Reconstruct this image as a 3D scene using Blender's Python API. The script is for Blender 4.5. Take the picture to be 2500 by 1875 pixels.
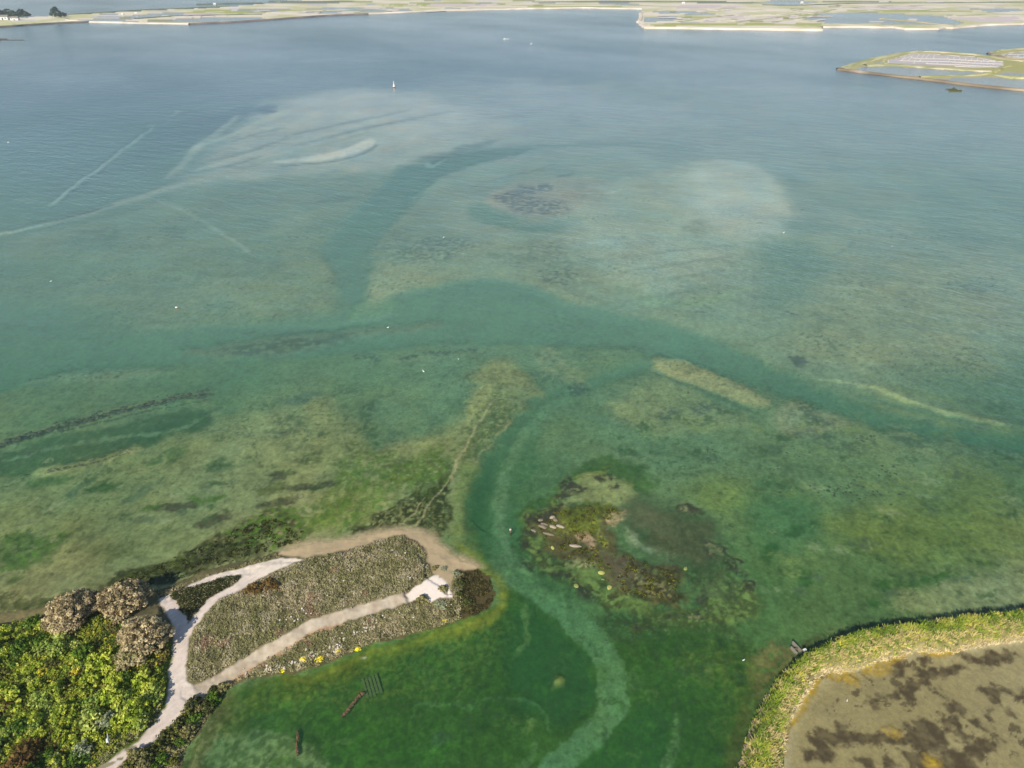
import bpy, math, random
import numpy as np
from mathutils import Vector

random.seed(7)
RNG = np.random.default_rng(7)
for o in list(bpy.data.objects):
    bpy.data.objects.remove(o, do_unlink=True)
S = bpy.context.scene
COL = S.collection

# ------------------------------------------------------------------ camera, sky, sun, exposure
CAM_H = 90.0
PITCH = math.radians(32.14)
FPX = 1667.0                       # focal length in pixels of the 2500 px wide photograph
cam = bpy.data.cameras.new('camera')
cam.sensor_width = 36.0
cam.lens = FPX / 2500.0 * 36.0
cam.clip_start = 0.5
cam.clip_end = 80000.0
camo = bpy.data.objects.new('camera', cam)
COL.objects.link(camo)
camo.location = (0, 0, CAM_H)
camo.rotation_euler = (math.pi / 2 - PITCH, 0, 0)
S.camera = camo

SUN_EL = math.radians(36.0)
SUN_AZ = math.radians(207.0)       # clockwise from +Y: the sun stands behind the camera, to its left
W = bpy.data.worlds.new('World')
S.world = W
W.use_nodes = True
nt = W.node_tree
nt.nodes.clear()
sky = nt.nodes.new('ShaderNodeTexSky')
sky.sky_type = 'NISHITA'
sky.sun_disc = False
sky.sun_elevation = SUN_EL
sky.sun_rotation = SUN_AZ
sky.altitude = 50
sky.air_density = 1.0
sky.dust_density = 0.35
sky.ozone_density = 2.5
bg = nt.nodes.new('ShaderNodeBackground')
bg.inputs['Strength'].default_value = 0.115
wo = nt.nodes.new('ShaderNodeOutputWorld')
nt.links.new(sky.outputs[0], bg.inputs['Color'])
nt.links.new(bg.outputs[0], wo.inputs['Surface'])

sun = bpy.data.lights.new('sun', 'SUN')
sun.energy = 4.9
sun.angle = math.radians(0.6)
sun.color = (1.0, 0.93, 0.82)
suno = bpy.data.objects.new('sun', sun)
COL.objects.link(suno)
sd = Vector((math.sin(SUN_AZ) * math.cos(SUN_EL), math.cos(SUN_AZ) * math.cos(SUN_EL), math.sin(SUN_EL)))
suno.rotation_euler = (-sd).to_track_quat('-Z', 'Y').to_euler()
suno.location = (-80, -120, 160)

S.view_settings.view_transform = 'Standard'
S.view_settings.look = 'None'
S.view_settings.gamma = 1.0
S.view_settings.exposure = 0.12
S.view_settings.use_curve_mapping = False
S.cycles.max_bounces = 4
S.cycles.diffuse_bounces = 2
S.cycles.glossy_bounces = 2
S.cycles.transparent_max_bounces = 12

# ------------------------------------------------------------------ helpers
CP, SP = math.cos(PITCH), math.sin(PITCH)


def ground(u, v, z=0.0):
    """survey point of the photograph -> world position at height z"""
    a = (u - 1250.0) / FPX
    b = (937.5 - v) / FPX
    dy = CP + b * SP
    dz = -SP + b * CP
    t = (z - CAM_H) / dz
    return (a * t, dy * t)


def gpts(pts, z=0.0):
    return np.array([ground(u, v, z) for u, v in pts])


def mscale(u, v):
    """(pixels per metre across, pixels per metre along) on the ground at a survey point"""
    x0, y0 = ground(u, v)
    x1, y1 = ground(u + 1, v)
    x2, y2 = ground(u, v - 1)
    return 1.0 / max(1e-6, abs(x1 - x0)), 1.0 / max(1e-6, abs(y2 - y0))


def lin(c):
    c = np.asarray(c, float) / 255.0
    return np.where(c <= 0.04045, c / 12.92, ((c + 0.055) / 1.055) ** 2.4)


def smooth(a, b, x):
    t = np.clip((x - a) / (b - a), 0, 1)
    return t * t * (3 - 2 * t)


def _hash(ix, iy, seed):
    h = (ix.astype(np.int64) * 374761393 + iy.astype(np.int64) * 668265263 + seed * 974634777) & 0xFFFFFFFF
    h = ((h ^ (h >> 13)) * 1274126177) & 0xFFFFFFFF
    h = (h ^ (h >> 16)) & 0xFFFFFFFF
    return h


def gnoise(x, y, seed=0):
    """gradient noise, about -1..1"""
    ix = np.floor(x); iy = np.floor(y)
    fx = x - ix; fy = y - iy
    ix = ix.astype(np.int64); iy = iy.astype(np.int64)
    ux = fx * fx * fx * (fx * (fx * 6 - 15) + 10)
    uy = fy * fy * fy * (fy * (fy * 6 - 15) + 10)

    def g(dx, dy):
        a = _hash(ix + dx, iy + dy, seed) * (2 * math.pi / 4294967296.0)
        return np.cos(a) * (fx - dx) + np.sin(a) * (fy - dy)
    n0 = g(0, 0) * (1 - ux) + g(1, 0) * ux
    n1 = g(0, 1) * (1 - ux) + g(1, 1) * ux
    return 1.5 * (n0 * (1 - uy) + n1 * uy)


def fbm(x, y, lam, octv=4, seed=0, cell=None, gain=0.55, rot=0.0, ax=1.0, ay=1.0):
    if rot or ax != 1 or ay != 1:
        c, s = math.cos(rot), math.sin(rot)
        x, y = (c * x + s * y) / ax, (-s * x + c * y) / ay
    r = np.zeros_like(x)
    a = 1.0
    for k in range(octv):
        w = a
        if cell is not None:
            w = a * np.clip(lam / cell - 1.2, 0, 1)
        r += w * gnoise(x / lam + 17.3 * k, y / lam - 9.1 * k, seed + k * 31)
        a *= gain
        lam *= 0.5
    return r


def seg_dist(X, Y, A, B):
    d = B - A
    L2 = max(1e-9, d @ d)
    t = np.clip(((X - A[0]) * d[0] + (Y - A[1]) * d[1]) / L2, 0, 1)
    return np.hypot(X - A[0] - t * d[0], Y - A[1] - t * d[1]), t


def sd_poly(P, X, Y):
    """signed distance to a closed polygon, positive inside"""
    dist = np.full(X.shape, 1e9)
    ins = np.zeros(X.shape, bool)
    n = len(P)
    for i in range(n):
        A, B = P[i], P[(i + 1) % n]
        d, _ = seg_dist(X, Y, A, B)
        dist = np.minimum(dist, d)
        c = (A[1] > Y) != (B[1] > Y)
        with np.errstate(divide='ignore', invalid='ignore'):
            xi = (B[0] - A[0]) * (Y - A[1]) / (B[1] - A[1]) + A[0]
        ins ^= c & (X < xi)
    return np.where(ins, dist, -dist)


def catmull(P, n=6, closed=False):
    P = np.asarray(P, float)
    out = []
    m = len(P)
    rng = range(m if closed else m - 1)
    for i in rng:
        p1, p2 = P[i], P[(i + 1) % m]
        p0 = P[i - 1] if (closed or i > 0) else 2 * p1 - p2
        p3 = P[(i + 2) % m] if (closed or i + 2 < m) else 2 * p2 - p1
        for k in range(n):
            t = k / n
            out.append(0.5 * ((2 * p1) + (-p0 + p2) * t + (2 * p0 - 5 * p1 + 4 * p2 - p3) * t * t + (-p0 + 3 * p1 - 3 * p2 + p3) * t ** 3))
    if not closed:
        out.append(P[-1])
    return np.array(out)


def tag(o, label=None, cat=None, group=None, kind=None):
    if label: o['label'] = label
    if cat: o['category'] = cat
    if group: o['group'] = group
    if kind: o['kind'] = kind
    return o


def mesh_from(name, V, F, mat=None, colors=None, smooth_sh=False, attrs=None):
    """V (n,3); F (m,k) with k = 3 or 4; colors (n,3) linear per vertex"""
    me = bpy.data.meshes.new(name)
    V = np.ascontiguousarray(V, np.float32); F = np.ascontiguousarray(F, np.int32)
    me.vertices.add(len(V)); me.vertices.foreach_set('co', V.ravel())
    m, k = F.shape
    me.loops.add(m * k); me.loops.foreach_set('vertex_index', F.ravel())
    me.polygons.add(m)
    me.polygons.foreach_set('loop_start', np.arange(0, m * k, k, dtype=np.int32))
    me.polygons.foreach_set('loop_total', np.full(m, k, np.int32))
    me.polygons.foreach_set('use_smooth', np.full(m, smooth_sh, bool))
    if colors is not None:
        at = me.color_attributes.new('Col', 'FLOAT_COLOR', 'POINT')
        c4 = np.ones((len(V), 4), np.float32); c4[:, :colors.shape[1]] = colors
        at.data.foreach_set('color', c4.ravel())
    for nm, arr in (attrs or {}).items():
        at = me.color_attributes.new(nm, 'FLOAT_COLOR', 'POINT')
        c4 = np.ones((len(V), 4), np.float32); c4[:, :arr.shape[1]] = arr
        at.data.foreach_set('color', c4.ravel())
    me.update(calc_edges=True)
    if mat: me.materials.append(mat)
    return me


def link(name, me, parent=None, loc=None):
    o = bpy.data.objects.new(name, me)
    COL.objects.link(o)
    if parent: o.parent = parent
    if loc is not None: o.location = loc
    return o


def empty(name, loc=(0, 0, 0)):
    o = bpy.data.objects.new(name, None)
    o.location = loc
    COL.objects.link(o)
    return o


# ------------------------------------------------------------------ materials
def new_mat(name):
    m = bpy.data.materials.new(name)
    m.use_nodes = True
    n = m.node_tree.nodes
    n.clear()
    return m, n, m.node_tree.links


def mat_vcol(name, rough=0.9, noise_scale=3.0, noise_amt=0.25, bump=0.0, bump_scale=6.0, spec=0.2, transl=0.0):
    m, n, l = new_mat(name)
    out = n.new('ShaderNodeOutputMaterial')
    b = n.new('ShaderNodeBsdfPrincipled')
    b.inputs['Roughness'].default_value = rough
    b.inputs['Specular IOR Level'].default_value = spec
    a = n.new('ShaderNodeVertexColor'); a.layer_name = 'Col'
    g = n.new('ShaderNodeNewGeometry')
    nz = n.new('ShaderNodeTexNoise')
    nz.inputs['Scale'].default_value = noise_scale
    nz.inputs['Detail'].default_value = 5
    nz.inputs['Roughness'].default_value = 0.65
    l.new(g.outputs['Position'], nz.inputs['Vector'])
    mr = n.new('ShaderNodeMapRange')
    mr.inputs['From Min'].default_value = 0.25; mr.inputs['From Max'].default_value = 0.75
    mr.inputs['To Min'].default_value = 1 - noise_amt; mr.inputs['To Max'].default_value = 1 + noise_amt
    l.new(nz.outputs['Fac'], mr.inputs['Value'])
    vm = n.new('ShaderNodeVectorMath'); vm.operation = 'SCALE'
    l.new(a.outputs['Color'], vm.inputs[0]); l.new(mr.outputs[0], vm.inputs['Scale'])
    l.new(vm.outputs[0], b.inputs['Base Color'])
    if bump:
        nb = n.new('ShaderNodeTexNoise'); nb.inputs['Scale'].default_value = bump_scale; nb.inputs['Detail'].default_value = 4
        l.new(g.outputs['Position'], nb.inputs['Vector'])
        bp = n.new('ShaderNodeBump'); bp.inputs['Strength'].default_value = 1.0; bp.inputs['Distance'].default_value = bump
        l.new(nb.outputs['Fac'], bp.inputs['Height']); l.new(bp.outputs[0], b.inputs['Normal'])
    if transl:
        t = n.new('ShaderNodeBsdfTranslucent'); l.new(vm.outputs[0], t.inputs['Color'])
        mx = n.new('ShaderNodeMixShader'); mx.inputs[0].default_value = transl
        l.new(b.outputs[0], mx.inputs[1]); l.new(t.outputs[0], mx.inputs[2]); l.new(mx.outputs[0], out.inputs['Surface'])
    else:
        l.new(b.outputs[0], out.inputs['Surface'])
    return m


def mat_plain(name, rgb, rough=0.7, noise_scale=8.0, noise_amt=0.2, spec=0.3):
    m, n, l = new_mat(name)
    out = n.new('ShaderNodeOutputMaterial')
    b = n.new('ShaderNodeBsdfPrincipled')
    b.inputs['Roughness'].default_value = rough
    b.inputs['Specular IOR Level'].default_value = spec
    tc = n.new('ShaderNodeTexCoord')
    nz = n.new('ShaderNodeTexNoise'); nz.inputs['Scale'].default_value = noise_scale; nz.inputs['Detail'].default_value = 4
    l.new(tc.outputs['Object'], nz.inputs['Vector'])
    rp = n.new('ShaderNodeMix'); rp.data_type = 'RGBA'
    c = lin(rgb)
    rp.inputs[6].default_value = (*np.clip(c * (1 - noise_amt), 0, 1), 1)
    rp.inputs[7].default_value = (*np.clip(c * (1 + noise_amt), 0, 1), 1)
    l.new(nz.outputs['Fac'], rp.inputs[0]); l.new(rp.outputs[2], b.inputs['Base Color'])
    l.new(b.outputs[0], out.inputs['Surface'])
    return m


def mat_water(name, bump_d=0.05, lam=0.9, rough=0.12):
    """wind-rippled water: what the bed shows through, what the water itself scatters, and the sky mirrored on top.
    'Clear' (rgb transmission, a = share scattered) and 'Scat' (scatter colour) follow the real depth and load of the water."""
    m, n, l = new_mat(name)
    out = n.new('ShaderNodeOutputMaterial')
    cl = n.new('ShaderNodeVertexColor'); cl.layer_name = 'Clear'
    sc = n.new('ShaderNodeVertexColor'); sc.layer_name = 'Scat'
    g = n.new('ShaderNodeNewGeometry')
    # ripples: long crested small waves, crests running from far left to near right
    mp = n.new('ShaderNodeMapping'); mp.vector_type = 'TEXTURE'
    mp.inputs['Rotation'].default_value = (0, 0, math.radians(-42))
    mp.inputs['Scale'].default_value = (lam * 3.2, lam, 1)
    l.new(g.outputs['Position'], mp.inputs['Vector'])
    n1 = n.new('ShaderNodeTexNoise'); n1.inputs['Scale'].default_value = 1.0; n1.inputs['Detail'].default_value = 3; n1.inputs['Roughness'].default_value = 0.6
    l.new(mp.outputs[0], n1.inputs['Vector'])
    mp2 = n.new('ShaderNodeMapping'); mp2.vector_type = 'TEXTURE'
    mp2.inputs['Rotation'].default_value = (0, 0, math.radians(-20))
    mp2.inputs['Scale'].default_value = (lam * 9, lam * 3.5, 1)
    l.new(g.outputs['Position'], mp2.inputs['Vector'])
    n2 = n.new('ShaderNodeTexNoise'); n2.inputs['Scale'].default_value = 1.0; n2.inputs['Detail'].default_value = 2
    l.new(mp2.outputs[0], n2.inputs['Vector'])
    # gusts: broad patches of rougher and smoother water
    mp3 = n.new('ShaderNodeMapping'); mp3.vector_type = 'TEXTURE'
    mp3.inputs['Scale'].default_value = (150, 260, 1); mp3.inputs['Rotation'].default_value = (0, 0, math.radians(35))
    l.new(g.outputs['Position'], mp3.inputs['Vector'])
    n3 = n.new('ShaderNodeTexNoise'); n3.inputs['Scale'].default_value = 1.0; n3.inputs['Detail'].default_value = 4
    l.new(mp3.outputs[0], n3.inputs['Vector'])
    gust = n.new('ShaderNodeMapRange'); gust.inputs['From Min'].default_value = 0.3; gust.inputs['From Max'].default_value = 0.7
    gust.inputs['To Min'].default_value = 0.62; gust.inputs['To Max'].default_value = 1.12
    l.new(n3.outputs['Fac'], gust.inputs['Value'])
    ad = n.new('ShaderNodeMath'); ad.operation = 'MULTIPLY_ADD'; ad.inputs[1].default_value = 1.3
    l.new(n2.outputs['Fac'], ad.inputs[0]); l.new(n1.outputs['Fac'], ad.inputs[2])
    bp = n.new('ShaderNodeBump'); bp.inputs['Distance'].default_value = bump_d * 3.2
    st = n.new('ShaderNodeMath'); st.operation = 'MULTIPLY'; st.inputs[1].default_value = 0.6; st.use_clamp = True
    l.new(gust.outputs[0], st.inputs[0])
    l.new(st.outputs[0], bp.inputs['Strength'])
    l.new(ad.outputs[0], bp.inputs['Height'])
    dt = n.new('ShaderNodeVectorMath'); dt.operation = 'DOT_PRODUCT'
    l.new(bp.outputs[0], dt.inputs[0]); l.new(g.outputs['Incoming'], dt.inputs[1])
    ab = n.new('ShaderNodeMath'); ab.operation = 'ABSOLUTE'; l.new(dt.outputs['Value'], ab.inputs[0])
    om = n.new('ShaderNodeMath'); om.operation = 'SUBTRACT'; om.inputs[0].default_value = 1.0; om.use_clamp = True
    l.new(ab.outputs[0], om.inputs[1])
    pw = n.new('ShaderNodeMath'); pw.operation = 'POWER'; pw.inputs[1].default_value = 4.3; l.new(om.outputs[0], pw.inputs[0])
    fr = n.new('ShaderNodeMath'); fr.operation = 'MULTIPLY_ADD'; fr.inputs[1].default_value = 1.08; fr.inputs[2].default_value = 0.02
    gp = n.new('ShaderNodeMath'); gp.operation = 'MULTIPLY'
    l.new(pw.outputs[0], gp.inputs[0]); l.new(gust.outputs[0], gp.inputs[1])
    l.new(gp.outputs[0], fr.inputs[0])
    gl = n.new('ShaderNodeBsdfGlossy'); gl.inputs['Roughness'].default_value = rough
    l.new(bp.outputs[0], gl.inputs['Normal'])
    tr = n.new('ShaderNodeBsdfTransparent'); l.new(cl.outputs['Color'], tr.inputs['Color'])
    df = n.new('ShaderNodeBsdfDiffuse'); l.new(sc.outputs['Color'], df.inputs['Color'])
    mb = n.new('ShaderNodeMixShader'); l.new(cl.outputs['Alpha'], mb.inputs[0])
    l.new(tr.outputs[0], mb.inputs[1]); l.new(df.outputs[0], mb.inputs[2])
    mf = n.new('ShaderNodeMixShader'); l.new(fr.outputs[0], mf.inputs[0])
    l.new(mb.outputs[0], mf.inputs[1]); l.new(gl.outputs[0], mf.inputs[2])
    l.new(mf.outputs[0], out.inputs['Surface'])
    return m


M_BED = mat_vcol('bed_mud_and_sand', 0.95, 1.7, 0.30, 0.03, 4.0, 0.1)
M_SOIL = mat_vcol('scrub_soil', 0.95, 2.5, 0.3, 0.05, 4.0, 0.1)
M_SAND = mat_vcol('pale_sand', 0.9, 1.6, 0.07, 0.015, 8.0, 0.2)
M_WATER = mat_water('lagoon_water', 0.12, 1.45, 0.11)
M_POND = mat_water('pond_water', 0.02, 0.5, 0.08)
M_LEAF = mat_vcol('foliage', 0.75, 1.5, 0.25, spec=0.15, transl=0.32)
M_BARK = mat_plain('bark', (96, 80, 62), 0.9)

# ------------------------------------------------------------------ outlines surveyed from the photograph
PENINSULA = [(-900, 1560), (-300, 1500), (0, 1494), (60, 1488), (125, 1476), (190, 1455), (260, 1440), (330, 1442), (362, 1434), (383, 1440), (427, 1427), (506, 1391),
             (600, 1368), (650, 1354), (688, 1346), (757, 1329), (838, 1320), (920, 1303), (960, 1295), (1001, 1295), (1042, 1305),
             (1066, 1328), (1103, 1358), (1143, 1373), (1168, 1390), (1196, 1413), (1208, 1450), (1188, 1488), (1147, 1507),
             (1082, 1529), (1001, 1552), (920, 1570), (879, 1586), (797, 1622), (716, 1643), (635, 1654), (553, 1680),
             (533, 1702), (505, 1763), (464, 1816), (444, 1861), (425, 1960), (400, 2100), (-900, 2100)]
PATH = [(205, 1895), (237, 1875), (289, 1839), (340, 1799), (376, 1760), (405, 1716), (410, 1673), (414, 1629), (421, 1593), (421, 1543), (409, 1499),
        (392, 1470), (383, 1452), (405, 1440), (427, 1431), (506, 1395), (600, 1372), (650, 1357), (688, 1349), (740, 1358),
        (688, 1381), (631, 1409), (594, 1434), (533, 1462), (505, 1491), (495, 1506), (474, 1528), (461, 1561), (454, 1593),
        (452, 1658), (467, 1666), (481, 1687), (477, 1705), (430, 1756), (391, 1789), (344, 1821), (300, 1857), (279, 1875), (240, 1905), (120, 2000), (60, 2000)]
PATH_HOLE = [(409, 1440), (445, 1423), (474, 1420), (499, 1414), (532, 1403), (582, 1394), (590, 1402), (571, 1420), (503, 1459),
             (485, 1488), (459, 1517), (457, 1501), (445, 1492), (430, 1463)]
GRAVEL = [(462, 1680), (480, 1676), (520, 1655), (594, 1612), (650, 1582), (708, 1556), (757, 1527), (818, 1509), (870, 1492), (920, 1478), (998, 1454)]
CLEARING = [(991, 1450), (1017, 1430), (1058, 1401), (1070, 1400), (1088, 1417), (1100, 1436), (1107, 1454), (1074, 1458), (1050, 1468), (1017, 1464), (1001, 1466)]
BEACH_IN = [(680, 1350), (741, 1360), (798, 1352), (838, 1342), (879, 1332), (920, 1320), (952, 1306), (985, 1303), (1017, 1320), (1038, 1340), (1042, 1365),
            (1052, 1382), (1056, 1402), (1088, 1422), (1104, 1440), (1106, 1410), (1118, 1388), (1160, 1388), (1200, 1380), (1140, 1340), (1080, 1290), (960, 1270), (700, 1310)]
BANK_OUT = [(2700, 1480), (2500, 1497), (2360, 1512), (2225, 1529), (2123, 1542), (2055, 1558), (2004, 1580), (1960, 1603), (1920, 1634), (1886, 1675),
            (1862, 1715), (1838, 1766), (1818, 1820), (1804, 1875), (1790, 1940), (1770, 2100)]
BANK_IN = [(1890, 2100), (1908, 1940), (1910, 1875), (1917, 1807), (1924, 1770), (1950, 1722), (1984, 1671), (2008, 1645), (2060, 1638), (2105, 1630), (2150, 1612),
           (2208, 1600), (2235, 1590), (2299, 1595), (2394, 1577), (2500, 1562), (2700, 1540)]
BANK = BANK_OUT + BANK_IN
POND = BANK_OUT[::1] + [(1770, 2300), (3400, 2300), (3400, 1400)]
MARSH_FAR = [(0, 64), (113, 57), (226, 53), (339, 56), (463, 58), (565, 54), (700, 45), (802, 38), (898, 34), (1045, 27), (1250, 22), (1420, 19), (1568, 22),
             (1562, 54), (1576, 68), (2007, 74), (2008, 66), (2182, 67), (2210, 71), (2287, 71), (2324, 68), (2408, 61), (2500, 58), (2900, 50), (3300, 20), (2900, -60),
             (2000, -70), (1100, -40), (830, -8), (700, 2), (640, 9), (560, 16), (452, 21), (283, 29), (170, 35), (73, 41), (0, 42), (-700, 20), (-700, 90)]
PAN_ISLE = [(2048, 170), (2098, 154), (2165, 137), (2239, 126), (2324, 129), (2403, 136), (2430, 140), (2470, 147), (2500, 150), (2900, 160), (2900, 262), (2500, 221), (2380, 209), (2267, 195), (2154, 182)]
PAN_ISLE2 = [(2417, 131), (2442, 124), (2500, 119), (2800, 110), (2800, 152), (2500, 147), (2460, 142)]
MUD_STRIP = [(-60, 96), (0, 95), (60, 95), (88, 97), (40, 99), (0, 101), (-60, 104)]
ISLET_FAR = [(2303, 216), (2330, 215), (2356, 222), (2345, 226), (2328, 227), (2315, 222)]

# ------------------------------------------------------------------ the ground: one fan of rows and columns, denser where it is nearer
STEP = 3.0
vs = np.arange(2090.0, -88.0, -STEP)
rows_y = [ground(1250, v)[1] for v in vs]
rows_y = np.array([-160.0, -60.0, 0.0, 24.0] + rows_y + [6000.0, 9000.0, 14000.0])
tt = (np.arange(-190.0, 2692.0, STEP) - 1250.0) / FPX
tt = np.concatenate([[-1.25, -1.15, -1.08, -1.0, -0.93], tt, [0.93, 1.0, 1.08, 1.15, 1.25]])
NR, NC = len(rows_y), len(tt)
depthv = np.maximum(rows_y * CP + CAM_H * SP, 78.0)
GX = (depthv[:, None] * tt[None, :])
GY = np.repeat(rows_y[:, None], NC, 1)
cell_y = np.abs(np.gradient(rows_y))[:, None]
CELL = np.maximum(np.repeat(cell_y, NC, 1) * 0.55, np.abs(np.gradient(GX, axis=1)))

X, Y = GX.ravel(), GY.ravel()
CELLF = CELL.ravel()
N = len(X)

# base: sand flats with depth and bottom colour interpolated between soundings (u, v, depth, bottom colour)
SOUND = [
    (0, 20, 3.2, (120, 130, 120)), (1250, 60, 3.2, (125, 135, 125)), (2400, 90, 2.8, (125, 135, 125)), (0, 160, 3.0, (110, 130, 120)),
    (600, 120, 3.2, (110, 130, 125)), (1250, 150, 3.0, (120, 135, 125)), (1900, 150, 1.9, (156, 158, 150)), (0, 300, 2.6, (110, 130, 120)),
    (200, 380, 2.6, (100, 125, 110)), (1300, 240, 0.9, (178, 176, 164)), (1800, 250, 1.0, (172, 172, 160)), (2200, 300, 1.2, (162, 164, 152)), (2500, 330, 1.4, (154, 158, 146)),
    (1350, 330, 0.9, (172, 172, 158)), (1900, 370, 1.1, (162, 164, 148)), (2450, 500, 1.5, (138, 146, 126)), (2100, 520, 1.0, (156, 158, 138)),
    (0, 480, 2.2, (105, 128, 108)), (60, 640, 1.2, (132, 142, 116)), (350, 700, 1.1, (132, 142, 112)), (100, 800, 1.8, (95, 125, 92)),
    (1250, 560, 0.8, (158, 160, 136)), (2000, 660, 0.9, (156, 158, 130)), (2400, 720, 0.9, (156, 156, 124)), (2480, 950, 1.6, (110, 132, 95)),
    (1700, 720, 0.9, (150, 158, 128)), (2050, 850, 0.9, (148, 154, 118)),
    (100, 980, 1.3, (116, 136, 92)), (500, 920, 1.5, (100, 130, 90)), (800, 900, 1.3, (108, 134, 92)), (1100, 880, 1.1, (116, 138, 98)),
    (1400, 900, 1.2, (112, 135, 94)), (1750, 960, 1.0, (120, 138, 96)), (2200, 1100, 0.9, (126, 140, 98)), (2480, 1200, 1.0, (108, 130, 80)),
    (300, 1120, 0.8, (134, 142, 92)), (650, 1110, 0.6, (144, 148, 98)), (120, 1240, 0.6, (134, 140, 86)), (450, 1250, 0.5, (138, 142, 90)),
    (850, 1150, 0.5, (142, 146, 92)), (700, 1290, 0.35, (142, 140, 92)), (150, 1400, 0.3, (140, 138, 88)),
    (1650, 1120, 0.9, (122, 142, 98)), (1900, 1250, 0.8, (114, 136, 86)), (2300, 1300, 0.7, (112, 128, 66)), (2450, 1440, 0.4, (142, 146, 98)),
    (2050, 1420, 0.7, (104, 124, 70)), (1750, 1450, 0.9, (92, 120, 66)), (1250, 1350, 1.4, (92, 120, 74)),
    (900, 1750, 1.3, (66, 100, 36)), (1500, 1800, 1.4, (70, 105, 42)), (700, 1850, 0.9, (104, 130, 76)), (1150, 1600, 1.3, (66, 102, 42)), (1750, 1800, 1.0, (84, 110, 44)),
]
sp = np.array([[*ground(a, b)] for a, b, _, _ in SOUND])
sq = np.stack([sp[:, 0] / (sp[:, 1] + 60), np.log(sp[:, 1] + 60) * 0.9], 1)
sv = np.array([[d, *lin(c)] for _, _, d, c in SOUND])
qy = np.maximum(Y, 20.0)
wob = 0.05 * fbm(X, Y, 60, 3, 5, CELLF)
q0 = X / (qy + 60) + wob
q1 = np.log(qy + 60) * 0.9 + wob
acc = np.zeros((N, 4)); ws = np.zeros(N)
for i in range(len(SOUND)):
    d2 = (q0 - sq[i, 0]) ** 2 + (q1 - sq[i, 1]) ** 2 + 0.0015
    w = 1.0 / d2 ** 1.7
    acc += w[:, None] * sv[i]; ws += w
acc /= ws[:, None]
D = acc[:, 0].copy()
C = acc[:, 1:].copy()
_w = smooth(85, 190, Y)[:, None]
_w2 = smooth(230, 620, Y)[:, None]
SC = lin((54, 100, 58)) * (1 - _w) + lin((120, 158, 132)) * _w     # what the water itself scatters: greener in the back bay, paler outside
SC = SC * (1 - _w2) + lin((64, 94, 112)) * _w2
LOAD = np.zeros(N)                            # suspended mud

FEATURES = 0
_n1 = smooth(330, 150, Y); _n2 = smooth(120, 240, Y); _n3 = smooth(280, 500, Y)
TRUEX, TRUEY = X, Y
WX = X + 0.55 * _n1 * fbm(X, Y, 4.5, 3, 901, CELLF) + 0.8 * _n2 * fbm(X, Y, 18, 3, 902, CELLF) + 1.6 * _n3 * fbm(X, Y, 60, 4, 903, CELLF)
WY = Y + 0.55 * _n1 * fbm(X, Y, 4.5, 3, 904, CELLF) + 1.0 * _n2 * fbm(X, Y, 18, 3, 905, CELLF) + 2.5 * _n3 * fbm(X, Y, 60, 4, 906, CELLF)
TEX = np.clip(0.96 + 0.34 * smooth(300, 160, Y) * fbm(X, Y, 1.9, 4, 907, CELLF, 0.7) + 0.16 * fbm(X, Y, 14, 3, 908, CELLF), 0.35, 1.0)


def _sub(P, pad):
    lo, hi = P.min(0) - pad, P.max(0) + pad
    return np.nonzero((WX > lo[0]) & (WX < hi[0]) & (WY > lo[1]) & (WY < hi[1]))[0]


def _apply(idx, m, col, dep, a, da, load=None, tex=True):
    if col is not None:
        k = (m * a * (TEX[idx] if tex else 1.0))[:, None]
        C[idx] = C[idx] * (1 - k) + lin(col) * k
    if dep is not None:
        k = m * da
        D[idx] = D[idx] * (1 - k) + dep * k
    if load is not None:
        LOAD[idx] = np.maximum(LOAD[idx], m * load)


def px2m(pts):
    u = sum(p[0] for p in pts) / len(pts); v = sum(p[1] for p in pts) / len(pts)
    h, k = mscale(u, v)
    return 1.0 / math.sqrt(h * k)


def area(pts, col=None, dep=None, soft=8, rag=6, a=1.0, da=1.0, lam=None, speck=None, load=None, curve=True, rot=0.0, ax=1.0, tex=True):
    """patch of the bottom: soft, ragged outline (soft, rag in survey pixels); speck=(wavelength m, threshold, width): broken up into clumps"""
    global FEATURES
    FEATURES += 1
    s = px2m(pts)
    P = gpts(pts)
    if curve: P = catmull(P, 4, True)
    softm, ragm = soft * s * 1.3, rag * s * 1.5
    idx = _sub(P, softm + ragm * 1.5)
    if len(idx) == 0: return
    x, y = WX[idx], WY[idx]
    d = sd_poly(P, x, y)
    if ragm > 0:
        lm = lam or ragm * 3.6
        d = d + ragm * fbm(x, y, lm, 6, FEATURES * 7, CELLF[idx], 0.62)
    m = smooth(-softm, softm, d)
    if speck:
        nz = fbm(x, y, speck[0], 5, FEATURES * 13 + 3, CELLF[idx], 0.68, rot, ax)
        m = m * smooth(speck[1] - speck[2], speck[1] + speck[2], nz)
    _apply(idx, m, col, dep, a, da, load, tex)


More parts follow.
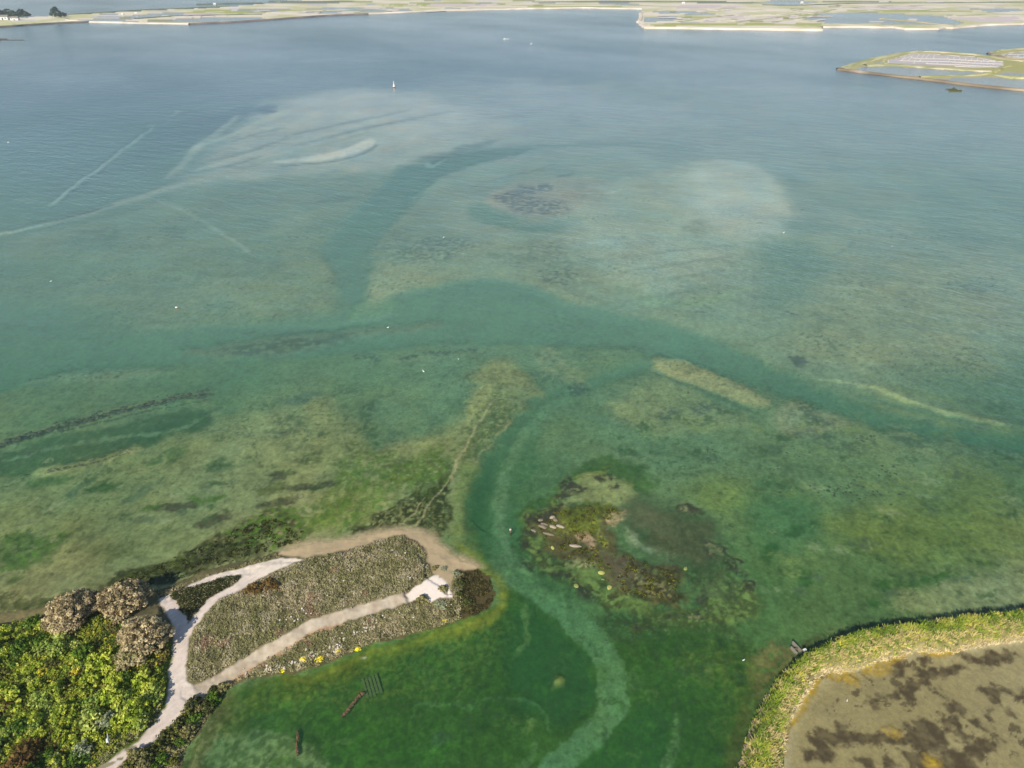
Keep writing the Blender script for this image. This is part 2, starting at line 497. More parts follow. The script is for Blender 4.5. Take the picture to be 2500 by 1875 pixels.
def band(pts, w, col=None, dep=None, soft=2, rag=2, a=1.0, da=1.0, speck=None, lam=None, tex=True):
    """line on the bottom; w = half width in survey pixels, one value or one per point"""
    global FEATURES
    FEATURES += 1
    s = px2m(pts)
    P = gpts(pts)
    ww = np.full(len(P), float(w)) if np.isscalar(w) else np.asarray(w, float)
    Q = catmull(np.column_stack([P, ww * s]), 4)
    softm, ragm = soft * s, rag * s
    idx = _sub(Q[:, :2], Q[:, 2].max() + softm + ragm * 1.5)
    if len(idx) == 0: return
    x, y = WX[idx], WY[idx]
    best = np.full(len(idx), -1e9)
    for i in range(len(Q) - 1):
        d, t = seg_dist(x, y, Q[i, :2], Q[i + 1, :2])
        best = np.maximum(best, Q[i, 2] * (1 - t) + Q[i + 1, 2] * t - d)
    if ragm > 0:
        best = best + ragm * fbm(x, y, lam or max(ragm * 3, 0.6), 4, FEATURES * 7, CELLF[idx], 0.62)
    m = smooth(-softm, softm, best)
    if speck:
        nz = fbm(x, y, speck[0], 5, FEATURES * 13 + 3, CELLF[idx], 0.68)
        m = m * smooth(speck[1] - speck[2], speck[1] + speck[2], nz)
    _apply(idx, m, col, dep, a, da, None, tex)


# ------------------------------------------------------------------ the bottom of the lagoon
WEED = (52, 66, 52); ALGA = (58, 84, 30); PALE = (182, 182, 160); SAND = (158, 160, 122)
# --- far sand banks
area([(480, 380), (560, 300), (640, 258), (700, 238), (780, 222), (870, 214), (960, 220), (1080, 240), (1200, 275), (1260, 320), (1180, 360), (1040, 392),
      (960, 410), (880, 430), (700, 440), (560, 450), (450, 440)], (194, 190, 174), 0.6, 32, 12, 0.95)
area([(700, 250), (800, 224), (960, 224), (1080, 250), (1130, 290), (1050, 340), (950, 350), (900, 335), (760, 330), (690, 300)], (208, 202, 186), 0.42, 28, 10, 0.75)
area([(290, 400), (370, 335), (450, 290), (560, 262), (610, 262), (560, 305), (490, 345), (420, 378), (330, 402)], (86, 100, 104), 1.7, 12, 10)
area([(100, 460), (220, 400), (300, 385), (330, 400), (250, 450), (150, 490)], (96, 112, 104), 1.5, 20, 10, 0.7)
area([(620, 262), (660, 255), (670, 268), (640, 276)], (84, 96, 100), 1.6, 5, 4)
for p, w, c in [([(500, 352), (600, 312), (660, 284), (698, 266)], [3, 6, 9, 7], (198, 196, 170)), ([(520, 362), (610, 330), (694, 300)], [3, 7, 6], (196, 192, 172)),
                ([(480, 412), (590, 382), (675, 348)], [3, 6, 3], (188, 186, 170)), ([(560, 420), (680, 388), (780, 352)], [2, 5, 2], (182, 182, 168))]:
    band(p, w, c, 0.4, 4, 2, 0.9)
for p, w in [([(520, 360), (620, 326), (690, 312)], [2, 5, 3]), ([(490, 395), (590, 372), (700, 335)], [3, 7, 3]), ([(430, 425), (560, 402), (640, 378)], [3, 6, 2]),
             ([(700, 330), (850, 300), (1000, 268)], [2, 4, 2]), ([(720, 352), (900, 312), (1100, 270)], [2, 5, 2])]:
    band(p, w, (128, 130, 122), 0.9, 5, 3, 0.55)
area([(655, 394), (740, 383), (830, 364), (880, 345), (905, 337), (914, 344), (880, 368), (800, 388), (700, 397)], (226, 218, 196), 0.2, 3, 2)
band([(690, 404), (800, 394), (880, 376), (916, 352)], [2, 3, 3, 2], (104, 108, 98), 1.0, 3, 1, 0.8)
band([(120, 497), (180, 452), (262, 392), (330, 338), (380, 302)], [3, 3, 3, 3.5, 2], (166, 186, 170), 0.5, 2, 1)
band([(126, 503), (188, 456), (268, 398)], [3, 4, 2], (58, 76, 72), 1.0, 2, 2, 0.9, speck=(6, -0.2, 0.3))
band([(370, 300), (400, 297), (440, 268)], [3, 3, 3], (170, 192, 172), 0.6, 2, 2, 0.8)
band([(380, 305), (445, 275), (500, 262)], [4, 5, 3], (64, 84, 90), 1.6, 4, 2, 0.7)
band([(410, 430), (490, 355), (540, 312), (585, 278)], [4, 6, 6, 4], (172, 182, 166), 0.6, 4, 1, 0.7)
band([(478, 362), (490, 350)], [6, 6], (196, 206, 186), 0.4, 4, 2, 0.7)
area([(0, 600), (300, 505), (550, 440), (700, 430), (950, 420), (980, 430), (900, 520), (800, 600), (818, 650), (830, 690), (800, 735), (700, 765), (500, 770), (300, 720), (0, 690)],
     (134, 145, 116), 1.0, 36, 12, 0.75)
band([(0, 567), (60, 557), (200, 520), (380, 467), (550, 420), (700, 376), (900, 322)], [6, 7, 9, 12, 13, 11, 6], (172, 176, 154), 0.5, 8, 2, 0.85)
band([(-20, 570), (30, 564), (95, 549)], [5, 5, 3], (190, 208, 176), 0.3, 2, 2)
band([(20, 572), (95, 557), (170, 538)], [1, 2, 1], (60, 70, 58), None, 1.5, 1, 0.8)
band([(136, 534), (200, 516), (275, 497)], [3, 6, 3], (88, 100, 108), 1.5, 2.5, 2, 0.95)
band([(200, 540), (300, 515), (420, 490)], [4, 6, 2], (100, 108, 90), None, 4, 4, 0.6, speck=(7, -0.1, 0.35))
for pl in ([(180, 560), (280, 550), (290, 575), (200, 580)], [(380, 540), (430, 545), (450, 565), (400, 560)]):
    area(pl, (92, 108, 78), None, 6, 8, 0.7, speck=(7, 0, 0.35))
band([(385, 485), (480, 530), (560, 580), (620, 622)], [2, 3, 4, 3], (172, 184, 160), 0.6, 3, 1, 0.5)
band([(395, 480), (500, 535), (575, 590)], [1, 1.5, 1], (172, 184, 160), None, 2, 1, 0.4)
area([(560, 710), (680, 650), (760, 624), (805, 632), (828, 668), (832, 702), (800, 740), (700, 768), (580, 760)], (138, 146, 108), 0.8, 8, 4, 0.75)
area([(-100, 740), (120, 760), (160, 800), (60, 825), (-100, 830)], (80, 116, 92), 2.4, 30, 10, 0.8)
area([(0, 640), (200, 630), (260, 660), (150, 700), (0, 700)], (112, 128, 96), 1.5, 26, 10, 0.6)
for k in range(26):
    u, v = RNG.uniform(20, 800), RNG.uniform(430, 720)
    w, h = RNG.uniform(30, 110), RNG.uniform(6, 16)
    area([(u, v), (u + w * .5, v - h - w * .10), (u + w, v - w * .16), (u + w * .5, v + h - w * .1)], (108, 118, 92) if k % 2 else (168, 170, 140), None, h * .8, h * .6, 0.4)
# --- the channel from the north and the broad channel across
area([(832, 790), (836, 710), (828, 660), (808, 625), (800, 605), (830, 565), (880, 510), (940, 440), (985, 402), (1030, 396), (1110, 372), (1230, 358), (1300, 362), (1200, 388), (1120, 410), (1075, 430), (1020, 478), (948, 550), (912, 598), (905, 660), (903, 720), (880, 780)],
     (78, 114, 92), 2.2, 9, 4)
band([(1100, 385), (1250, 362), (1400, 352), (1560, 352), (1700, 362)], [8, 9, 9, 8, 4], (104, 130, 110), 1.5, 16, 4, 0.55)
band([(800, 612), (820, 590), (880, 520), (960, 440)], [4, 12, 14, 8], (70, 104, 88), 2.6, 8, 3, 0.7)
band([(800, 618), (812, 640), (828, 668), (838, 700)], [5, 4, 4, 3], (60, 92, 76), 2.2, 4, 1, 0.6)
band([(1020, 392), (1040, 396), (1050, 404), (1090, 385)], [2, 4, 4, 2], (176, 196, 176), 0.5, 2, 1, 0.8)
area([(1000, 388), (1080, 372), (1150, 350), (1240, 335), (1200, 352), (1110, 375), (1060, 392)], (96, 106, 106), 1.2, 6, 5, 0.7)
for p, w in [([(1080, 440), (1250, 405), (1420, 385), (1560, 362)], [5, 10, 12, 6]), ([(1000, 480), (1130, 430), (1260, 410)], [3, 9, 3])]:
    band(p, w, (150, 166, 144), 0.9, 8, 3, 0.7)
band([(1150, 455), (1230, 430), (1320, 410), (1360, 398)], [1, 3, 3, 1], (88, 104, 92), None, 3, 2, 0.6, speck=(4, -0.1, 0.3))
area([(-100, 800), (300, 806), (600, 790), (760, 778), (860, 746), (930, 725), (1000, 702), (1100, 682), (1200, 676), (1300, 690), (1400, 738), (1500, 762), (1650, 792), (1800, 852),
      (2000, 942), (2200, 1012), (2400, 1052), (2600, 1082), (2600, 1130), (2450, 1092), (2300, 1062), (2150, 1040), (2000, 985), (1850, 945), (1700, 892), (1600, 856), (1500, 846),
      (1300, 836), (1100, 836), (900, 850), (700, 868), (500, 872), (300, 900), (-100, 950)], (92, 132, 100), 1.9, 12, 6)
band([(880, 778), (940, 744), (1000, 712), (1080, 692), (1160, 682), (1240, 692), (1310, 712), (1400, 760)], [6, 12, 16, 14, 12, 12, 14, 8], (84, 128, 98), 2.5, 8, 3, 0.8)
band([(500, 796), (700, 800), (860, 790), (960, 770)], [8, 10, 12, 5], (78, 118, 94), 2.5, 8, 3, 0.8)
band([(940, 770), (960, 745), (965, 725)], [6, 7, 3], (72, 112, 90), 2.6, 5, 2, 0.8)
area([(870, 742), (940, 725), (975, 730), (960, 760), (900, 778), (850, 780)], (126, 154, 110), 1.1, 8, 3, 0.7)
band([(895, 722), (940, 720), (978, 716)], [1, 2, 1.5], (48, 62, 54), None, 1.5, 1, 0.9)
band([(1105, 728), (1160, 710), (1215, 698)], [4, 7, 3], (74, 106, 88), None, 3, 3, 0.8, speck=(3, -0.15, 0.3))
band([(1125, 722), (1200, 738)], [3, 2], (80, 112, 90), None, 3, 2, 0.7)
band([(1280, 700), (1360, 740), (1440, 775), (1520, 795)], [5, 9, 7, 3], (84, 124, 94), 2.4, 8, 3, 0.6)
area([(430, 856), (560, 832), (700, 815), (860, 798), (1000, 786), (1085, 782), (1060, 800), (900, 818), (800, 838), (700, 862), (560, 868)], (116, 128, 98), 0.85, 8, 6, 0.9)
area([(520, 850), (640, 830), (760, 822), (860, 815), (850, 830), (740, 852), (620, 862)], (64, 82, 66), None, 8, 8, 0.9, speck=(3, -0.25, 0.4))
for u, v, r in [(605, 803, 12), (755, 797, 11), (620, 800, 8)]:
    band([(u - r, v + 2), (u + r, v - 1)], [3, 3], (44, 66, 62), None, 3, 2, 0.9)
# --- middle sand bank, shoals
area([(905, 642), (935, 634), (1000, 640), (1100, 602), (1300, 565), (1480, 575), (1500, 690), (1450, 742), (1400, 738), (1300, 694), (1200, 680), (1100, 686), (1000, 708), (925, 733), (903, 738), (898, 690)],
     (154, 158, 122), 0.7, 10, 4, 0.85)
area([(920, 645), (1000, 650), (1080, 690), (1000, 702), (930, 728), (906, 725)], (160, 160, 116), 0.6, 10, 4, 0.6)
area([(950, 630), (1010, 590), (1100, 575), (1150, 600), (1100, 630), (1020, 645)], (80, 90, 70), None, 16, 10, 0.8, speck=(2.0, -0.05, 0.35))
area([(930, 560), (1010, 560), (1020, 600), (960, 625), (905, 600)], (100, 116, 94), None, 16, 10, 0.6, speck=(3.5, 0, 0.3))
area([(1180, 610), (1400, 590), (1520, 600), (1450, 650), (1250, 640)], (104, 110, 82), None, 26, 10, 0.6, speck=(4, 0.05, 0.35))
area([(1320, 655), (1400, 650), (1440, 665), (1400, 690), (1340, 685)], (70, 84, 74), None, 10, 8, 0.85, speck=(1.8, 0.0, 0.35))
band([(1470, 670), (1500, 645), (1530, 625)], [4, 5, 3], (86, 100, 84), None, 4, 3, 0.7)
area([(1140, 520), (1190, 495), (1300, 545), (1400, 530), (1550, 510), (1560, 530), (1400, 560), (1270, 560)], (104, 130, 104), 1.3, 8, 4, 0.8)
area([(1190, 500), (1230, 455), (1320, 440), (1420, 435), (1530, 445), (1562, 458), (1520, 480), (1430, 505), (1370, 525), (1260, 520)], (160, 152, 128), 0.3, 8, 6, 0.95)
area([(1212, 478), (1270, 455), (1330, 448), (1350, 458), (1300, 470), (1260, 485), (1250, 505), (1220, 492)], (74, 76, 76), None, 6, 8, 0.95, speck=(2.4, -0.3, 0.4))
area([(1240, 500), (1300, 480), (1370, 490), (1375, 515), (1320, 522), (1260, 515)], (84, 80, 66), None, 8, 8, 0.9, speck=(2.2, -0.1, 0.35))
area([(1400, 475), (1480, 470), (1500, 480), (1440, 488)], (100, 94, 82), None, 5, 6, 0.7, speck=(3, -0.05, 0.3))
band([(1480, 472), (1520, 462), (1556, 456)], [2, 5, 4], (206, 198, 174), 0.12, 3, 1)
band([(1358, 430), (1385, 426), (1400, 420)], [3, 4, 2], (90, 96, 96), None, 4, 3, 0.8)
area([(1440, 470), (1600, 404), (1700, 391), (1800, 393), (1860, 420), (1900, 470), (1914, 525), (1895, 562), (1850, 590), (1790, 640), (1700, 690), (1560, 700), (1440, 640), (1380, 560)],
     (184, 186, 160), 0.6, 34, 10, 0.85)
area([(1700, 420), (1800, 394), (1860, 420), (1900, 470), (1914, 525), (1895, 562), (1820, 590), (1740, 560), (1680, 500)], (204, 204, 182), 0.38, 28, 7, 0.75)
band([(1690, 396), (1790, 396), (1855, 424), (1893, 474), (1906, 525), (1886, 560)], [6, 9, 11, 12, 11, 6], (204, 206, 184), 0.4, 8, 2, 0.6)
area([(1670, 555), (1700, 535), (1740, 550), (1720, 575)], (140, 138, 112), None, 8, 6, 0.7)
for k in range(9):
    v = 580 + k * 16
    band([(1480 + k * 12, v + 35), (1620 + k * 8, v + 16), (1800 - k * 6, v - 2)], [2, 5, 2], (112, 122, 94) if k % 2 else (178, 180, 146), None, 5, 3, 0.45)
area([(1560, 720), (1650, 728), (1740, 715), (1830, 690), (1780, 730), (1660, 745), (1580, 742)], (150, 172, 126), 0.8, 10, 4, 0.7)
area([(1860, 600), (1960, 580), (2020, 640), (1960, 740), (1880, 740), (1870, 660)], (118, 132, 106), 1.5, 26, 8, 0.6)
area([(1930, 770), (2050, 690), (2200, 620), (2350, 640), (2450, 720), (2480, 850), (2380, 900), (2200, 870), (2000, 850)], (152, 150, 106), 0.85, 44, 12, 0.8)
area([(2080, 700), (2200, 660), (2330, 650), (2340, 700), (2200, 740), (2100, 750)], (160, 158, 108), 0.7, 26, 10, 0.6)
band([(1990, 922), (2060, 930), (2150, 950), (2250, 985), (2350, 1012), (2440, 1028), (2470, 1034)], [3, 8, 10, 8, 9, 6, 2], (164, 176, 122), 0.5, 5, 2, 0.9)
band([(2100, 965), (2250, 1002), (2400, 1036)], [5, 6, 4], (88, 116, 84), 1.8, 6, 3, 0.6)
area([(1935, 865), (1950, 862), (1968, 880), (1960, 900), (1948, 895)], (50, 54, 60), None, 3, 4, 0.95)
band([(1920, 756), (1935, 762), (1952, 768)], [2, 3, 2], (62, 76, 72), None, 2, 2, 0.9)
band([(1960, 875), (1975, 882)], [2, 2], (54, 60, 60), None, 2, 1, 0.8)
band([(2040, 620), (2070, 600), (2085, 585)], [2, 3, 2], (96, 118, 98), None, 3, 2, 0.6)
for k in range(34):
    u, v = RNG.uniform(1850, 2480), RNG.uniform(350, 930)
    w, h = RNG.uniform(40, 140), RNG.uniform(8, 20)
    area([(u, v), (u + w * .5, v - h + w * .08), (u + w, v + w * .15), (u + w * .5, v + h + w * .08)], (104, 122, 100) if k % 2 else (164, 168, 132), None, h, h * .6, 0.35)
# --- left foreground: rows of stones, weed, green slicks
area([(40, 930), (150, 905), (320, 895), (420, 905), (300, 925), (150, 930)], (132, 146, 108), 0.8, 10, 6, 0.6)
band([(40, 922), (110, 914), (180, 916), (250, 918), (300, 912)], [2, 3, 3, 3, 2], (56, 72, 62), None, 2, 3, 0.8, speck=(1.6, 0.15, 0.2))
area([(380, 970), (480, 930), (560, 940), (560, 1000), (500, 960), (430, 1000)], (84, 118, 84), 1.4, 20, 10, 0.7)
area([(0, 1098), (200, 1052), (420, 1002), (508, 1000), (498, 1045), (400, 1062), (330, 1100), (150, 1142), (0, 1155)], (64, 92, 52), 1.0, 8, 10, 0.9)
area([(300, 1075), (420, 1020), (505, 1002), (505, 1035), (420, 1050), (360, 1085)], (54, 88, 50), None, 5, 6, 0.8)
band([(0, 1120), (150, 1085), (300, 1060), (430, 1045), (505, 1008)], [3, 5, 6, 5, 2], (138, 158, 116), None, 4, 5, 0.6)
band([(-10, 1085), (60, 1064), (140, 1041), (250, 1011), (360, 986), (430, 969), (512, 958)], [8, 9, 9, 8, 8, 8, 6], (34, 42, 34), 0.4, 3, 4, 0.97, speck=(1.1, -0.55, 0.3))
band([(120, 1056), (250, 1024), (350, 1001), (440, 984), (512, 970)], [2, 3, 3, 2, 2], (50, 62, 50), 0.6, 1.5, 2, 0.8, speck=(1.1, -0.25, 0.25))
area([(90, 1140), (220, 1118), (330, 1085), (345, 1100), (250, 1130), (110, 1165)], (138, 146, 92), 0.4, 6, 5, 0.8)
band([(110, 1153), (180, 1137), (250, 1122), (310, 1104)], [1.5, 2.5, 2, 1.5], (46, 52, 36), None, 1.5, 1.5, 0.95, speck=(1.0, -0.3, 0.25))
for u, v in [(130, 1145), (160, 1135), (300, 1095), (320, 1097), (210, 1118), (245, 1110), (15, 1180), (60, 1155)]:
    band([(u - 10, v + 2), (u + 10, v - 2)], [3, 3], (48, 50, 38), None, 2, 3, 0.9, speck=(0.8, -0.1, 0.25))
band([(596, 1035), (615, 1075), (632, 1120), (648, 1158)], [1.2, 2, 2, 1.2], (74, 86, 54), None, 1.5, 1.5, 0.75, speck=(1, -0.2, 0.3))
band([(606, 1025), (622, 1062), (634, 1100)], [1.2, 1.6, 1], (74, 86, 54), None, 1.5, 1.5, 0.6, speck=(1, -0.1, 0.3))
band([(832, 1056), (842, 1076), (852, 1096)], [1, 2, 1.4], (50, 56, 40), None, 1.2, 1, 0.9)
band([(420, 1080), (500, 1055), (600, 1025)], [2, 3, 2], (70, 90, 60), None, 2, 3, 0.7, speck=(1.2, -0.1, 0.3))
area([(660, 1030), (700, 1010), (760, 1020), (775, 1060), (740, 1100), (690, 1095), (665, 1065)], (88, 106, 72), None, 14, 10, 0.7, speck=(1.6, 0.05, 0.25))
area([(690, 970), (760, 950), (780, 960), (730, 985)], (84, 104, 84), None, 8, 6, 0.7)
area([(600, 990), (680, 970), (680, 1000), (620, 1005)], (72, 98, 60), None, 7, 8, 0.75, speck=(1.6, -0.1, 0.3))
area([(800, 940), (860, 935), (870, 950), (820, 960)], (80, 100, 66), None, 5, 6, 0.7, speck=(1.2, -0.05, 0.25))
area([(780, 960), (820, 985), (850, 1050), (840, 1110), (870, 1180), (800, 1150), (780, 1060), (740, 1000)], (136, 144, 92), 0.5, 14, 8, 0.7)
area([(850, 1075), (885, 1080), (880, 1120), (900, 1150), (850, 1180), (820, 1160), (840, 1110)], (92, 108, 50), 0.4, 8, 8, 0.8, speck=(1.6, -0.2, 0.35))
area([(885, 985), (930, 945), (1000, 920), (1080, 905), (1135, 925), (1140, 970), (1110, 1020), (1060, 1058), (960, 1082), (915, 1092), (888, 1040)], (110, 134, 98), 0.95, 16, 8, 0.65)
band([(930, 965), (898, 990), (888, 1015), (900, 1048), (920, 1078)], [4, 10, 11, 9, 5], (62, 88, 56), None, 6, 5, 0.8, speck=(1.6, -0.2, 0.35))
area([(1090, 970), (1130, 975), (1125, 1000), (1095, 1000)], (74, 98, 66), None, 8, 6, 0.7)
area([(960, 1040), (1060, 1020), (1080, 1040), (980, 1070)], (84, 108, 80), None, 12, 10, 0.6, speck=(2, 0, 0.3))
for pl in ([(860, 860), (930, 862), (920, 875), (880, 872)], [(980, 866), (1012, 862), (1020, 870), (988, 874)], [(1060, 868), (1088, 865), (1080, 874)], [(1120, 848), (1165, 845), (1150, 856)],
           [(1030, 855), (1100, 848), (1120, 856), (1050, 862)]):
    area(pl, (46, 64, 58), None, 3, 5, 0.85, speck=(1.3, -0.1, 0.25))
band([(960, 878), (1050, 872), (1150, 860)], [4, 7, 4], (136, 150, 112), 0.8, 5, 4, 0.7)
# sandy spit with the worn tracks, weed at its root
area([(1150, 905), (1200, 880), (1260, 882), (1300, 930), (1345, 965), (1335, 1000), (1262, 1030), (1215, 1080), (1165, 1130), (1140, 1200), (1125, 1290), (1140, 1375), (1090, 1345), (1075, 1300), (1080, 1200),
      (1095, 1150), (1060, 1110), (900, 1140), (860, 1160), (850, 1120), (960, 1085), (1060, 1062), (1130, 1010), (1150, 950)], (134, 140, 88), 0.36, 16, 10, 0.72)
area([(1180, 960), (1230, 930), (1250, 1000), (1200, 1050), (1150, 1110), (1110, 1160), (1100, 1120), (1150, 1030)], (104, 112, 58), None, 10, 10, 0.8, speck=(1.3, -0.15, 0.35))
area([(1200, 1000), (1280, 1010), (1220, 1080), (1170, 1130), (1150, 1180), (1130, 1150), (1160, 1080)], (72, 92, 48), None, 10, 10, 0.75, speck=(1.3, -0.15, 0.35))
area([(1150, 960), (1195, 935), (1200, 960), (1160, 1010), (1140, 1040)], (156, 160, 98), 0.25, 8, 5, 0.7)
area([(935, 1135), (990, 1120), (1060, 1095), (1090, 1110), (1085, 1150), (1030, 1175), (960, 1185), (930, 1170)], (86, 104, 40), 0.2, 8, 8, 0.85, speck=(1.4, -0.25, 0.35))
area([(880, 1215), (950, 1205), (985, 1195), (960, 1225), (900, 1245), (870, 1240)], (138, 138, 88), 0.15, 7, 5, 0.8)
area([(860, 1290), (930, 1245), (1000, 1215), (1080, 1168), (1096, 1180), (1092, 1240), (1086, 1305), (1062, 1322), (1000, 1292), (930, 1305), (880, 1310)], (44, 50, 16), 0.12, 6, 10, 0.97, speck=(1.0, -0.6, 0.35))
area([(1000, 1190), (1050, 1150), (1095, 1120), (1100, 1170), (1040, 1220)], (66, 82, 24), None, 8, 8, 0.8, speck=(1.2, -0.2, 0.35))
area([(860, 1270), (960, 1230), (1060, 1230), (1080, 1300), (960, 1290)], (128, 126, 74), None, 10, 8, 0.7, speck=(0.8, 0.25, 0.2))
for p, w in [([(1000, 1294), (1020, 1270), (1050, 1232), (1080, 1192), (1098, 1165), (1110, 1135), (1135, 1092), (1160, 1045), (1185, 1005), (1203, 975)], [3, 2.2, 1.8, 1.8, 2.2, 4, 3, 2.5, 2, 1.5]),
             ([(985, 1280), (1010, 1250), (1036, 1214)], [1.8, 1.6, 1.2]), ([(1105, 1180), (1104, 1160), (1112, 1138)], [2, 2, 2]), ([(1160, 1128), (1195, 1085), (1240, 1030), (1255, 1012)], [1.6, 2, 2.4, 1.6])]:
    band(p, w, (160, 154, 108), 0.12, 1.6, 1.6, 0.75)
area([(1125, 1140), (1160, 1130), (1150, 1200), (1140, 1260), (1140, 1340), (1112, 1340), (1108, 1250)], (122, 136, 70), 0.4, 8, 6, 0.7, speck=(1.2, -0.2, 0.4))
# weed along the left shore
area([(0, 1470), (150, 1462), (250, 1422), (350, 1387), (450, 1342), (560, 1290), (640, 1244), (720, 1250), (760, 1290), (730, 1326), (660, 1352), (560, 1376), (480, 1402), (400, 1430), (250, 1445), (120, 1478), (0, 1494)],
     (48, 56, 18), 0.1, 8, 12, 0.97, speck=(1.4, -0.65, 0.4))
area([(440, 1370), (540, 1310), (620, 1270), (680, 1290), (640, 1330), (520, 1370)], (40, 48, 18), None, 10, 8, 0.85, speck=(1.2, -0.1, 0.4))
area([(300, 1405), (420, 1365), (520, 1320), (500, 1350), (400, 1400), (320, 1425)], (78, 92, 30), None, 8, 8, 0.7, speck=(1.2, 0, 0.35))
area([(620, 1310), (680, 1290), (740, 1300), (720, 1335), (650, 1350)], (128, 126, 78), None, 8, 8, 0.8, speck=(0.9, -0.05, 0.25))
area([(0, 1440), (120, 1452), (230, 1430), (140, 1475), (0, 1490)], (78, 84, 40), 0.08, 8, 8, 0.8, speck=(1.2, -0.1, 0.35))
area([(840, 1200), (900, 1170), (950, 1200), (900, 1260), (840, 1290), (760, 1290), (780, 1250)], (110, 122, 58), 0.25, 12, 10, 0.7)
area([(700, 1250), (800, 1190), (850, 1130), (880, 1180), (830, 1240), (760, 1300)], (92, 112, 46), 0.3, 14, 12, 0.7, speck=(1.8, -0.2, 0.4))
for p, c, a in [([(655, 1155), (700, 1145), (726, 1148), (700, 1162), (665, 1166)], (66, 60, 46), .9), ([(690, 1185), (740, 1180), (800, 1172), (815, 1180), (760, 1192), (700, 1196)], (68, 64, 44), .9),
                ([(630, 1190), (680, 1175), (700, 1190), (660, 1205), (630, 1202)], (86, 90, 36), .8), ([(625, 1232), (680, 1215), (740, 1205), (730, 1222), (660, 1238)], (66, 60, 40), .9),
                ([(360, 1238), (420, 1225), (470, 1222), (470, 1236), (400, 1248)], (74, 64, 46), .9), ([(475, 1275), (520, 1250), (572, 1250), (560, 1268), (500, 1284)], (76, 66, 48), .9),
                ([(342, 1235), (380, 1228), (400, 1236), (350, 1246)], (78, 104, 30), .9), ([(470, 1212), (540, 1207), (530, 1222), (480, 1226)], (84, 110, 34), .85),
                ([(205, 1190), (240, 1178), (292, 1177), (270, 1190), (225, 1198)], (60, 98, 34), .9), ([(62, 1178), (120, 1160), (180, 1160), (150, 1175), (80, 1186)], (66, 100, 44), .8),
                ([(360, 1130), (390, 1108), (392, 1128), (370, 1134)], (64, 98, 48), .8), ([(500, 1140), (530, 1120), (570, 1135), (520, 1150)], (64, 94, 50), .7),
                ([(330, 1265), (380, 1255), (400, 1268), (350, 1276)], (84, 92, 66), .7), ([(150, 1220), (200, 1170), (200, 1185), (165, 1225)], (74, 98, 66), .7),
                ([(300, 1220), (340, 1190), (400, 1160), (380, 1190), (330, 1220)], (84, 104, 72), .6), ([(400, 1100), (450, 1085), (440, 1115), (410, 1130)], (76, 104, 50), .7)]:
    area(p, c, None, 4, 5, a)
area([(0, 1308), (60, 1303), (120, 1310), (170, 1298), (140, 1322), (130, 1345), (60, 1382), (0, 1382)], (72, 98, 36), 0.4, 6, 8, 0.85)
area([(10, 1325), (70, 1318), (105, 1330), (60, 1350), (10, 1352)], (126, 136, 84), None, 8, 8, 0.85, speck=(1.2, -0.15, 0.3))
band([(55, 1342), (72, 1340)], [4, 4], (48, 66, 30), None, 4, 3, 0.8)
area([(10, 1405), (45, 1402), (48, 1415), (20, 1425)], (70, 96, 34), None, 5, 6, 0.7)
area([(190, 1330), (280, 1330), (340, 1340), (320, 1360), (200, 1350)], (96, 102, 52), None, 14, 8, 0.6)
for k in range(70):
    u, v = RNG.uniform(20, 880), RNG.uniform(1000, 1330)
    w, h = RNG.uniform(14, 60), RNG.uniform(4, 11)
    c = [(72, 92, 48), (162, 162, 116), (60, 86, 38), (86, 96, 70)][k % 4]
    area([(u, v), (u + w * .5, v - h - w * .12), (u + w, v - w * .2), (u + w * .5, v + h - w * .1)], c, None, 4, 7, 0.7, speck=(1.3, -0.1, 0.35))
# --- the creek between spit and islet
area([(1600, 838), (1625, 850), (1560, 900), (1480, 930), (1400, 960), (1330, 1010), (1300, 1080), (1320, 1120), (1270, 1200), (1262, 1260), (1260, 1320), (1290, 1400), (1340, 1440), (1230, 1430), (1190, 1390),
      (1165, 1330), (1150, 1260), (1165, 1180), (1195, 1100), (1245, 1030), (1320, 968), (1400, 930), (1480, 895), (1560, 860)], (96, 126, 84), 1.9, 12, 8, 0.9)
band([(1200, 1115), (1175, 1180), (1162, 1250), (1172, 1320), (1195, 1375)], [8, 16, 18, 14, 6], (60, 96, 60), 2.2, 10, 5, 0.85)
band([(1300, 1020), (1265, 1080), (1235, 1150), (1222, 1230), (1225, 1300), (1240, 1350)], [6, 12, 14, 16, 14, 8], (126, 152, 108), 1.1, 10, 5, 0.8, tex=False)
band([(1560, 880), (1480, 915), (1400, 950), (1330, 1000), (1285, 1060)], [8, 12, 13, 12, 10], (122, 152, 112), 1.2, 10, 4, 0.7, tex=False)
band([(1240, 1340), (1262, 1390), (1300, 1420)], [12, 16, 18], (122, 150, 104), 1.1, 10, 4, 0.8, tex=False)
area([(1600, 838), (1640, 870), (1580, 905), (1500, 920), (1420, 950), (1440, 920), (1540, 880)], (80, 116, 84), 2.2, 10, 5, 0.6)
area([(1230, 1120), (1300, 1100), (1330, 1130), (1290, 1190), (1250, 1230), (1240, 1180)], (84, 118, 66), 1.2, 10, 10, 0.6, speck=(2, -0.1, 0.4))
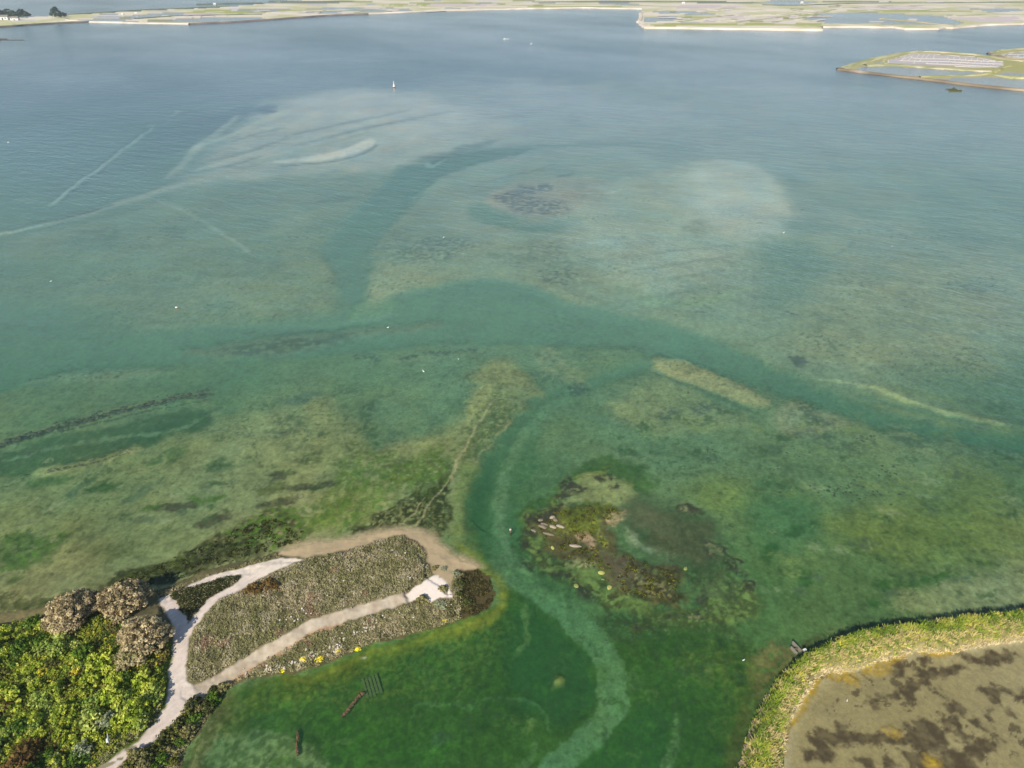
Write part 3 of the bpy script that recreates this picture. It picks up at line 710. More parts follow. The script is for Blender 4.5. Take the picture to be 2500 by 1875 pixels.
# --- right of the creek: flats with weed
area([(1300, 905), (1340, 870), (1420, 850), (1560, 850), (1580, 880), (1480, 900), (1400, 925), (1340, 930)], (112, 136, 96), 1.0, 12, 8, 0.7)
area([(1290, 860), (1350, 850), (1400, 880), (1440, 930), (1410, 945), (1340, 910)], (146, 150, 108), 0.7, 10, 8, 0.7, speck=(2, -0.2, 0.35))
area([(1385, 935), (1420, 932), (1438, 945), (1420, 958), (1395, 950)], (52, 62, 58), None, 5, 6, 0.95, speck=(1.2, -0.3, 0.25))
area([(1280, 900), (1330, 900), (1370, 925), (1330, 935)], (66, 84, 68), None, 8, 8, 0.7, speck=(1.2, 0, 0.25))
area([(1520, 840), (1600, 838), (1590, 850), (1530, 855)], (72, 94, 78), None, 6, 6, 0.7, speck=(2, -0.1, 0.3))
area([(1585, 880), (1605, 868), (1660, 872), (1720, 895), (1800, 930), (1868, 965), (1880, 990), (1850, 992), (1760, 965), (1680, 935), (1610, 905)], (160, 160, 108), 0.5, 5, 5, 0.95)
band([(1595, 905), (1660, 930), (1730, 955), (1800, 985), (1855, 1005)], [2, 5, 6, 6, 3], (82, 108, 78), 1.2, 4, 4, 0.85)
area([(1480, 985), (1550, 955), (1600, 930), (1680, 940), (1760, 985), (1840, 1015), (1800, 1040), (1720, 1050), (1650, 1060), (1540, 1040)], (140, 148, 100), 0.7, 12, 8, 0.8)
area([(1500, 985), (1560, 968), (1610, 980), (1620, 1015), (1560, 1030), (1510, 1015)], (152, 156, 104), None, 10, 6, 0.7)
area([(1610, 1000), (1650, 985), (1660, 1015), (1620, 1030)], (74, 86, 82), None, 8, 8, 0.8, speck=(1.6, -0.15, 0.3))
area([(1695, 985), (1740, 975), (1752, 995), (1710, 1012)], (72, 82, 80), None, 6, 8, 0.85, speck=(1.6, -0.15, 0.3))
area([(1900, 985), (1950, 978), (2050, 1010), (2070, 1030), (1980, 1060), (1900, 1050), (1880, 1020)], (142, 146, 106), 0.6, 8, 8, 0.85)
area([(1940, 1000), (2040, 1030), (2080, 1090), (2000, 1100), (1920, 1060)], (92, 104, 84), None, 20, 10, 0.7, speck=(2.0, 0, 0.35))
area([(1870, 1080), (1900, 1075), (1905, 1110), (1880, 1105)], (72, 90, 66), None, 6, 6, 0.7)
area([(2130, 1030), (2200, 1040), (2280, 1070), (2260, 1100), (2180, 1080)], (80, 98, 66), None, 12, 10, 0.8, speck=(2.0, -0.15, 0.35))
area([(2170, 1040), (2230, 1045), (2240, 1060), (2190, 1058)], (150, 154, 108), None, 6, 6, 0.7)
area([(2200, 1060), (2400, 1090), (2500, 1110), (2500, 1150), (2380, 1130), (2250, 1110)], (96, 112, 76), None, 20, 12, 0.7, speck=(2.2, -0.05, 0.35))
area([(2060, 1060), (2140, 1060), (2150, 1100), (2080, 1110)], (80, 92, 62), None, 16, 10, 0.7, speck=(1.6, 0.05, 0.3))
area([(1690, 1170), (1780, 1160), (1830, 1200), (1800, 1240), (1700, 1220)], (128, 144, 72), 0.7, 26, 10, 0.7)
area([(2000, 1260), (2200, 1230), (2500, 1270), (2520, 1380), (2300, 1370), (2100, 1340)], (122, 132, 58), 0.6, 40, 14, 0.65)
area([(1860, 1180), (1960, 1200), (2000, 1280), (1900, 1340), (1820, 1280)], (92, 130, 84), 1.2, 26, 12, 0.6)
area([(1925, 1285), (1948, 1272), (1965, 1285), (1955, 1300), (1930, 1300)], (52, 88, 42), None, 5, 5, 0.9)
area([(1870, 1320), (1900, 1325), (1890, 1360), (1855, 1355)], (54, 92, 40), None, 6, 6, 0.85)
area([(1940, 1400), (1985, 1395), (1980, 1425), (1950, 1430)], (48, 92, 38), None, 5, 6, 0.8)
area([(2130, 1420), (2230, 1405), (2330, 1395), (2330, 1412), (2220, 1430), (2150, 1432)], (62, 100, 38), None, 5, 8, 0.9, speck=(2, -0.4, 0.35))
area([(2120, 1462), (2140, 1458), (2150, 1470), (2128, 1476)], (56, 92, 36), None, 4, 4, 0.9)
area([(2360, 1370), (2450, 1355), (2500, 1360), (2440, 1378)], (88, 106, 44), None, 8, 8, 0.7, speck=(2, -0.2, 0.35))
area([(2200, 1440), (2350, 1420), (2500, 1410), (2520, 1470), (2380, 1485), (2200, 1490)], (142, 146, 98), 0.35, 16, 8, 0.7)
for k in range(170):
    u, v = RNG.uniform(1420, 2480), RNG.uniform(960, 1460)
    if 1360 < u < 1830 and 1120 < v < 1560: continue
    w, h = RNG.uniform(16, 80), RNG.uniform(5, 14)
    c = [(66, 88, 48), (152, 158, 110), (58, 84, 40), (84, 98, 76), (138, 148, 84)][k % 5]
    area([(u, v), (u + w * .5, v - h + w * .06), (u + w, v + w * .12), (u + w * .5, v + h + w * .06)], c, None, 4, 8, 0.72, speck=(1.4, -0.1, 0.35))
# --- the muddy islet
def zi(pts):
    return [(1200 + x / 3.318, 1100 + y / 3.318) for x, y in pts]
area(zi([(480, 330), (640, 150), (800, 60), (960, 20), (1150, 100), (1290, 160), (1320, 330), (1200, 380), (1000, 200), (800, 210), (620, 260), (500, 400), (300, 520), (220, 560), (260, 440)]), (70, 100, 38), 0.8, 9, 9, 0.9)
area(zi([(620, 240), (800, 150), (960, 120), (1020, 190), (880, 200), (700, 240), (560, 400), (400, 500), (420, 440)]), (126, 140, 62), 0.4, 7, 8, 0.8, speck=(1.0, -0.1, 0.3), rot=0.4, ax=3.0)
area(zi([(700, 220), (900, 180), (1060, 230), (1180, 340), (1100, 430), (900, 440), (700, 430), (420, 500), (400, 480), (560, 400)]), (132, 138, 84), 0.28, 8, 8, 0.8)
area(zi([(240, 560), (330, 500), (480, 600), (420, 720), (480, 860), (800, 960), (950, 1080), (1250, 1250), (1500, 1290), (1700, 1230), (1950, 1000), (2150, 1150), (2150, 1300), (1900, 1420), (1500, 1420), (1100, 1300), (820, 1180),
         (640, 1020), (400, 960), (260, 840), (240, 700)]), (120, 136, 66), 0.5, 10, 12, 0.8)
area(zi([(330, 610), (430, 500), (560, 460), (750, 430), (900, 440), (1080, 470), (1090, 560), (1000, 640), (1060, 800), (1200, 860), (1420, 900), (1560, 980), (1500, 1060), (1560, 1180), (1500, 1260), (1300, 1240), (1100, 1180),
         (950, 1080), (820, 960), (560, 880), (430, 800), (420, 700)]), (84, 78, 44), 0.02, 8, 10, 0.95)
area(zi([(500, 480), (740, 425), (900, 440), (1080, 500), (900, 560), (860, 640), (640, 680), (520, 640), (560, 560)]), (88, 100, 28), None, 6, 8, 0.95, speck=(0.9, -0.5, 0.35))
area(zi([(560, 600), (700, 560), (850, 560), (830, 640), (640, 690), (540, 680)]), (124, 130, 46), None, 6, 8, 0.7, speck=(0.7, 0.0, 0.25))
area(zi([(600, 470), (800, 440), (1000, 480), (900, 560), (700, 540)]), (54, 62, 22), None, 6, 8, 0.8, speck=(0.8, 0.05, 0.25))
area(zi([(860, 640), (940, 760), (920, 790), (850, 700)]), (146, 152, 44), None, 4, 4, 0.85, speck=(0.6, -0.1, 0.25))
area(zi([(690, 680), (780, 660), (830, 720), (830, 800), (860, 810), (780, 770), (700, 730)]), (168, 144, 108), -0.06, 3, 3, 0.95)
area(zi([(930, 540), (1010, 490), (1090, 470), (1080, 560), (1010, 600), (940, 580)]), (164, 150, 108), 0.0, 5, 5, 0.9, speck=(0.8, -0.35, 0.25))
area(zi([(430, 720), (620, 700), (800, 790), (780, 900), (560, 880), (430, 820)]), (78, 74, 40), None, 8, 8, 0.8, speck=(1.1, -0.2, 0.35))
area(zi([(900, 820), (1100, 880), (1250, 960), (1180, 1060), (1000, 1060), (880, 940)]), (92, 82, 58), None, 10, 8, 0.8)
area(zi([(1150, 900), (1500, 940), (1560, 1000), (1440, 1080), (1540, 1180), (1480, 1260), (1280, 1240), (1150, 1100)]), (56, 58, 26), None, 8, 10, 0.9, speck=(1.0, -0.2, 0.35))
area(zi([(1180, 980), (1300, 1040), (1480, 1100), (1440, 1180), (1280, 1180), (1180, 1100)]), (142, 136, 86), None, 8, 10, 0.75, speck=(0.8, 0.15, 0.2))
area(zi([(820, 860), (900, 900), (1000, 1000), (920, 1080), (840, 1000)]), (84, 94, 30), None, 6, 8, 0.85, speck=(0.8, -0.1, 0.3))
area(zi([(1120, 380), (1290, 380), (1390, 470), (1500, 480), (1740, 570), (1795, 680), (1700, 720), (1830, 830), (1760, 930), (1600, 955), (1450, 890), (1300, 810), (1210, 660), (1080, 600), (1100, 480)]), (88, 86, 58), 0.3, 22, 14, 0.85, load=0.36)
area(zi([(1300, 780), (1420, 780), (1600, 830), (1500, 880), (1340, 850)]), (148, 152, 108), None, 6, 8, 0.9, speck=(0.9, -0.1, 0.3))
area(zi([(1500, 560), (1640, 640), (1700, 700), (1600, 760), (1500, 680)]), (64, 62, 40), None, 12, 10, 0.8, speck=(1.1, -0.1, 0.35))
area(zi([(1250, 640), (1450, 720), (1560, 860), (1700, 900), (1500, 880), (1330, 790)]), (66, 66, 40), None, 10, 10, 0.7, speck=(1.2, -0.15, 0.35))
area(zi([(1160, 420), (1300, 450), (1400, 560), (1300, 640), (1180, 560)]), (112, 108, 76), None, 16, 10, 0.5)
area(zi([(1070, 620), (1140, 640), (1220, 740), (1300, 800), (1280, 825), (1190, 790), (1100, 700)]), (138, 154, 116), 0.3, 4, 4, 0.95)
for p in [[(1090, 610), (1150, 640), (1230, 740), (1320, 800), (1290, 740), (1180, 630)], [(1220, 690), (1300, 700), (1280, 740)]]:
    area(zi(p), (58, 60, 38), None, 4, 5, 0.6)
# weedy ledges round it
area(zi([(1300, 620), (1500, 600), (1750, 640), (1800, 720), (1840, 840), (1740, 940), (1600, 960), (1420, 900), (1320, 800)]), (112, 104, 72), None, 12, 10, 0.75, speck=(0.9, 0.1, 0.25))
area(zi([(250, 520), (420, 440), (560, 380), (700, 420), (500, 520), (430, 640), (430, 800), (640, 900), (900, 1060), (1200, 1250), (1500, 1300), (1640, 1200), (1560, 1000), (1800, 900), (1960, 1000), (2150, 1120), (2150, 1320), (1950, 1460), (1500, 1500),
         (1050, 1420), (760, 1220), (600, 1040), (330, 980), (230, 860), (220, 640)]), (62, 62, 32), None, 14, 14, 0.88, speck=(1.5, -0.08, 0.32))
area(zi([(1560, 980), (1640, 900), (1800, 860), (1960, 980), (2100, 1120), (2050, 1260), (1800, 1240), (1640, 1140)]), (66, 72, 40), None, 16, 14, 0.8, speck=(1.2, -0.15, 0.35))
area(zi([(1350, 420), (1480, 470), (1700, 540), (1800, 660), (1760, 760), (1850, 850), (1760, 940), (1640, 960), (1560, 860), (1520, 640)]), (60, 58, 38), None, 10, 10, 0.6, speck=(1.4, -0.1, 0.35))
for p in [[(550, 230), (620, 205), (720, 260), (770, 310), (690, 350), (600, 370), (560, 300)], [(530, 350), (600, 360), (620, 400), (560, 400)], [(540, 420), (580, 415), (560, 450)],
          [(940, 280), (1000, 265), (1030, 290), (980, 305)], [(930, 170), (980, 180), (970, 225), (945, 205)], [(830, 215), (900, 215), (905, 245), (860, 245)],
          [(240, 520), (300, 500), (350, 540), (310, 580), (260, 560)], [(380, 520), (500, 450), (560, 470), (520, 540), (360, 590), (330, 580)], [(240, 640), (330, 630), (380, 680), (300, 690)],
          [(240, 750), (330, 760), (400, 830), (330, 810), (250, 790)], [(260, 900), (360, 930), (480, 960), (640, 990), (600, 1020), (400, 980), (270, 950)],
          [(690, 1040), (760, 1100), (860, 1180), (800, 1220), (710, 1180), (690, 1100)], [(780, 1330), (880, 1380), (860, 1430), (800, 1400)],
          [(1720, 700), (1790, 720), (1900, 800), (2030, 880), (2030, 910), (1900, 860), (1790, 800), (1720, 760)], [(1900, 880), (2000, 940), (2060, 1020), (1980, 980), (1910, 930)],
          [(2030, 1020), (2100, 1050), (2157, 1120), (2150, 1160), (2060, 1090)], [(1500, 430), (1600, 425), (1710, 460), (1700, 510), (1640, 540), (1540, 510), (1500, 470)],
          [(1730, 810), (1800, 810), (1830, 850), (1760, 870)], [(1580, 1330), (1680, 1310), (1750, 1350), (1680, 1380), (1600, 1370)], [(1350, 1330), (1480, 1320), (1560, 1340), (1440, 1350)],
          [(1100, 1460), (1200, 1430), (1260, 1460), (1180, 1500)], [(1060, 1390), (1180, 1400), (1340, 1440), (1240, 1440)], [(1640, 1190), (1740, 1120), (1840, 1150), (1780, 1220)]]:
    area(zi(p), (52, 52, 40), 0.15, 4, 6, 0.92, speck=(0.9, -0.5, 0.35))
for p in [[(630, 330), (670, 335), (670, 370), (635, 365)], [(1540, 470), (1600, 465), (1620, 500), (1560, 500)], [(1740, 825), (1790, 830), (1780, 850)], [(1600, 1335), (1680, 1330), (1690, 1355), (1620, 1360)],
          [(1780, 750), (1880, 830), (1860, 850), (1740, 780)]]:
    area(zi(p), (148, 144, 98), None, 3, 4, 0.85, speck=(0.6, -0.2, 0.3))
area(zi([(640, 870), (800, 910), (780, 950), (640, 950), (560, 920)]), (150, 150, 98), 0.1, 6, 6, 0.8, speck=(0.7, -0.1, 0.3))
area(zi([(1640, 1000), (1900, 980), (1980, 1150), (1900, 1250), (1700, 1200), (1600, 1080)]), (92, 104, 60), 0.4, 14, 12, 0.75, speck=(1.6, -0.2, 0.4))
for k in range(60):
    u, v = RNG.uniform(1450, 1830), RNG.uniform(1440, 1640)
    w, h = RNG.uniform(8, 34), RNG.uniform(3, 8)
    c = [(62, 70, 44), (128, 140, 76), (66, 92, 34), (72, 74, 52), (108, 124, 56)][k % 5]
    area([(u, v), (u + w * .5, v - h), (u + w, v + w * .15), (u + w * .5, v + h)], c, None, 3, 5, 0.8, speck=(0.9, -0.15, 0.35))
# --- near bay: green weed meadow, pale channel floor
area([(440, 2050), (470, 1830), (500, 1780), (540, 1710), (640, 1660), (760, 1640), (880, 1596), (1000, 1562), (1120, 1525), (1205, 1480), (1225, 1440), (1280, 1450), (1400, 1530), (1560, 1560), (1700, 1530), (1800, 1560), (1850, 1640),
      (1800, 1770), (1770, 2050)], (64, 94, 26), 0.9, 10, 8, 0.92)
area([(620, 1665), (760, 1650), (880, 1606), (1010, 1568), (1120, 1535), (1200, 1490), (1190, 1530), (1060, 1580), (900, 1640), (760, 1690), (600, 1740)], (96, 108, 34), 0.4, 12, 8, 0.7)
area([(560, 1690), (760, 1680), (900, 1700), (880, 1780), (760, 1800), (600, 1780)], (62, 92, 24), None, 20, 12, 0.7, speck=(2.0, -0.2, 0.4))
area([(760, 1720), (860, 1740), (1000, 1800), (1100, 1800), (1050, 1900), (820, 1900)], (62, 108, 24), None, 30, 12, 0.6)
area([(1240, 1470), (1300, 1470), (1400, 1555), (1460, 1630), (1455, 1710), (1400, 1760), (1300, 1740), (1250, 1660), (1230, 1560)], (44, 86, 34), 1.5, 20, 10, 0.7)
area([(1060, 1560), (1200, 1500), (1240, 1540), (1220, 1620), (1120, 1660), (1000, 1640)], (92, 122, 56), None, 20, 14, 0.6, speck=(2.2, -0.1, 0.4))
area([(1400, 1820), (1480, 1790), (1560, 1720), (1640, 1740), (1640, 1860), (1560, 1990), (1400, 1990)], (46, 90, 30), 1.3, 18, 10, 0.7)
area([(1215, 1405), (1290, 1455), (1350, 1500), (1420, 1570), (1455, 1620), (1460, 1690), (1445, 1750), (1375, 1800), (1320, 1850), (1290, 1990), (1390, 1990), (1405, 1868), (1480, 1800), (1525, 1740), (1532, 1680), (1518, 1620), (1500, 1560),
      (1440, 1495), (1380, 1450), (1320, 1415), (1260, 1385)], (112, 146, 96), 1.1, 4, 2.5, 0.92, tex=False)
area([(1470, 1620), (1510, 1610), (1528, 1690), (1510, 1750), (1440, 1800), (1460, 1720)], (122, 148, 84), 1.0, 10, 5, 0.6)
area([(1280, 1440), (1380, 1440), (1460, 1480), (1440, 1500), (1330, 1470)], (116, 148, 92), 1.1, 12, 8, 0.7)
band([(1280, 1470), (1290, 1500), (1288, 1540), (1268, 1575), (1255, 1600)], [5, 8, 7, 6, 3], (112, 138, 76), 0.9, 4, 4, 0.7)
band([(1020, 1712), (1080, 1716), (1150, 1716), (1180, 1704), (1250, 1698), (1300, 1712), (1332, 1745), (1338, 1780)], [4, 4, 4, 3.5, 4, 4, 5, 3], (102, 138, 82), 0.9, 5, 4, 0.6)
area([(1348, 1650), (1360, 1640), (1374, 1650), (1365, 1672), (1352, 1668)], (152, 160, 84), 0.5, 4, 3, 0.9)
band([(1360, 1630), (1380, 1600), (1395, 1585)], [8, 9, 6], (100, 124, 58), None, 8, 5, 0.6, speck=(1.2, -0.1, 0.3))
area([(1290, 1755), (1305, 1748), (1312, 1765), (1300, 1775)], (130, 148, 78), None, 5, 4, 0.6)
area([(1530, 1640), (1560, 1645), (1570, 1680), (1540, 1670)], (106, 130, 78), None, 8, 8, 0.6)
band([(1645, 1745), (1655, 1790), (1640, 1840), (1615, 1890)], [5, 10, 11, 10], (112, 138, 84), 0.8, 5, 4, 0.8)
band([(1310, 1790), (1300, 1830), (1270, 1870), (1260, 1910)], [3, 8, 14, 14], (104, 134, 78), 0.9, 5, 5, 0.6)
area([(440, 2000), (478, 1850), (500, 1800), (560, 1782), (640, 1778), (720, 1796), (790, 1850), (800, 2000)], (122, 140, 88), 0.7, 8, 8, 0.95)
area([(500, 1700), (560, 1690), (600, 1740), (560, 1790), (500, 1780)], (110, 118, 62), 0.35, 14, 10, 0.6)
area([(455, 1860), (480, 1800), (510, 1755), (530, 1720), (560, 1700), (540, 1760), (500, 1850), (470, 1990)], (118, 112, 68), 0.12, 12, 6, 0.7)
area([(1050, 1790), (1070, 1778), (1095, 1785), (1098, 1805), (1070, 1815), (1052, 1805)], (72, 96, 56), None, 5, 4, 0.8)
area([(1655, 1600), (1740, 1570), (1850, 1580), (1860, 1640), (1800, 1740), (1760, 1800), (1740, 1700)], (96, 116, 48), 0.5, 18, 12, 0.7, speck=(1.6, -0.15, 0.4))
area([(1700, 1640), (1740, 1610), (1730, 1640), (1710, 1650)], (70, 74, 50), None, 5, 6, 0.8, speck=(0.8, -0.1, 0.3))
for k in range(46):
    u, v = RNG.uniform(1640, 1830), RNG.uniform(1540, 1880)
    w, h = RNG.uniform(6, 22), RNG.uniform(4, 10)
    if u > 1830 - (v - 1600) * .18: continue
    area([(u, v), (u + w * .5, v - h), (u + w, v), (u + w * .5, v + h)], (60, 76, 58) if k % 3 else (112, 130, 62), None, 3, 5, 0.75, speck=(0.8, -0.2, 0.35))
for k in range(40):
    u, v = RNG.uniform(620, 1640), RNG.uniform(1640, 1880)
    w, h = RNG.uniform(10, 50), RNG.uniform(4, 12)
    c = [(52, 88, 24), (88, 124, 52), (72, 112, 30)][k % 3]
    area([(u, v), (u + w * .5, v - h), (u + w, v), (u + w * .5, v + h)], c, None, 6, 8, 0.5, speck=(1.4, -0.15, 0.4))
area([(1480, 1520), (1560, 1490), (1700, 1480), (1830, 1540), (1850, 1600), (1760, 1650), (1600, 1640), (1540, 1600)], (66, 80, 34), None, 24, 14, 0.75, speck=(1.5, -0.05, 0.35))
area([(1540, 1650), (1640, 1640), (1780, 1660), (1760, 1780), (1680, 1840), (1600, 1760)], (58, 92, 30), None, 24, 14, 0.6, speck=(1.8, -0.1, 0.4))
area([(470, 1990), (520, 1720), (760, 1650), (1000, 1570), (1200, 1500), (1280, 1560), (1240, 1700), (1300, 1990)], (44, 72, 18), None, 20, 14, 0.6, speck=(1.1, 0.0, 0.35))
area([(520, 1720), (760, 1650), (1000, 1570), (1200, 1500), (1240, 1560), (1100, 1680), (800, 1740)], (108, 122, 46), None, 20, 14, 0.55, speck=(0.9, 0.15, 0.3))
area([(1540, 1560), (1800, 1560), (1840, 1640), (1780, 1850), (1560, 1990), (1530, 1760)], (48, 76, 22), None, 20, 14, 0.6, speck=(1.1, 0.0, 0.35))
# weed on the foot of the right bank, sluice mouth
bo = [(u, v) for u, v in BANK_OUT]
band([(u - 14, v - 10) for u, v in bo], 15, (62, 68, 34), 0.2, 10, 8, 0.8, speck=(1.4, -0.4, 0.4))
area([(1840, 1590), (1880, 1570), (1930, 1575), (1950, 1590), (1900, 1640), (1850, 1690), (1830, 1660)], (104, 100, 58), 0.15, 10, 8, 0.8, speck=(0.9, -0.3, 0.35))
area([(1810, 1700), (1860, 1660), (1840, 1730), (1810, 1800), (1790, 1870), (1760, 1870)], (78, 88, 36), 0.25, 12, 8, 0.7, speck=(1.2, -0.3, 0.4))
area([(1926, 1574), (1934, 1574), (1950, 1592), (1944, 1602)], (158, 142, 104), 0.05, 2, 1, 0.8, curve=False)

area([(1330, 1480), (1420, 1565), (1462, 1620), (1468, 1690), (1450, 1750), (1385, 1800), (1325, 1850), (1295, 1990), (1385, 1990), (1398, 1866), (1474, 1800), (1518, 1740), (1525, 1680), (1510, 1620), (1490, 1560), (1430, 1498), (1370, 1455)], (110, 146, 98), 1.1, 6, 4, 0.45, tex=False)

# yellow-green algae fringe round the tip and along the lower shore
band([(1125, 1330), (1165, 1370), (1212, 1412), (1226, 1452), (1204, 1500), (1150, 1524), (1085, 1545), (1000, 1570), (900, 1596), (800, 1640), (700, 1660)], [8, 12, 14, 13, 12, 11, 10, 9, 8, 7, 6], (124, 132, 44), 0.25, 12, 6, 0.8)
band([(1150, 1290), (1160, 1340), (1190, 1385)], [6, 9, 9], (96, 116, 44), 0.5, 10, 6, 0.6)

# bright green weed in the shallows and in the bay
for pl_ in ([(820, 1120), (900, 1095), (1000, 1110), (1080, 1090), (1090, 1150), (1000, 1190), (900, 1200), (830, 1170)], [(560, 1290), (640, 1245), (720, 1250), (780, 1215), (840, 1230), (780, 1300), (700, 1330), (600, 1330)],
            [(840, 1230), (900, 1210), (960, 1215), (900, 1270), (840, 1290)], [(0, 1310), (90, 1300), (170, 1300), (120, 1370), (0, 1390)]):
    area(pl_, (84, 116, 36), None, 14, 12, 0.75, speck=(1.5, 0.0, 0.35))
for k in range(34):
    u, v = RNG.uniform(560, 1640), RNG.uniform(1600, 1880)
    w, h = RNG.uniform(20, 90), RNG.uniform(8, 24)
    area([(u, v), (u + w * .5, v - h), (u + w, v - h * .3), (u + w * .6, v + h)], [(92, 132, 44), (110, 134, 66), (80, 122, 30)][k % 3], None, 8, 10, 0.55, speck=(1.3, 0.05, 0.35))
# ------------------------------------------------------------------ fine mottling of the bottom
# away from the shore the water evens the bottom out
_e = 0.25 * smooth(130, 230, Y)
C = C * (1 - _e[:, None]) + lin((134, 147, 114)) * _e[:, None]
D = D * (1 - _e * 0.8) + 1.15 * _e * 0.8
_q = 1 - 0.75 * smooth(150, 300, Y)
mot = 0.16 * fbm(X, Y, 26, 4, 301, CELLF) + _q * 0.20 * fbm(X, Y, 6, 3, 302, CELLF, 0.7) + _q * 0.26 * fbm(X, Y, 1.5, 3, 304, CELLF, 0.75)
C *= np.clip(1 + mot, 0.5, 1.6)[:, None]
# small weed clumps strewn everywhere, thicker in some places than in others
wd_ = fbm(X, Y, 1.7, 4, 305, CELLF, 0.7) + 0.55 * fbm(X, Y, 24, 3, 306, CELLF)
wk = 0.55 * smooth(0.66, 1.0, wd_) * smooth(420, 260, Y)
C = C * (1 - wk[:, None]) + lin((64, 80, 44)) * wk[:, None]
wd_ = fbm(X, Y, 5.0, 4, 307, CELLF, 0.65) + 0.5 * fbm(X, Y, 60, 3, 308, CELLF)
wk = 0.14 * smooth(0.55, 1.0, wd_) * smooth(150, 260, Y) * smooth(900, 500, Y)
C = C * (1 - wk[:, None]) + lin((92, 106, 86)) * wk[:, None]
# slight tint changes: greener and browner drifts
tn = fbm(X, Y, 18, 4, 309, CELLF)[:, None]
C *= 1 + tn * np.array([[0.10, 0.0, -0.10]])
D += 0.10 * fbm(X, Y, 34, 4, 303, CELLF)
D = np.maximum(D, 0.02)
# currents round the steps of the bottom off
D0 = D.copy()
Dg_ = D.reshape(NR, NC)
for _ in range(3):
    P_ = np.pad(Dg_, 2, mode='edge')
    Dg_ = (P_[2:-2, :-4] + P_[2:-2, 1:-3] + P_[2:-2, 2:-2] + P_[2:-2, 3:-1] + P_[2:-2, 4:]) / 5
    P_ = np.pad(Dg_, 2, mode='edge')
    Dg_ = (P_[:-4, 2:-2] + P_[1:-3, 2:-2] + P_[2:-2, 2:-2] + P_[3:-1, 2:-2] + P_[4:, 2:-2]) / 5
D = Dg_.ravel().copy()

# ------------------------------------------------------------------ land
P_PEN = catmull(gpts(PENINSULA), 3, True)
P_BANK = gpts(BANK)
P_POND = gpts(POND)
s_pen = np.full(N, -1e3); s_bank = np.full(N, -1e3); s_pond = np.full(N, -1e3)
near = np.nonzero(Y < 260)[0]
xn, yn = X[near], Y[near]
jag = 0.35 * fbm(xn, yn, 2.4, 4, 401, None, 0.6)
s_pen[near] = sd_poly(P_PEN, xn, yn) + jag
s_bank[near] = sd_poly(P_BANK, xn, yn) + jag * 0.6
s_pond[near] = sd_poly(P_POND, xn, yn)

Z = -D * 0.6
# shelving shores
sh = np.maximum(s_pen, -1e3)
k = s_pen > -9
Z[k] = np.where(s_pen[k] < 0, np.maximum(Z[k], -0.03 - 0.10 * (-s_pen[k])), Z[k])
k = (s_bank > -4)
Z[k] = np.where(s_bank[k] < 0, np.maximum(Z[k], -0.05 - 0.25 * (-s_bank[k])), Z[k])
pen = s_pen >= 0
Z[pen] = 0.02 + 1.5 * smooth(0, 9, s_pen[pen]) + 0.12 * fbm(X[pen], Y[pen], 3.0, 4, 411)
_tp = gpts([(1108, 1395), (1150, 1375), (1260, 1400), (1260, 1500), (1150, 1540), (1100, 1520), (1112, 1450)])
_dt = sd_poly(_tp, X[near], Y[near])
kt = near[(_dt > -1.5) & (s_pen[near] >= 0)]
_ft = smooth(-1.5, 1.5, _dt[(_dt > -1.5) & (s_pen[near] >= 0)])
Z[kt] = Z[kt] * (1 - _ft) + np.minimum(Z[kt], 0.03 + 0.05 * s_pen[kt]) * _ft
pond = (s_pond > 0) & (s_bank < 0)
Z[pond] = np.maximum(-0.32 + 0.05 * fbm(X[pond], Y[pond], 6, 3, 412, CELLF[pond]), -0.02 + 0.16 * s_bank[pond])
bank = s_bank >= 0
Z[bank] = 0.05 + 2.0 * smooth(0, 1.5, s_bank[bank]) + 0.12 * fbm(X[bank], Y[bank], 1.6, 4, 413)

REG = np.zeros(N, np.int8)          # 0 bed 1 scrub soil 2 path 3 pond bed 4 bank 5 marsh 6 beach
REG[pen] = 1; REG[pond] = 3; REG[bank] = 4

# colours of the land
def inside(pts, z=1.4, rag=0.25, lam=1.5, seed=0, curve=False):
    P = gpts(pts, z)
    if curve: P = catmull(P, 3, True)
    lo, hi = P.min(0) - 3, P.max(0) + 3
    idx = np.nonzero((X > lo[0]) & (X < hi[0]) & (Y > lo[1]) & (Y < hi[1]))[0]
    d = sd_poly(P, X[idx], Y[idx]) + rag * fbm(X[idx], Y[idx], lam, 4, 500 + seed, None, 0.6)
    return idx, d


def paint(idx, m, col):
    C[idx] = C[idx] * (1 - m[:, None]) + lin(col) * m[:, None]


ip = np.nonzero(pen)[0]
nzp = fbm(X[ip], Y[ip], 3.0, 5, 421, None, 0.6)
C[ip] = lin((104, 98, 68)) * (1 + 0.25 * nzp[:, None])
# dense green thicket ground to the left of the path
THICKET = [(-900, 1530), (0, 1530), (140, 1500), (230, 1500), (330, 1530), (418, 1560), (421, 1593), (414, 1629), (410, 1673), (405, 1716), (376, 1760), (340, 1799), (289, 1839), (237, 1875), (60, 2000), (-900, 2100)]
i2, d2 = inside(THICKET, 1.5, 0.4, 2.0, 1)
paint(i2, smooth(-0.4, 0.4, d2) * pen[i2], (92, 104, 40))
LEFT_SAND = [(-900, 1490), (0, 1494), (125, 1476), (128, 1500), (60, 1518), (0, 1524), (-900, 1550)]
i2, d2 = inside(LEFT_SAND, 0.3, 0.2, 2.0, 2)
paint(i2, smooth(-0.5, 0.5, d2) * pen[i2], (128, 118, 78))
it_, dt_ = inside([(1110, 1392), (1150, 1380), (1260, 1400), (1260, 1500), (1150, 1540), (1095, 1520), (1108, 1450)], 0.1, 0.4, 1.5, 9)
paint(it_, smooth(-0.6, 0.6, dt_) * pen[it_] * 0.85, (74, 64, 36))
# wet margin
ms = smooth(1.4, 0.0, s_pen[ip])
C[ip] = C[ip] * (1 - 0.6 * ms[:, None]) + lin((86, 82, 48)) * 0.6 * ms[:, None]
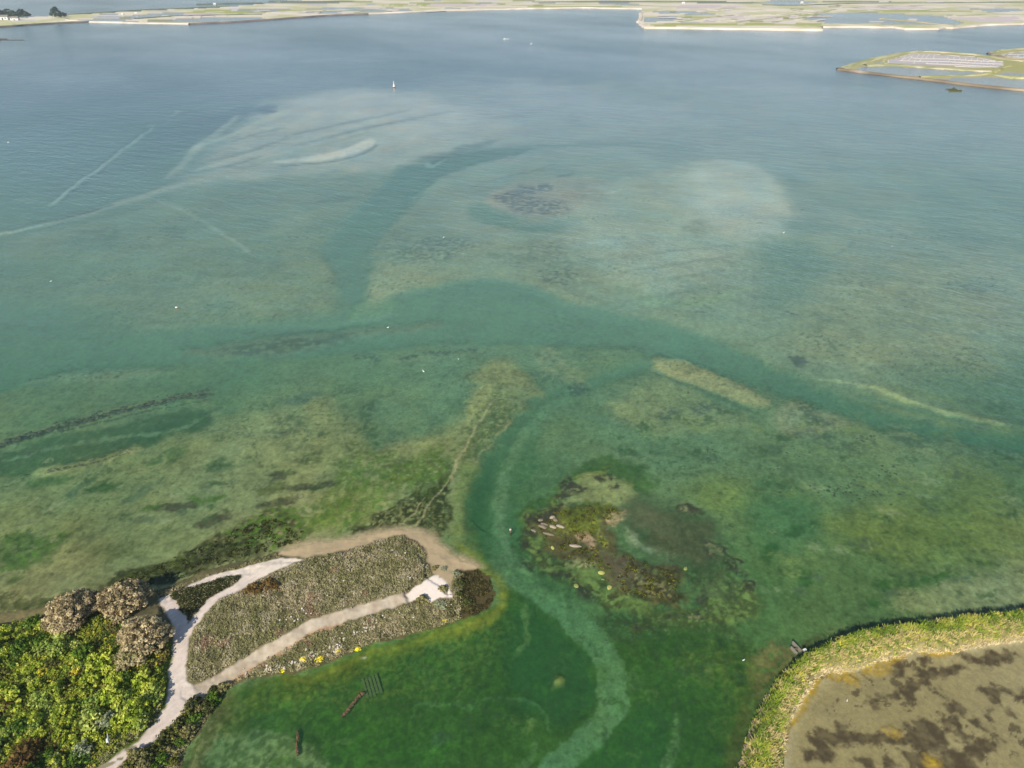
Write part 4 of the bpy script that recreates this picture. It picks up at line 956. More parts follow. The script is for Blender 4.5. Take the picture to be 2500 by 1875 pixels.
# beach of tan sand round the tip
i2, d2 = inside(BEACH_IN, 0.4, 0.3, 2.0, 3)
mb = smooth(-0.35, 0.35, d2)
sel = s_pen[i2] > -2.4
m_ = mb * np.where(s_pen[i2] > 0, 1, smooth(-2.4, 0.2, s_pen[i2]))
paint(i2[sel], m_[sel], (184, 162, 124))
ib = i2[(d2 > 0) & (s_pen[i2] > 0)]
REG[ib] = 6
kb = i2[(d2 > -1.5) & (s_pen[i2] > 0)]
Z[kb] = np.minimum(Z[kb], 0.05 + 0.10 * np.clip(s_pen[kb], 0, 6))
# wide sandy path with the weedy wedge in its fork
i2, d2 = inside(PATH, 1.3, 0.22, 1.6, 4)
i3, d3 = inside(PATH_HOLE, 1.4, 0.25, 1.2, 5)
full = np.full(N, -9.0); full[i3] = d3
dd = np.minimum(d2, -full[i2])
mp_ = smooth(-0.22, 0.22, dd)
tone = 0.5 + 0.5 * np.clip(fbm(X[i2], Y[i2], 5.0, 4, 431), -1, 1)
pc = lin((208, 190, 174)) * tone[:, None] + lin((226, 210, 192)) * (1 - tone[:, None])
wh = smooth(ground(0, 1440)[1], ground(0, 1385)[1], Y[i2])[:, None]
pc = pc * (1 - wh) + lin((238, 220, 196)) * wh
rut = fbm(X[i2], Y[i2], 1.0, 4, 432, None, 0.7, 0.95, 3.5, 0.8)
pc = pc * (1 + 0.10 * rut[:, None])
C[i2] = C[i2] * (1 - mp_[:, None]) + pc * mp_[:, None]
REG[i2[(dd > 0)]] = 2
kp = i2[(dd > -0.6)]
Z[kp] = np.minimum(Z[kp], 0.35 + 0.09 * np.clip(s_pen[kp], 0, 9)) - 0.05
# grass tufts down the middle of the path at the lower end
for (u, v, l, ang) in [(318, 1826, 0.75, 0.5), (256, 1872, 1.3, 0.5), (291, 1853, 0.3, 0.3), (298, 1852, 0.2, -0.6)]:
    px, py = ground(u, v, 1.0)
    ii = np.nonzero((abs(X - px) < 3) & (abs(Y - py) < 3))[0]
    ex = (X[ii] - px) * math.cos(ang) + (Y[ii] - py) * math.sin(ang); ey = -(X[ii] - px) * math.sin(ang) + (Y[ii] - py) * math.cos(ang)
    paint(ii, smooth(1.15, 0.8, np.hypot(ex / l, ey / (0.2 + .1 * l))) * 0.8, (112, 108, 66))
# lower gravel path
def inband(pts, hw, z=1.4, seed=0, rag=0.2):
    P = gpts(pts, z); Q = catmull(P, 4)
    lo, hi = Q.min(0) - 4, Q.max(0) + 4
    idx = np.nonzero((X > lo[0]) & (X < hi[0]) & (Y > lo[1]) & (Y < hi[1]))[0]
    best = np.full(len(idx), 1e9)
    for i in range(len(Q) - 1):
        d, _ = seg_dist(X[idx], Y[idx], Q[i], Q[i + 1]); best = np.minimum(best, d)
    return idx, hw - best + rag * fbm(X[idx], Y[idx], 1.2, 4, 600 + seed, None, 0.6)


off = [(u + 4, v + 12) for u, v in GRAVEL[:8]]
i2, d2 = inband(off, 0.75, 1.3, 1)
mk = smooth(-0.25, 0.25, d2) * pen[i2]
mk = np.where(REG[i2] == 2, 0, mk)
paint(i2, mk, (176, 146, 112))
i2, d2 = inband(GRAVEL, 1.0, 1.3, 2)
mk = smooth(-0.2, 0.2, d2)
tone = 0.5 + 0.5 * np.clip(fbm(X[i2], Y[i2], 3.0, 4, 441, None, 0.7), -1, 1)
pc = lin((168, 150, 124)) * tone[:, None] + lin((198, 184, 160)) * (1 - tone[:, None])
mk2 = np.where(REG[i2] == 2, mk * 0.3, mk)
C[i2] = C[i2] * (1 - mk2[:, None]) + pc * mk2[:, None]
REG[i2[(d2 > 0) & (REG[i2] != 2)]] = 7
Z[i2[d2 > -0.4]] -= 0.06
i2, d2 = inside(CLEARING, 1.0, 0.2, 1.4, 6)
paint(i2, smooth(-0.2, 0.2, d2), (240, 224, 206)); REG[i2[d2 > 0]] = 2
kc = i2[d2 > -0.5]
Z[kc] = np.minimum(Z[kc], 0.9)
for pl in ([(944, 1343), (960, 1336), (985, 1333), (988, 1340), (965, 1345)], [(880, 1590), (889, 1589), (886, 1594)]):
    i2, d2 = inside(pl, 1.4, 0.2, 0.8, 8); paint(i2, smooth(-0.2, 0.2, d2), (230, 216, 198))

# pond floor and its yellow algae, bank soil
ii = np.nonzero(pond)[0]
C[ii] = lin((192, 183, 144)) * (1 + 0.12 * fbm(X[ii], Y[ii], 7, 4, 451, CELLF[ii])[:, None])
def zp(pts):
    return [(1750 + x / 2.949, 1400 + y / 2.949) for x, y in pts]
BROWN = (68, 44, 16)
for p in [[(1110, 900), (1250, 860), (1420, 760), (1500, 690), (1580, 690), (1560, 760), (1420, 840), (1420, 900), (1380, 930), (1330, 880), (1200, 920), (1120, 960)],
          [(690, 1190), (700, 1130), (760, 1130), (860, 1140), (1000, 1170), (1150, 1160), (1300, 1180), (1350, 1130), (1500, 1050), (1590, 1090), (1660, 1230), (1600, 1300), (1480, 1260), (1300, 1230), (1100, 1240), (900, 1220), (760, 1230)],
          [(680, 1180), (760, 1200), (820, 1260), (840, 1340), (760, 1350), (700, 1300), (650, 1330), (630, 1290), (690, 1250)],
          [(1340, 1290), (1460, 1280), (1560, 1320), (1680, 1300), (1720, 1270), (1780, 1330), (1900, 1401), (1950, 1500), (1500, 1500), (1400, 1370)],
          [(1650, 960), (1680, 920), (1740, 920), (1780, 970), (1740, 1010), (1680, 1000)], [(1620, 1060), (1700, 1030), (1755, 1070), (1740, 1110), (1660, 1110), (1610, 1090)],
          [(1800, 1250), (1900, 1190), (1960, 1180), (2000, 1240), (1940, 1300), (1860, 1340), (1790, 1310)], [(1900, 850), (1960, 820), (2080, 830), (2100, 870), (2000, 885), (1920, 870)],
          [(1750, 600), (1830, 600), (1900, 620), (1960, 570), (2040, 600), (2050, 640), (1960, 660), (1840, 640), (1770, 620)], [(2060, 570), (2100, 555), (2145, 590), (2110, 635), (2070, 610)],
          [(1640, 680), (1700, 660), (1710, 710), (1660, 750), (1620, 720)], [(1720, 660), (1760, 660), (1770, 690), (1730, 690)], [(1570, 850), (1610, 840), (1640, 890), (1590, 880)],
          [(870, 1090), (930, 1110), (910, 1135), (870, 1115)], [(1960, 1140), (2000, 1140), (2060, 1200), (1990, 1180)], [(1700, 1150), (1780, 1150), (1810, 1180), (1730, 1185)],
          [(2070, 965), (2110, 990), (2140, 1025), (2090, 1005)], [(1935, 990), (1985, 1000), (1970, 1030), (1935, 1010)], [(1950, 900), (2000, 905), (1990, 925)], [(1200, 1300), (1250, 1330), (1300, 1390), (1240, 1420), (1180, 1360)],
          [(960, 1300), (1040, 1330), (1110, 1360), (1100, 1400), (1000, 1360)], [(1260, 660), (1290, 640), (1360, 680), (1340, 750), (1290, 740)], [(1700, 1290), (1760, 1290), (1790, 1350), (1720, 1350)],
          [(1840, 1060), (1880, 1050), (1880, 1080)], [(1890, 1100), (1930, 1110), (1920, 1135)], [(1460, 600), (1530, 630), (1560, 650), (1480, 650)], [(2150, 870), (2212, 850), (2212, 900), (2170, 900)]]:
    i2, d2 = inside(zp(p), -0.3, 0.75, 1.6, int(p[0][0]) % 97, True)
    paint(i2, smooth(-0.6, 0.35, d2 + 0.05) * np.clip(0.9 + 0.3 * fbm(X[i2], Y[i2], 1.5, 3, 467), 0.4, 1) * pond[i2], BROWN)
i2 = ii[::1]
sp_ = fbm(X[i2], Y[i2], 2.2, 5, 461, None, 0.65) + 0.5 * fbm(X[i2], Y[i2], 14, 2, 462)
paint(i2, smooth(0.55, 0.9, sp_) * 0.8, BROWN)
YELLOW = (190, 162, 48)
for p in [[(770, 745), (850, 700), (920, 700), (1000, 720), (1048, 800), (960, 790), (850, 765)], [(1040, 680), (1100, 625), (1180, 640), (1210, 590), (1400, 565), (1340, 620), (1270, 655), (1245, 722), (1100, 735), (1040, 725)],
          [(1450, 568), (1600, 560), (1720, 540), (1740, 560), (1640, 605), (1560, 600)], [(755, 765), (690, 910), (640, 990), (545, 1105), (520, 1085), (600, 950), (690, 790)],
          [(1190, 1100), (1240, 1075), (1330, 1120), (1335, 1170), (1280, 1178), (1200, 1125)], [(1480, 1300), (1560, 1295), (1640, 1370), (1650, 1420), (1520, 1420)], [(500, 1110), (540, 1100), (500, 1250), (480, 1401), (462, 1401)]]:
    i2, d2 = inside(zp(p), 0.0, 0.25, 0.9, int(p[0][1]) % 89, True)
    ok = (s_bank[i2] < 1.0) & (s_pond[i2] > 0)
    paint(i2[ok], smooth(-0.3, 0.3, d2[ok]) * np.clip(0.78 + 0.5 * fbm(X[i2[ok]], Y[i2[ok]], 0.9, 4, 466, None, 0.7), 0.2, 1), YELLOW if p[0][0] != 500 else (150, 128, 60))
    up = ok & (d2 > 0) & pond[i2]
    Z[i2[up]] = np.maximum(Z[i2[up]], np.minimum(-0.02, -0.3 + 0.25 * d2[up]))
ik = np.nonzero(bank)[0]
inner = np.full(N, 0.0)
C[ik] = lin((122, 116, 66)) * (1 + 0.3 * fbm(X[ik], Y[ik], 1.2, 4, 471, None, 0.6)[:, None])
# pale crumbling edge on the pond side
PB_IN = gpts(BANK_IN)
best = np.full(len(ik), 1e9)
for i in range(len(PB_IN) - 1):
    d, _ = seg_dist(X[ik], Y[ik], PB_IN[i], PB_IN[i + 1]); best = np.minimum(best, d)
paint(ik, smooth(1.0, 0.2, best + 0.3 * fbm(X[ik], Y[ik], 0.8, 3, 472)) * 0.6, (164, 150, 112))
best_in = np.full(N, 1e9); best_in[ik] = best

# ------------------------------------------------------------------ the salt marsh on the far side
def far_area(pts, lam=30, rag=0.0, seed=0):
    P = gpts(pts)
    lo, hi = P.min(0) - 40, P.max(0) + 40
    idx = np.nonzero((X > lo[0]) & (X < hi[0]) & (Y > lo[1]) & (Y < hi[1]))[0]
    d = sd_poly(P, X[idx], Y[idx])
    if rag: d = d + rag * fbm(X[idx], Y[idx], lam, 4, 700 + seed, CELLF[idx])
    return idx, d


for pl, sd_ in ((MARSH_FAR, 1), (PAN_ISLE, 2), (PAN_ISLE2, 3), (ISLET_FAR, 4), (MUD_STRIP, 5)):
    i2, d2 = far_area(pl, 20, 2.0 if sd_ > 3 else 1.0, sd_)
    m = d2 > 0
    j = i2[m]
    Z[j] = 0.5
    REG[j] = 5
    nzf = fbm(X[j], Y[j], 90, 5, 720 + sd_, CELLF[j], 0.7)
    a_ = smooth(-0.5, 0.6, nzf)[:, None]
    base = lin((194, 190, 140)) * a_ + lin((224, 212, 186)) * (1 - a_)
    if sd_ in (2, 3): base = lin((164, 160, 104)) * a_ + lin((178, 168, 120)) * (1 - a_)
    if sd_ == 4: base = np.tile(lin((92, 92, 48)), (len(j), 1))
    if sd_ == 5: base = np.tile(lin((96, 88, 78)), (len(j), 1))
    C[j] = base
POOLS = [[(165, 52), (240, 46), (330, 44), (330, 46), (300, 51), (230, 51)], [(240, 33), (280, 32), (290, 36), (250, 38)], [(300, 40), (420, 30), (470, 33), (330, 46)], [(350, 52), (420, 46), (560, 42), (640, 44), (700, 44), (600, 50), (470, 56), (380, 55)],
         [(735, 24), (800, 19), (930, 17), (960, 20), (900, 27), (820, 33), (760, 34)], [(830, 31), (960, 22), (1040, 24), (940, 30)], [(560, 27), (640, 22), (720, 22), (640, 30)],
         [(1575, 30), (1640, 34), (1760, 38), (1720, 30), (1650, 26)], [(1572, 42), (1640, 40), (1690, 44), (1630, 52), (1574, 54)], [(1860, 8), (1880, 2), (1950, 1), (1995, 5), (1960, 11), (1900, 12)],
         [(1955, 46), (2010, 32), (2120, 31), (2230, 36), (2300, 40), (2360, 58), (2300, 62), (2200, 60), (2100, 58), (2020, 57)], [(1460, 8), (1520, 6), (1560, 11), (1500, 13)], [(2380, 22), (2480, 20), (2500, 28), (2420, 32)]]
PINK = [[(1790, 52), (1860, 42), (1960, 34), (1940, 44), (1860, 50)], [(1700, 47), (1760, 40), (1840, 36), (1800, 44)], [(2050, 22), (2150, 16), (2300, 18), (2200, 26)], [(2320, 44), (2480, 40), (2500, 52), (2400, 56)],
        [(420, 36), (520, 32), (560, 36), (460, 42)], [(1000, 12), (1150, 9), (1250, 12), (1100, 17)], [(1600, 16), (1720, 12), (1840, 18), (1700, 24)]]
LUSH = [[(330, 44), (380, 36), (460, 30), (520, 24), (620, 22), (700, 22), (740, 26), (620, 34), (460, 40)], [(1640, 50), (1720, 44), (1680, 40), (1640, 44)], [(1800, 58), (1900, 56), (2010, 58), (2000, 64), (1800, 62)], [(1880, 46), (2000, 30), (2040, 26), (1960, 44)],
        [(1250, 18), (1400, 14), (1560, 18), (1420, 20)], [(2000, 28), (2200, 22), (2400, 30), (2200, 30)], [(900, 14), (1000, 8), (1200, 6), (1100, 14)], [(1580, 60), (1700, 57), (1800, 56), (1800, 62), (1600, 66)]]
DARK = [[(1300, 4), (1500, 2), (1700, 4), (1850, 6), (1830, 10), (1700, 8), (1500, 6)], [(640, 8), (700, 4), (860, 4), (900, 7), (760, 9)], [(1990, 4), (2100, 2), (2200, 6), (2060, 8)], [(-600, 12), (0, 2), (900, -6), (800, -10), (-600, -5)]]
for lst, col, z in ((LUSH, (168, 170, 98), 0.7), (PINK, (206, 190, 184), 0.3), (DARK, (118, 124, 100), 1.2), (POOLS, (150, 148, 140), -0.12)):
    for q, pl in enumerate(lst):
        i2, d2 = far_area(pl, 12, 1.5, 30 + q)
        m = (d2 > 0) & (REG[i2] == 5)
        j = i2[m]
        C[j] = lin(col); Z[j] = z
_rp = np.random.default_rng(66)
for q in range(95):
    u = _rp.uniform(0, 2500)
    vt = np.interp(u, [0, 463, 802, 1250, 1560, 1600, 2000, 2500], [58, 52, 32, 17, 17, 60, 62, 54]); vb = np.interp(u, [0, 280, 640, 900, 2500], [44, 30, 12, 2, 2])
    v = _rp.uniform(vb, vt)
    w, h = _rp.uniform(14, 60), _rp.uniform(1.6, 4.0)
    sk = _rp.uniform(-.5, .5) * h * 2
    pl = [(u, v), (u + sk + w * .1, v - h), (u + w + sk, v - h * _rp.uniform(.8, 1.2)), (u + w, v)]
    i2, d2 = far_area(pl, 8, 0.8, 80 + q)
    j = i2[(d2 > 0) & (REG[i2] == 5)]
    kind_ = q % 4
    C[j] = lin([(170, 168, 164), (214, 204, 192), (196, 188, 186), (150, 150, 96)][kind_]); Z[j] = [-0.08, 0.3, 0.2, 0.7][kind_]
ISLE_POOLS = [[(2080, 172), (2115, 161), (2140, 160), (2270, 168), (2390, 175), (2420, 178), (2370, 184), (2250, 188), (2180, 186), (2150, 181)], [(2135, 155), (2160, 148), (2168, 156)],
              [(2270, 193), (2400, 188), (2500, 190), (2800, 200), (2800, 250), (2500, 217), (2380, 205)], [(2420, 182), (2460, 178), (2500, 180), (2500, 186)], [(2440, 133), (2500, 127), (2800, 122), (2800, 142), (2470, 140)]]
PANS = [(2166, 148), (2225, 132), (2280, 133), (2360, 138), (2412, 143), (2426, 148), (2448, 152), (2448, 163), (2420, 167), (2300, 163), (2166, 156)]
for q, pl in enumerate(ISLE_POOLS):
    i2, d2 = far_area(pl, 10, 0.6, 60 + q); j = i2[(d2 > 0)]
    C[j] = lin((158, 156, 150)); Z[j] = -0.1
i2, d2 = far_area(PANS); j = i2[d2 > 0]
C[j] = lin((178, 168, 160)); Z[j] = 0.12

# ------------------------------------------------------------------ build the ground sheets, one per kind of ground
Zg = Z.reshape(NR, NC)
idxg = np.arange(N).reshape(NR, NC)
quads = np.stack([idxg[:-1, :-1], idxg[:-1, 1:], idxg[1:, 1:], idxg[1:, :-1]], -1).reshape(-1, 4)
VV = np.stack([X, Y, Z], 1)
fr_ = REG[quads]
freg = np.where((fr_ == fr_[:, :1]).all(1), fr_[:, 0], 0)
mixq = ~(fr_ == fr_[:, :1]).all(1)
freg[mixq] = fr_[mixq].max(1)
for r, nm, mt in ((0, 'lagoon_bed', M_BED), (1, 'peninsula_ground', M_SOIL), (2, 'sandy_path', M_SAND), (7, 'gravel_path', M_SAND), (3, 'pond_bed', M_BED), (4, 'embankment_ground', M_SOIL), (5, 'salt_marsh_ground', M_SOIL), (6, 'beach', M_SAND)):
    q = quads[freg == r]
    if len(q) == 0: continue
    u_, inv = np.unique(q, return_inverse=True)
    me = mesh_from(nm, VV[u_], inv.reshape(-1, 4), mt, C[u_], True)
    tag(link(nm, me), kind='structure')

# height of the ground anywhere near, for setting things on it
def zat(x, y):
    i = np.clip(np.searchsorted(rows_y, y) - 1, 0, NR - 2)
    fy = (y - rows_y[i]) / (rows_y[i + 1] - rows_y[i])
    t = x / max(y * CP + CAM_H * SP, 78.0)
    jx = np.clip(np.searchsorted(tt, t) - 1, 0, NC - 2)
    fx = (t - tt[jx]) / (tt[jx + 1] - tt[jx])
    return float((Zg[i, jx] * (1 - fx) + Zg[i, jx + 1] * fx) * (1 - fy) + (Zg[i + 1, jx] * (1 - fx) + Zg[i + 1, jx + 1] * fx) * fy)


def put(u, v, z=None):
    """world point on the ground seen at a survey point"""
    x, y = ground(u, v, 0.0)
    for _ in range(4):
        zz = max(zat(x, y), -3.0)
        x, y = ground(u, v, zz)
    return x, y, zat(x, y)


# ------------------------------------------------------------------ water
ri = np.unique(np.concatenate([[0, 1, 2, 3], np.arange(4, NR - 3, 2), [NR - 3, NR - 2, NR - 1]]))
ci = np.unique(np.concatenate([np.arange(5), np.arange(5, NC - 5, 2), np.arange(NC - 5, NC)]))
sel = idxg[np.ix_(ri, ci)]
nr, nc = sel.shape
sf = sel.ravel()
dw = np.minimum(D0[sf], np.maximum(-Z[sf], 0.0) / 0.6 * 1.3 + 0.02) * (Z[sf] < 0)
ld = LOAD[sf]
kk = lin((255, 255, 255))
ex = np.array([0.34, 0.10, 0.17])
ext = 0.55 * dw
fsc = 1 - np.exp(-(0.30 * dw + 2.2 * ld * np.minimum(dw, 0.5) * 2))
clear = np.exp(-dw[:, None] * ex[None, :] * 0.45)
scat = SC[sf] * (1 - ld[:, None]) + lin((104, 100, 70)) * ld[:, None]
pd = (s_pond[sf] > 0)
WV = np.stack([X[sf], Y[sf], np.zeros(len(sf))], 1)
wq_i = np.arange(nr * nc).reshape(nr, nc)
wq = np.stack([wq_i[:-1, :-1], wq_i[:-1, 1:], wq_i[1:, 1:], wq_i[1:, :-1]], -1).reshape(-1, 4)
sb = s_bank[sf]
pq = pd[wq].all(1)
CLR = np.column_stack([clear, fsc])
for nm, mask, mt, z in (('lagoon_water', ~pq, M_WATER, 0.0), ('pond_water', pq, M_POND, 0.0)):
    q = wq[mask]
    u_, inv = np.unique(q, return_inverse=True)
    cl_ = CLR[u_].copy(); sc_ = scat[u_].copy()
    if nm == 'pond_water':
        cl_[:, :3] = np.exp(-dw[u_][:, None] * np.array([0.2, 0.25, 0.5])); cl_[:, 3] = 0.26 * smooth(0, 0.3, dw[u_]); sc_[:] = lin((126, 121, 92))
    me = mesh_from(nm, WV[u_], inv.reshape(-1, 4), mt, None, True, {'Clear': cl_, 'Scat': sc_})
    tag(link(nm, me), kind='structure')
# ------------------------------------------------------------------ plants
def leaf_quads(P, Nn, size, rng, aspect=1.0):
    """one small leaf face per point; P (n,3) centres, Nn (n,3) facing"""
    n = len(P)
    Nn = Nn / np.maximum(1e-6, np.linalg.norm(Nn, axis=1))[:, None]
    r = rng.normal(size=(n, 3))
    T = np.cross(Nn, r); T /= np.maximum(1e-6, np.linalg.norm(T, axis=1))[:, None]
    B = np.cross(Nn, T)
    s = (size * rng.uniform(0.6, 1.3, n))[:, None] if np.isscalar(size) else size[:, None]
    V = np.stack([P - T * s * .5 * aspect, P - B * s * .5, P + T * s * .5 * aspect, P + B * s * .5], 1).reshape(-1, 3)
    F = np.arange(4 * n).reshape(n, 4)
    return V, F


def crown(rx, rz, n_cl, per, leaf, cols, seed, base=0.0, flat=0.15, cl_r=0.3, jitter=0.18):
    """dome of leaf clumps: n_cl clumps of per leaves over a half ellipsoid of radii rx, rx, rz; returns V, F, C"""
    rng = np.random.default_rng(seed)
    th = rng.uniform(0, 2 * np.pi, n_cl); zz = rng.uniform(flat, 1.0, n_cl)
    rr = np.sqrt(1 - zz * zz)
    k = rng.uniform(0.74, 1.10, n_cl)
    lob = 1 + 0.10 * np.sin(2 * th + 1.3 * seed) + 0.12 * np.sin(3 * th + seed) + 0.10 * np.sin(5 * th + 2.1 * seed)
    cen = np.stack([rx * lob * rr * np.cos(th) * k, rx * lob * rr * np.sin(th) * k, base + rz * zz * k], 1)
    inner = rng.uniform(0, 1, n_cl) < 0.2
    cen[inner, :2] *= 0.7
    cols = np.array([lin(c) for c in cols])
    cc = 1.95 * cols[rng.integers(0, len(cols), n_cl)] * rng.uniform(1 - jitter, 1 + jitter, (n_cl, 1))
    d = rng.normal(size=(n_cl, per, 3)); d /= np.linalg.norm(d, axis=2)[:, :, None]
    d[:, :, 2] = np.abs(d[:, :, 2]) * 0.9 + 0.05
    cr = cl_r * rng.uniform(0.6, 1.35, n_cl)
    P = cen[:, None, :] + d * cr[:, None, None] * rng.uniform(0.5, 1.0, (n_cl, per, 1))
    Nn = d + 0.35 * rng.normal(size=d.shape)
    V, F = leaf_quads(P.reshape(-1, 3), Nn.reshape(-1, 3), leaf, rng, 1.3)
    Cc = np.repeat(np.repeat(cc, per, 0) * rng.uniform(0.92, 1.08, (n_cl * per, 1)), 4, 0)
    return V, F, Cc


def tube(pts, radii, sides=6):
    pts = np.asarray(pts, float)
    V, F = [], []
    n = len(pts)
    for i in range(n):
        t = pts[min(i + 1, n - 1)] - pts[max(i - 1, 0)]
        t /= max(1e-6, np.linalg.norm(t))
        a = np.cross(t, [0.3, 0.9, 0.2]); a /= max(1e-6, np.linalg.norm(a)); b = np.cross(t, a)
        for k in range(sides):
            an = 2 * math.pi * k / sides
            V.append(pts[i] + radii[i] * (math.cos(an) * a + math.sin(an) * b))
    for i in range(n - 1):
        for k in range(sides):
            F.append((i * sides + k, i * sides + (k + 1) % sides, (i + 1) * sides + (k + 1) % sides, (i + 1) * sides + k))
    return np.array(V), np.array(F)


def join(parts):
    V, F, o = [], [], 0
    for v, f in parts:
        V.append(v); F.append(np.asarray(f) + o); o += len(v)
    return np.concatenate(V), np.concatenate(F)


def stems(h, spread, n, r, seed):
    rng = np.random.default_rng(seed)
    ps = []
    for k in range(n):
        a = 2 * math.pi * (k + rng.uniform(-.3, .3)) / n
        s = spread * rng.uniform(.5, 1)
        pts = [(0.15 * math.cos(a), 0.15 * math.sin(a), -0.15), (0.35 * s * math.cos(a), 0.35 * s * math.sin(a), h * .4), (s * math.cos(a), s * math.sin(a), h)]
        ps.append(tube(pts, [r, r * .7, r * .3], 5))
    return join(ps)


def copy_tree(root):
    r = root.copy(); COL.objects.link(r)
    for ch in list(root.children):
        c = ch.copy(); COL.objects.link(c); c.parent = r
        c.matrix_parent_inverse = ch.matrix_parent_inverse.copy()
    return r


GREY_BROWN = [(146, 132, 100), (128, 116, 86), (160, 146, 112), (114, 102, 74)]


def big_tree(u, v, zc, rx, rz, cols, seed, label, group, n_cl=260, per=26, leaf=0.26, lobes=None):
    x, y = ground(u, v, zc)
    zg = max(zat(x, y), 0.0)
    t = empty('broadleaf_tree', (x, y, zg))
    parts = []
    for (ox, oy, s) in (lobes or [(0, 0, 1)]):
        V, F, Cc = crown(rx * s, rz * s, int(n_cl * s * s), per, leaf, cols, seed + int(100 * s + 10 * ox), base=0.5, flat=0.05, cl_r=0.55)
        V = V + np.array([ox, oy, 0]); parts.append((V, F, Cc))
    VF = join([(p[0], p[1]) for p in parts])
    me = mesh_from('crown', VF[0], VF[1], M_LEAF, np.concatenate([p[2] for p in parts]))
    link('crown', me, t)
    V, F = stems(rz * 0.75, rx * 0.6, 7, 0.16, seed)
    link('trunk', mesh_from('trunk', V, F, M_BARK, None, True), t)
    tag(t, label, 'tree', group)
    return t


G3 = 'grey-brown trees by the path'
big_tree(176, 1510, 1.8, 3.2, 4.0, GREY_BROWN, 11, 'leftmost of the grey-brown rounded trees, nearest the muddy shore', G3, 300, lobes=[(0, 0.3, 1), (0.3, -2.3, 0.5)])
big_tree(302, 1474, 1.8, 3.35, 4.0, GREY_BROWN, 12, 'broad grey-brown tree on the shore above the fork of the path', G3, 320)
big_tree(356, 1572, 1.8, 3.35, 4.0, [(152, 138, 104), (134, 122, 92), (164, 150, 116), (120, 108, 80)], 13, 'dense rounded grey-brown tree touching the sandy path', G3, 340, lobes=[(0, 0, 1)])
big_tree(240, 1476, 1.2, 1.1, 2.2, [(124, 104, 74), (104, 88, 62)], 14, 'small brown tree squeezed between two larger grey-brown trees', G3, 90)
big_tree(322, 1618, 1.2, 1.9, 2.0, [(140, 130, 96), (120, 116, 76), (156, 142, 108)], 15, 'low greyish half-bare shrub tree below the dense brown tree', G3, 120)

# shrubs of the green thicket: a few moulds, each copied with its own turn and size
PALS = [[(122, 134, 42), (98, 114, 34), (146, 150, 58)], [(80, 104, 34), (62, 84, 26), (100, 120, 48)], [(164, 156, 50), (142, 138, 42), (180, 166, 66)], [(96, 98, 44), (112, 108, 56), (80, 82, 36)], [(130, 142, 64), (106, 122, 54), (152, 156, 84)]]
MOULDS = []
for k in range(10):
    V, F, Cc = crown(1.0, 0.95, 46, 15, 0.20, PALS[k % 5], 40 + k, base=0.05, flat=-0.05, cl_r=0.30, jitter=0.25)
    me = mesh_from('foliage', V, F, M_LEAF, Cc)
    Vs, Fs = stems(0.7, 0.5, 5, 0.035, 60 + k)
    MOULDS.append((me, mesh_from('stem', Vs, Fs, M_BARK, None, True)))


def shrub(x, y, r, h, mould, label, group, name='shrub', cat='shrub', sink=0.05, rot=None):
    t = empty(name, (x, y, zat(x, y) - sink))
    t.scale = (r, r, h); t.rotation_euler = (0, 0, random.uniform(0, 6.28) if rot is None else rot)
    link('foliage', mould[0], t); link('stem', mould[1], t)
    return tag(t, label, cat, group)


def in_poly(P, x, y):
    return sd_poly(P, np.array([x]), np.array([y]))[0]


P_TH = gpts([(-120, 1532), (0, 1530), (140, 1502), (200, 1560), (290, 1590), (330, 1625), (395, 1640), (402, 1673), (396, 1712), (366, 1756), (330, 1795), (280, 1835), (228, 1872), (150, 1930), (-120, 1960)], 1.2)
P_SIGN = gpts([(235, 1800), (285, 1790), (310, 1815), (255, 1850), (210, 1840)], 1.2)
GT = 'shrubs of the green thicket'
LBL = {0: 'bright green leafy shrub of the thicket', 1: 'dark green leafy shrub of the thicket', 2: 'yellow-flecked shrub of the thicket',
       3: 'dull olive shrub of the thicket', 4: 'pale grey-green shrub of the thicket'}


def zone_of(x, y, r):
    big = ', large' if r > 1.5 else (', small' if r < 0.6 else '')
    px, py = ground(410, 1680)
    if y > 78: z_ = ' near the muddy left shore' if x < -68 else ' just below the brown trees'
    elif y < 60: z_ = ' near the bottom edge'
    elif x < -66: z_ = ' at the left edge of the picture'
    elif x > -52 - (78 - y) * .45: z_ = ' beside the sandy path'
    else: z_ = ' in the middle of the thicket'
    return big + z_


pl = []
lo, hi = P_TH.min(0), P_TH.max(0)
tries = 0
while len(pl) < 250 and tries < 9000:
    tries += 1
    x, y = random.uniform(lo[0], hi[0]), random.uniform(lo[1], hi[1])
    if in_poly(P_TH, x, y) < 0.7 or in_poly(P_SIGN, x, y) > -0.2: continue
    r = random.choice([0.5, 0.7, 0.9, 1.1, 1.3, 1.75])
    if any((x - a) ** 2 + (y - b) ** 2 < (0.52 * (r + c)) ** 2 for a, b, c in pl): continue
    pl.append((x, y, r))
    yel = float(fbm(np.array([x]), np.array([y]), 7.0, 2, 801)[0])
    zone = float(fbm(np.array([x]), np.array([y]), 10.0, 2, 802)[0])
    if y > 74: kind = 2 if yel > 0.15 else (0 if yel > -0.25 else 3)
    else: kind = 0 if yel > 0.05 else (4 if zone > 0.25 else (1 if zone < -0.1 else 0))
    if random.random() < 0.14: kind = random.choice([1, 2, 3, 4])
    shrub(x, y, r, r * random.uniform(0.6, 1.5), MOULDS[kind + 5 * (len(pl) % 2)], LBL[kind] + zone_of(x, y, r), GT)


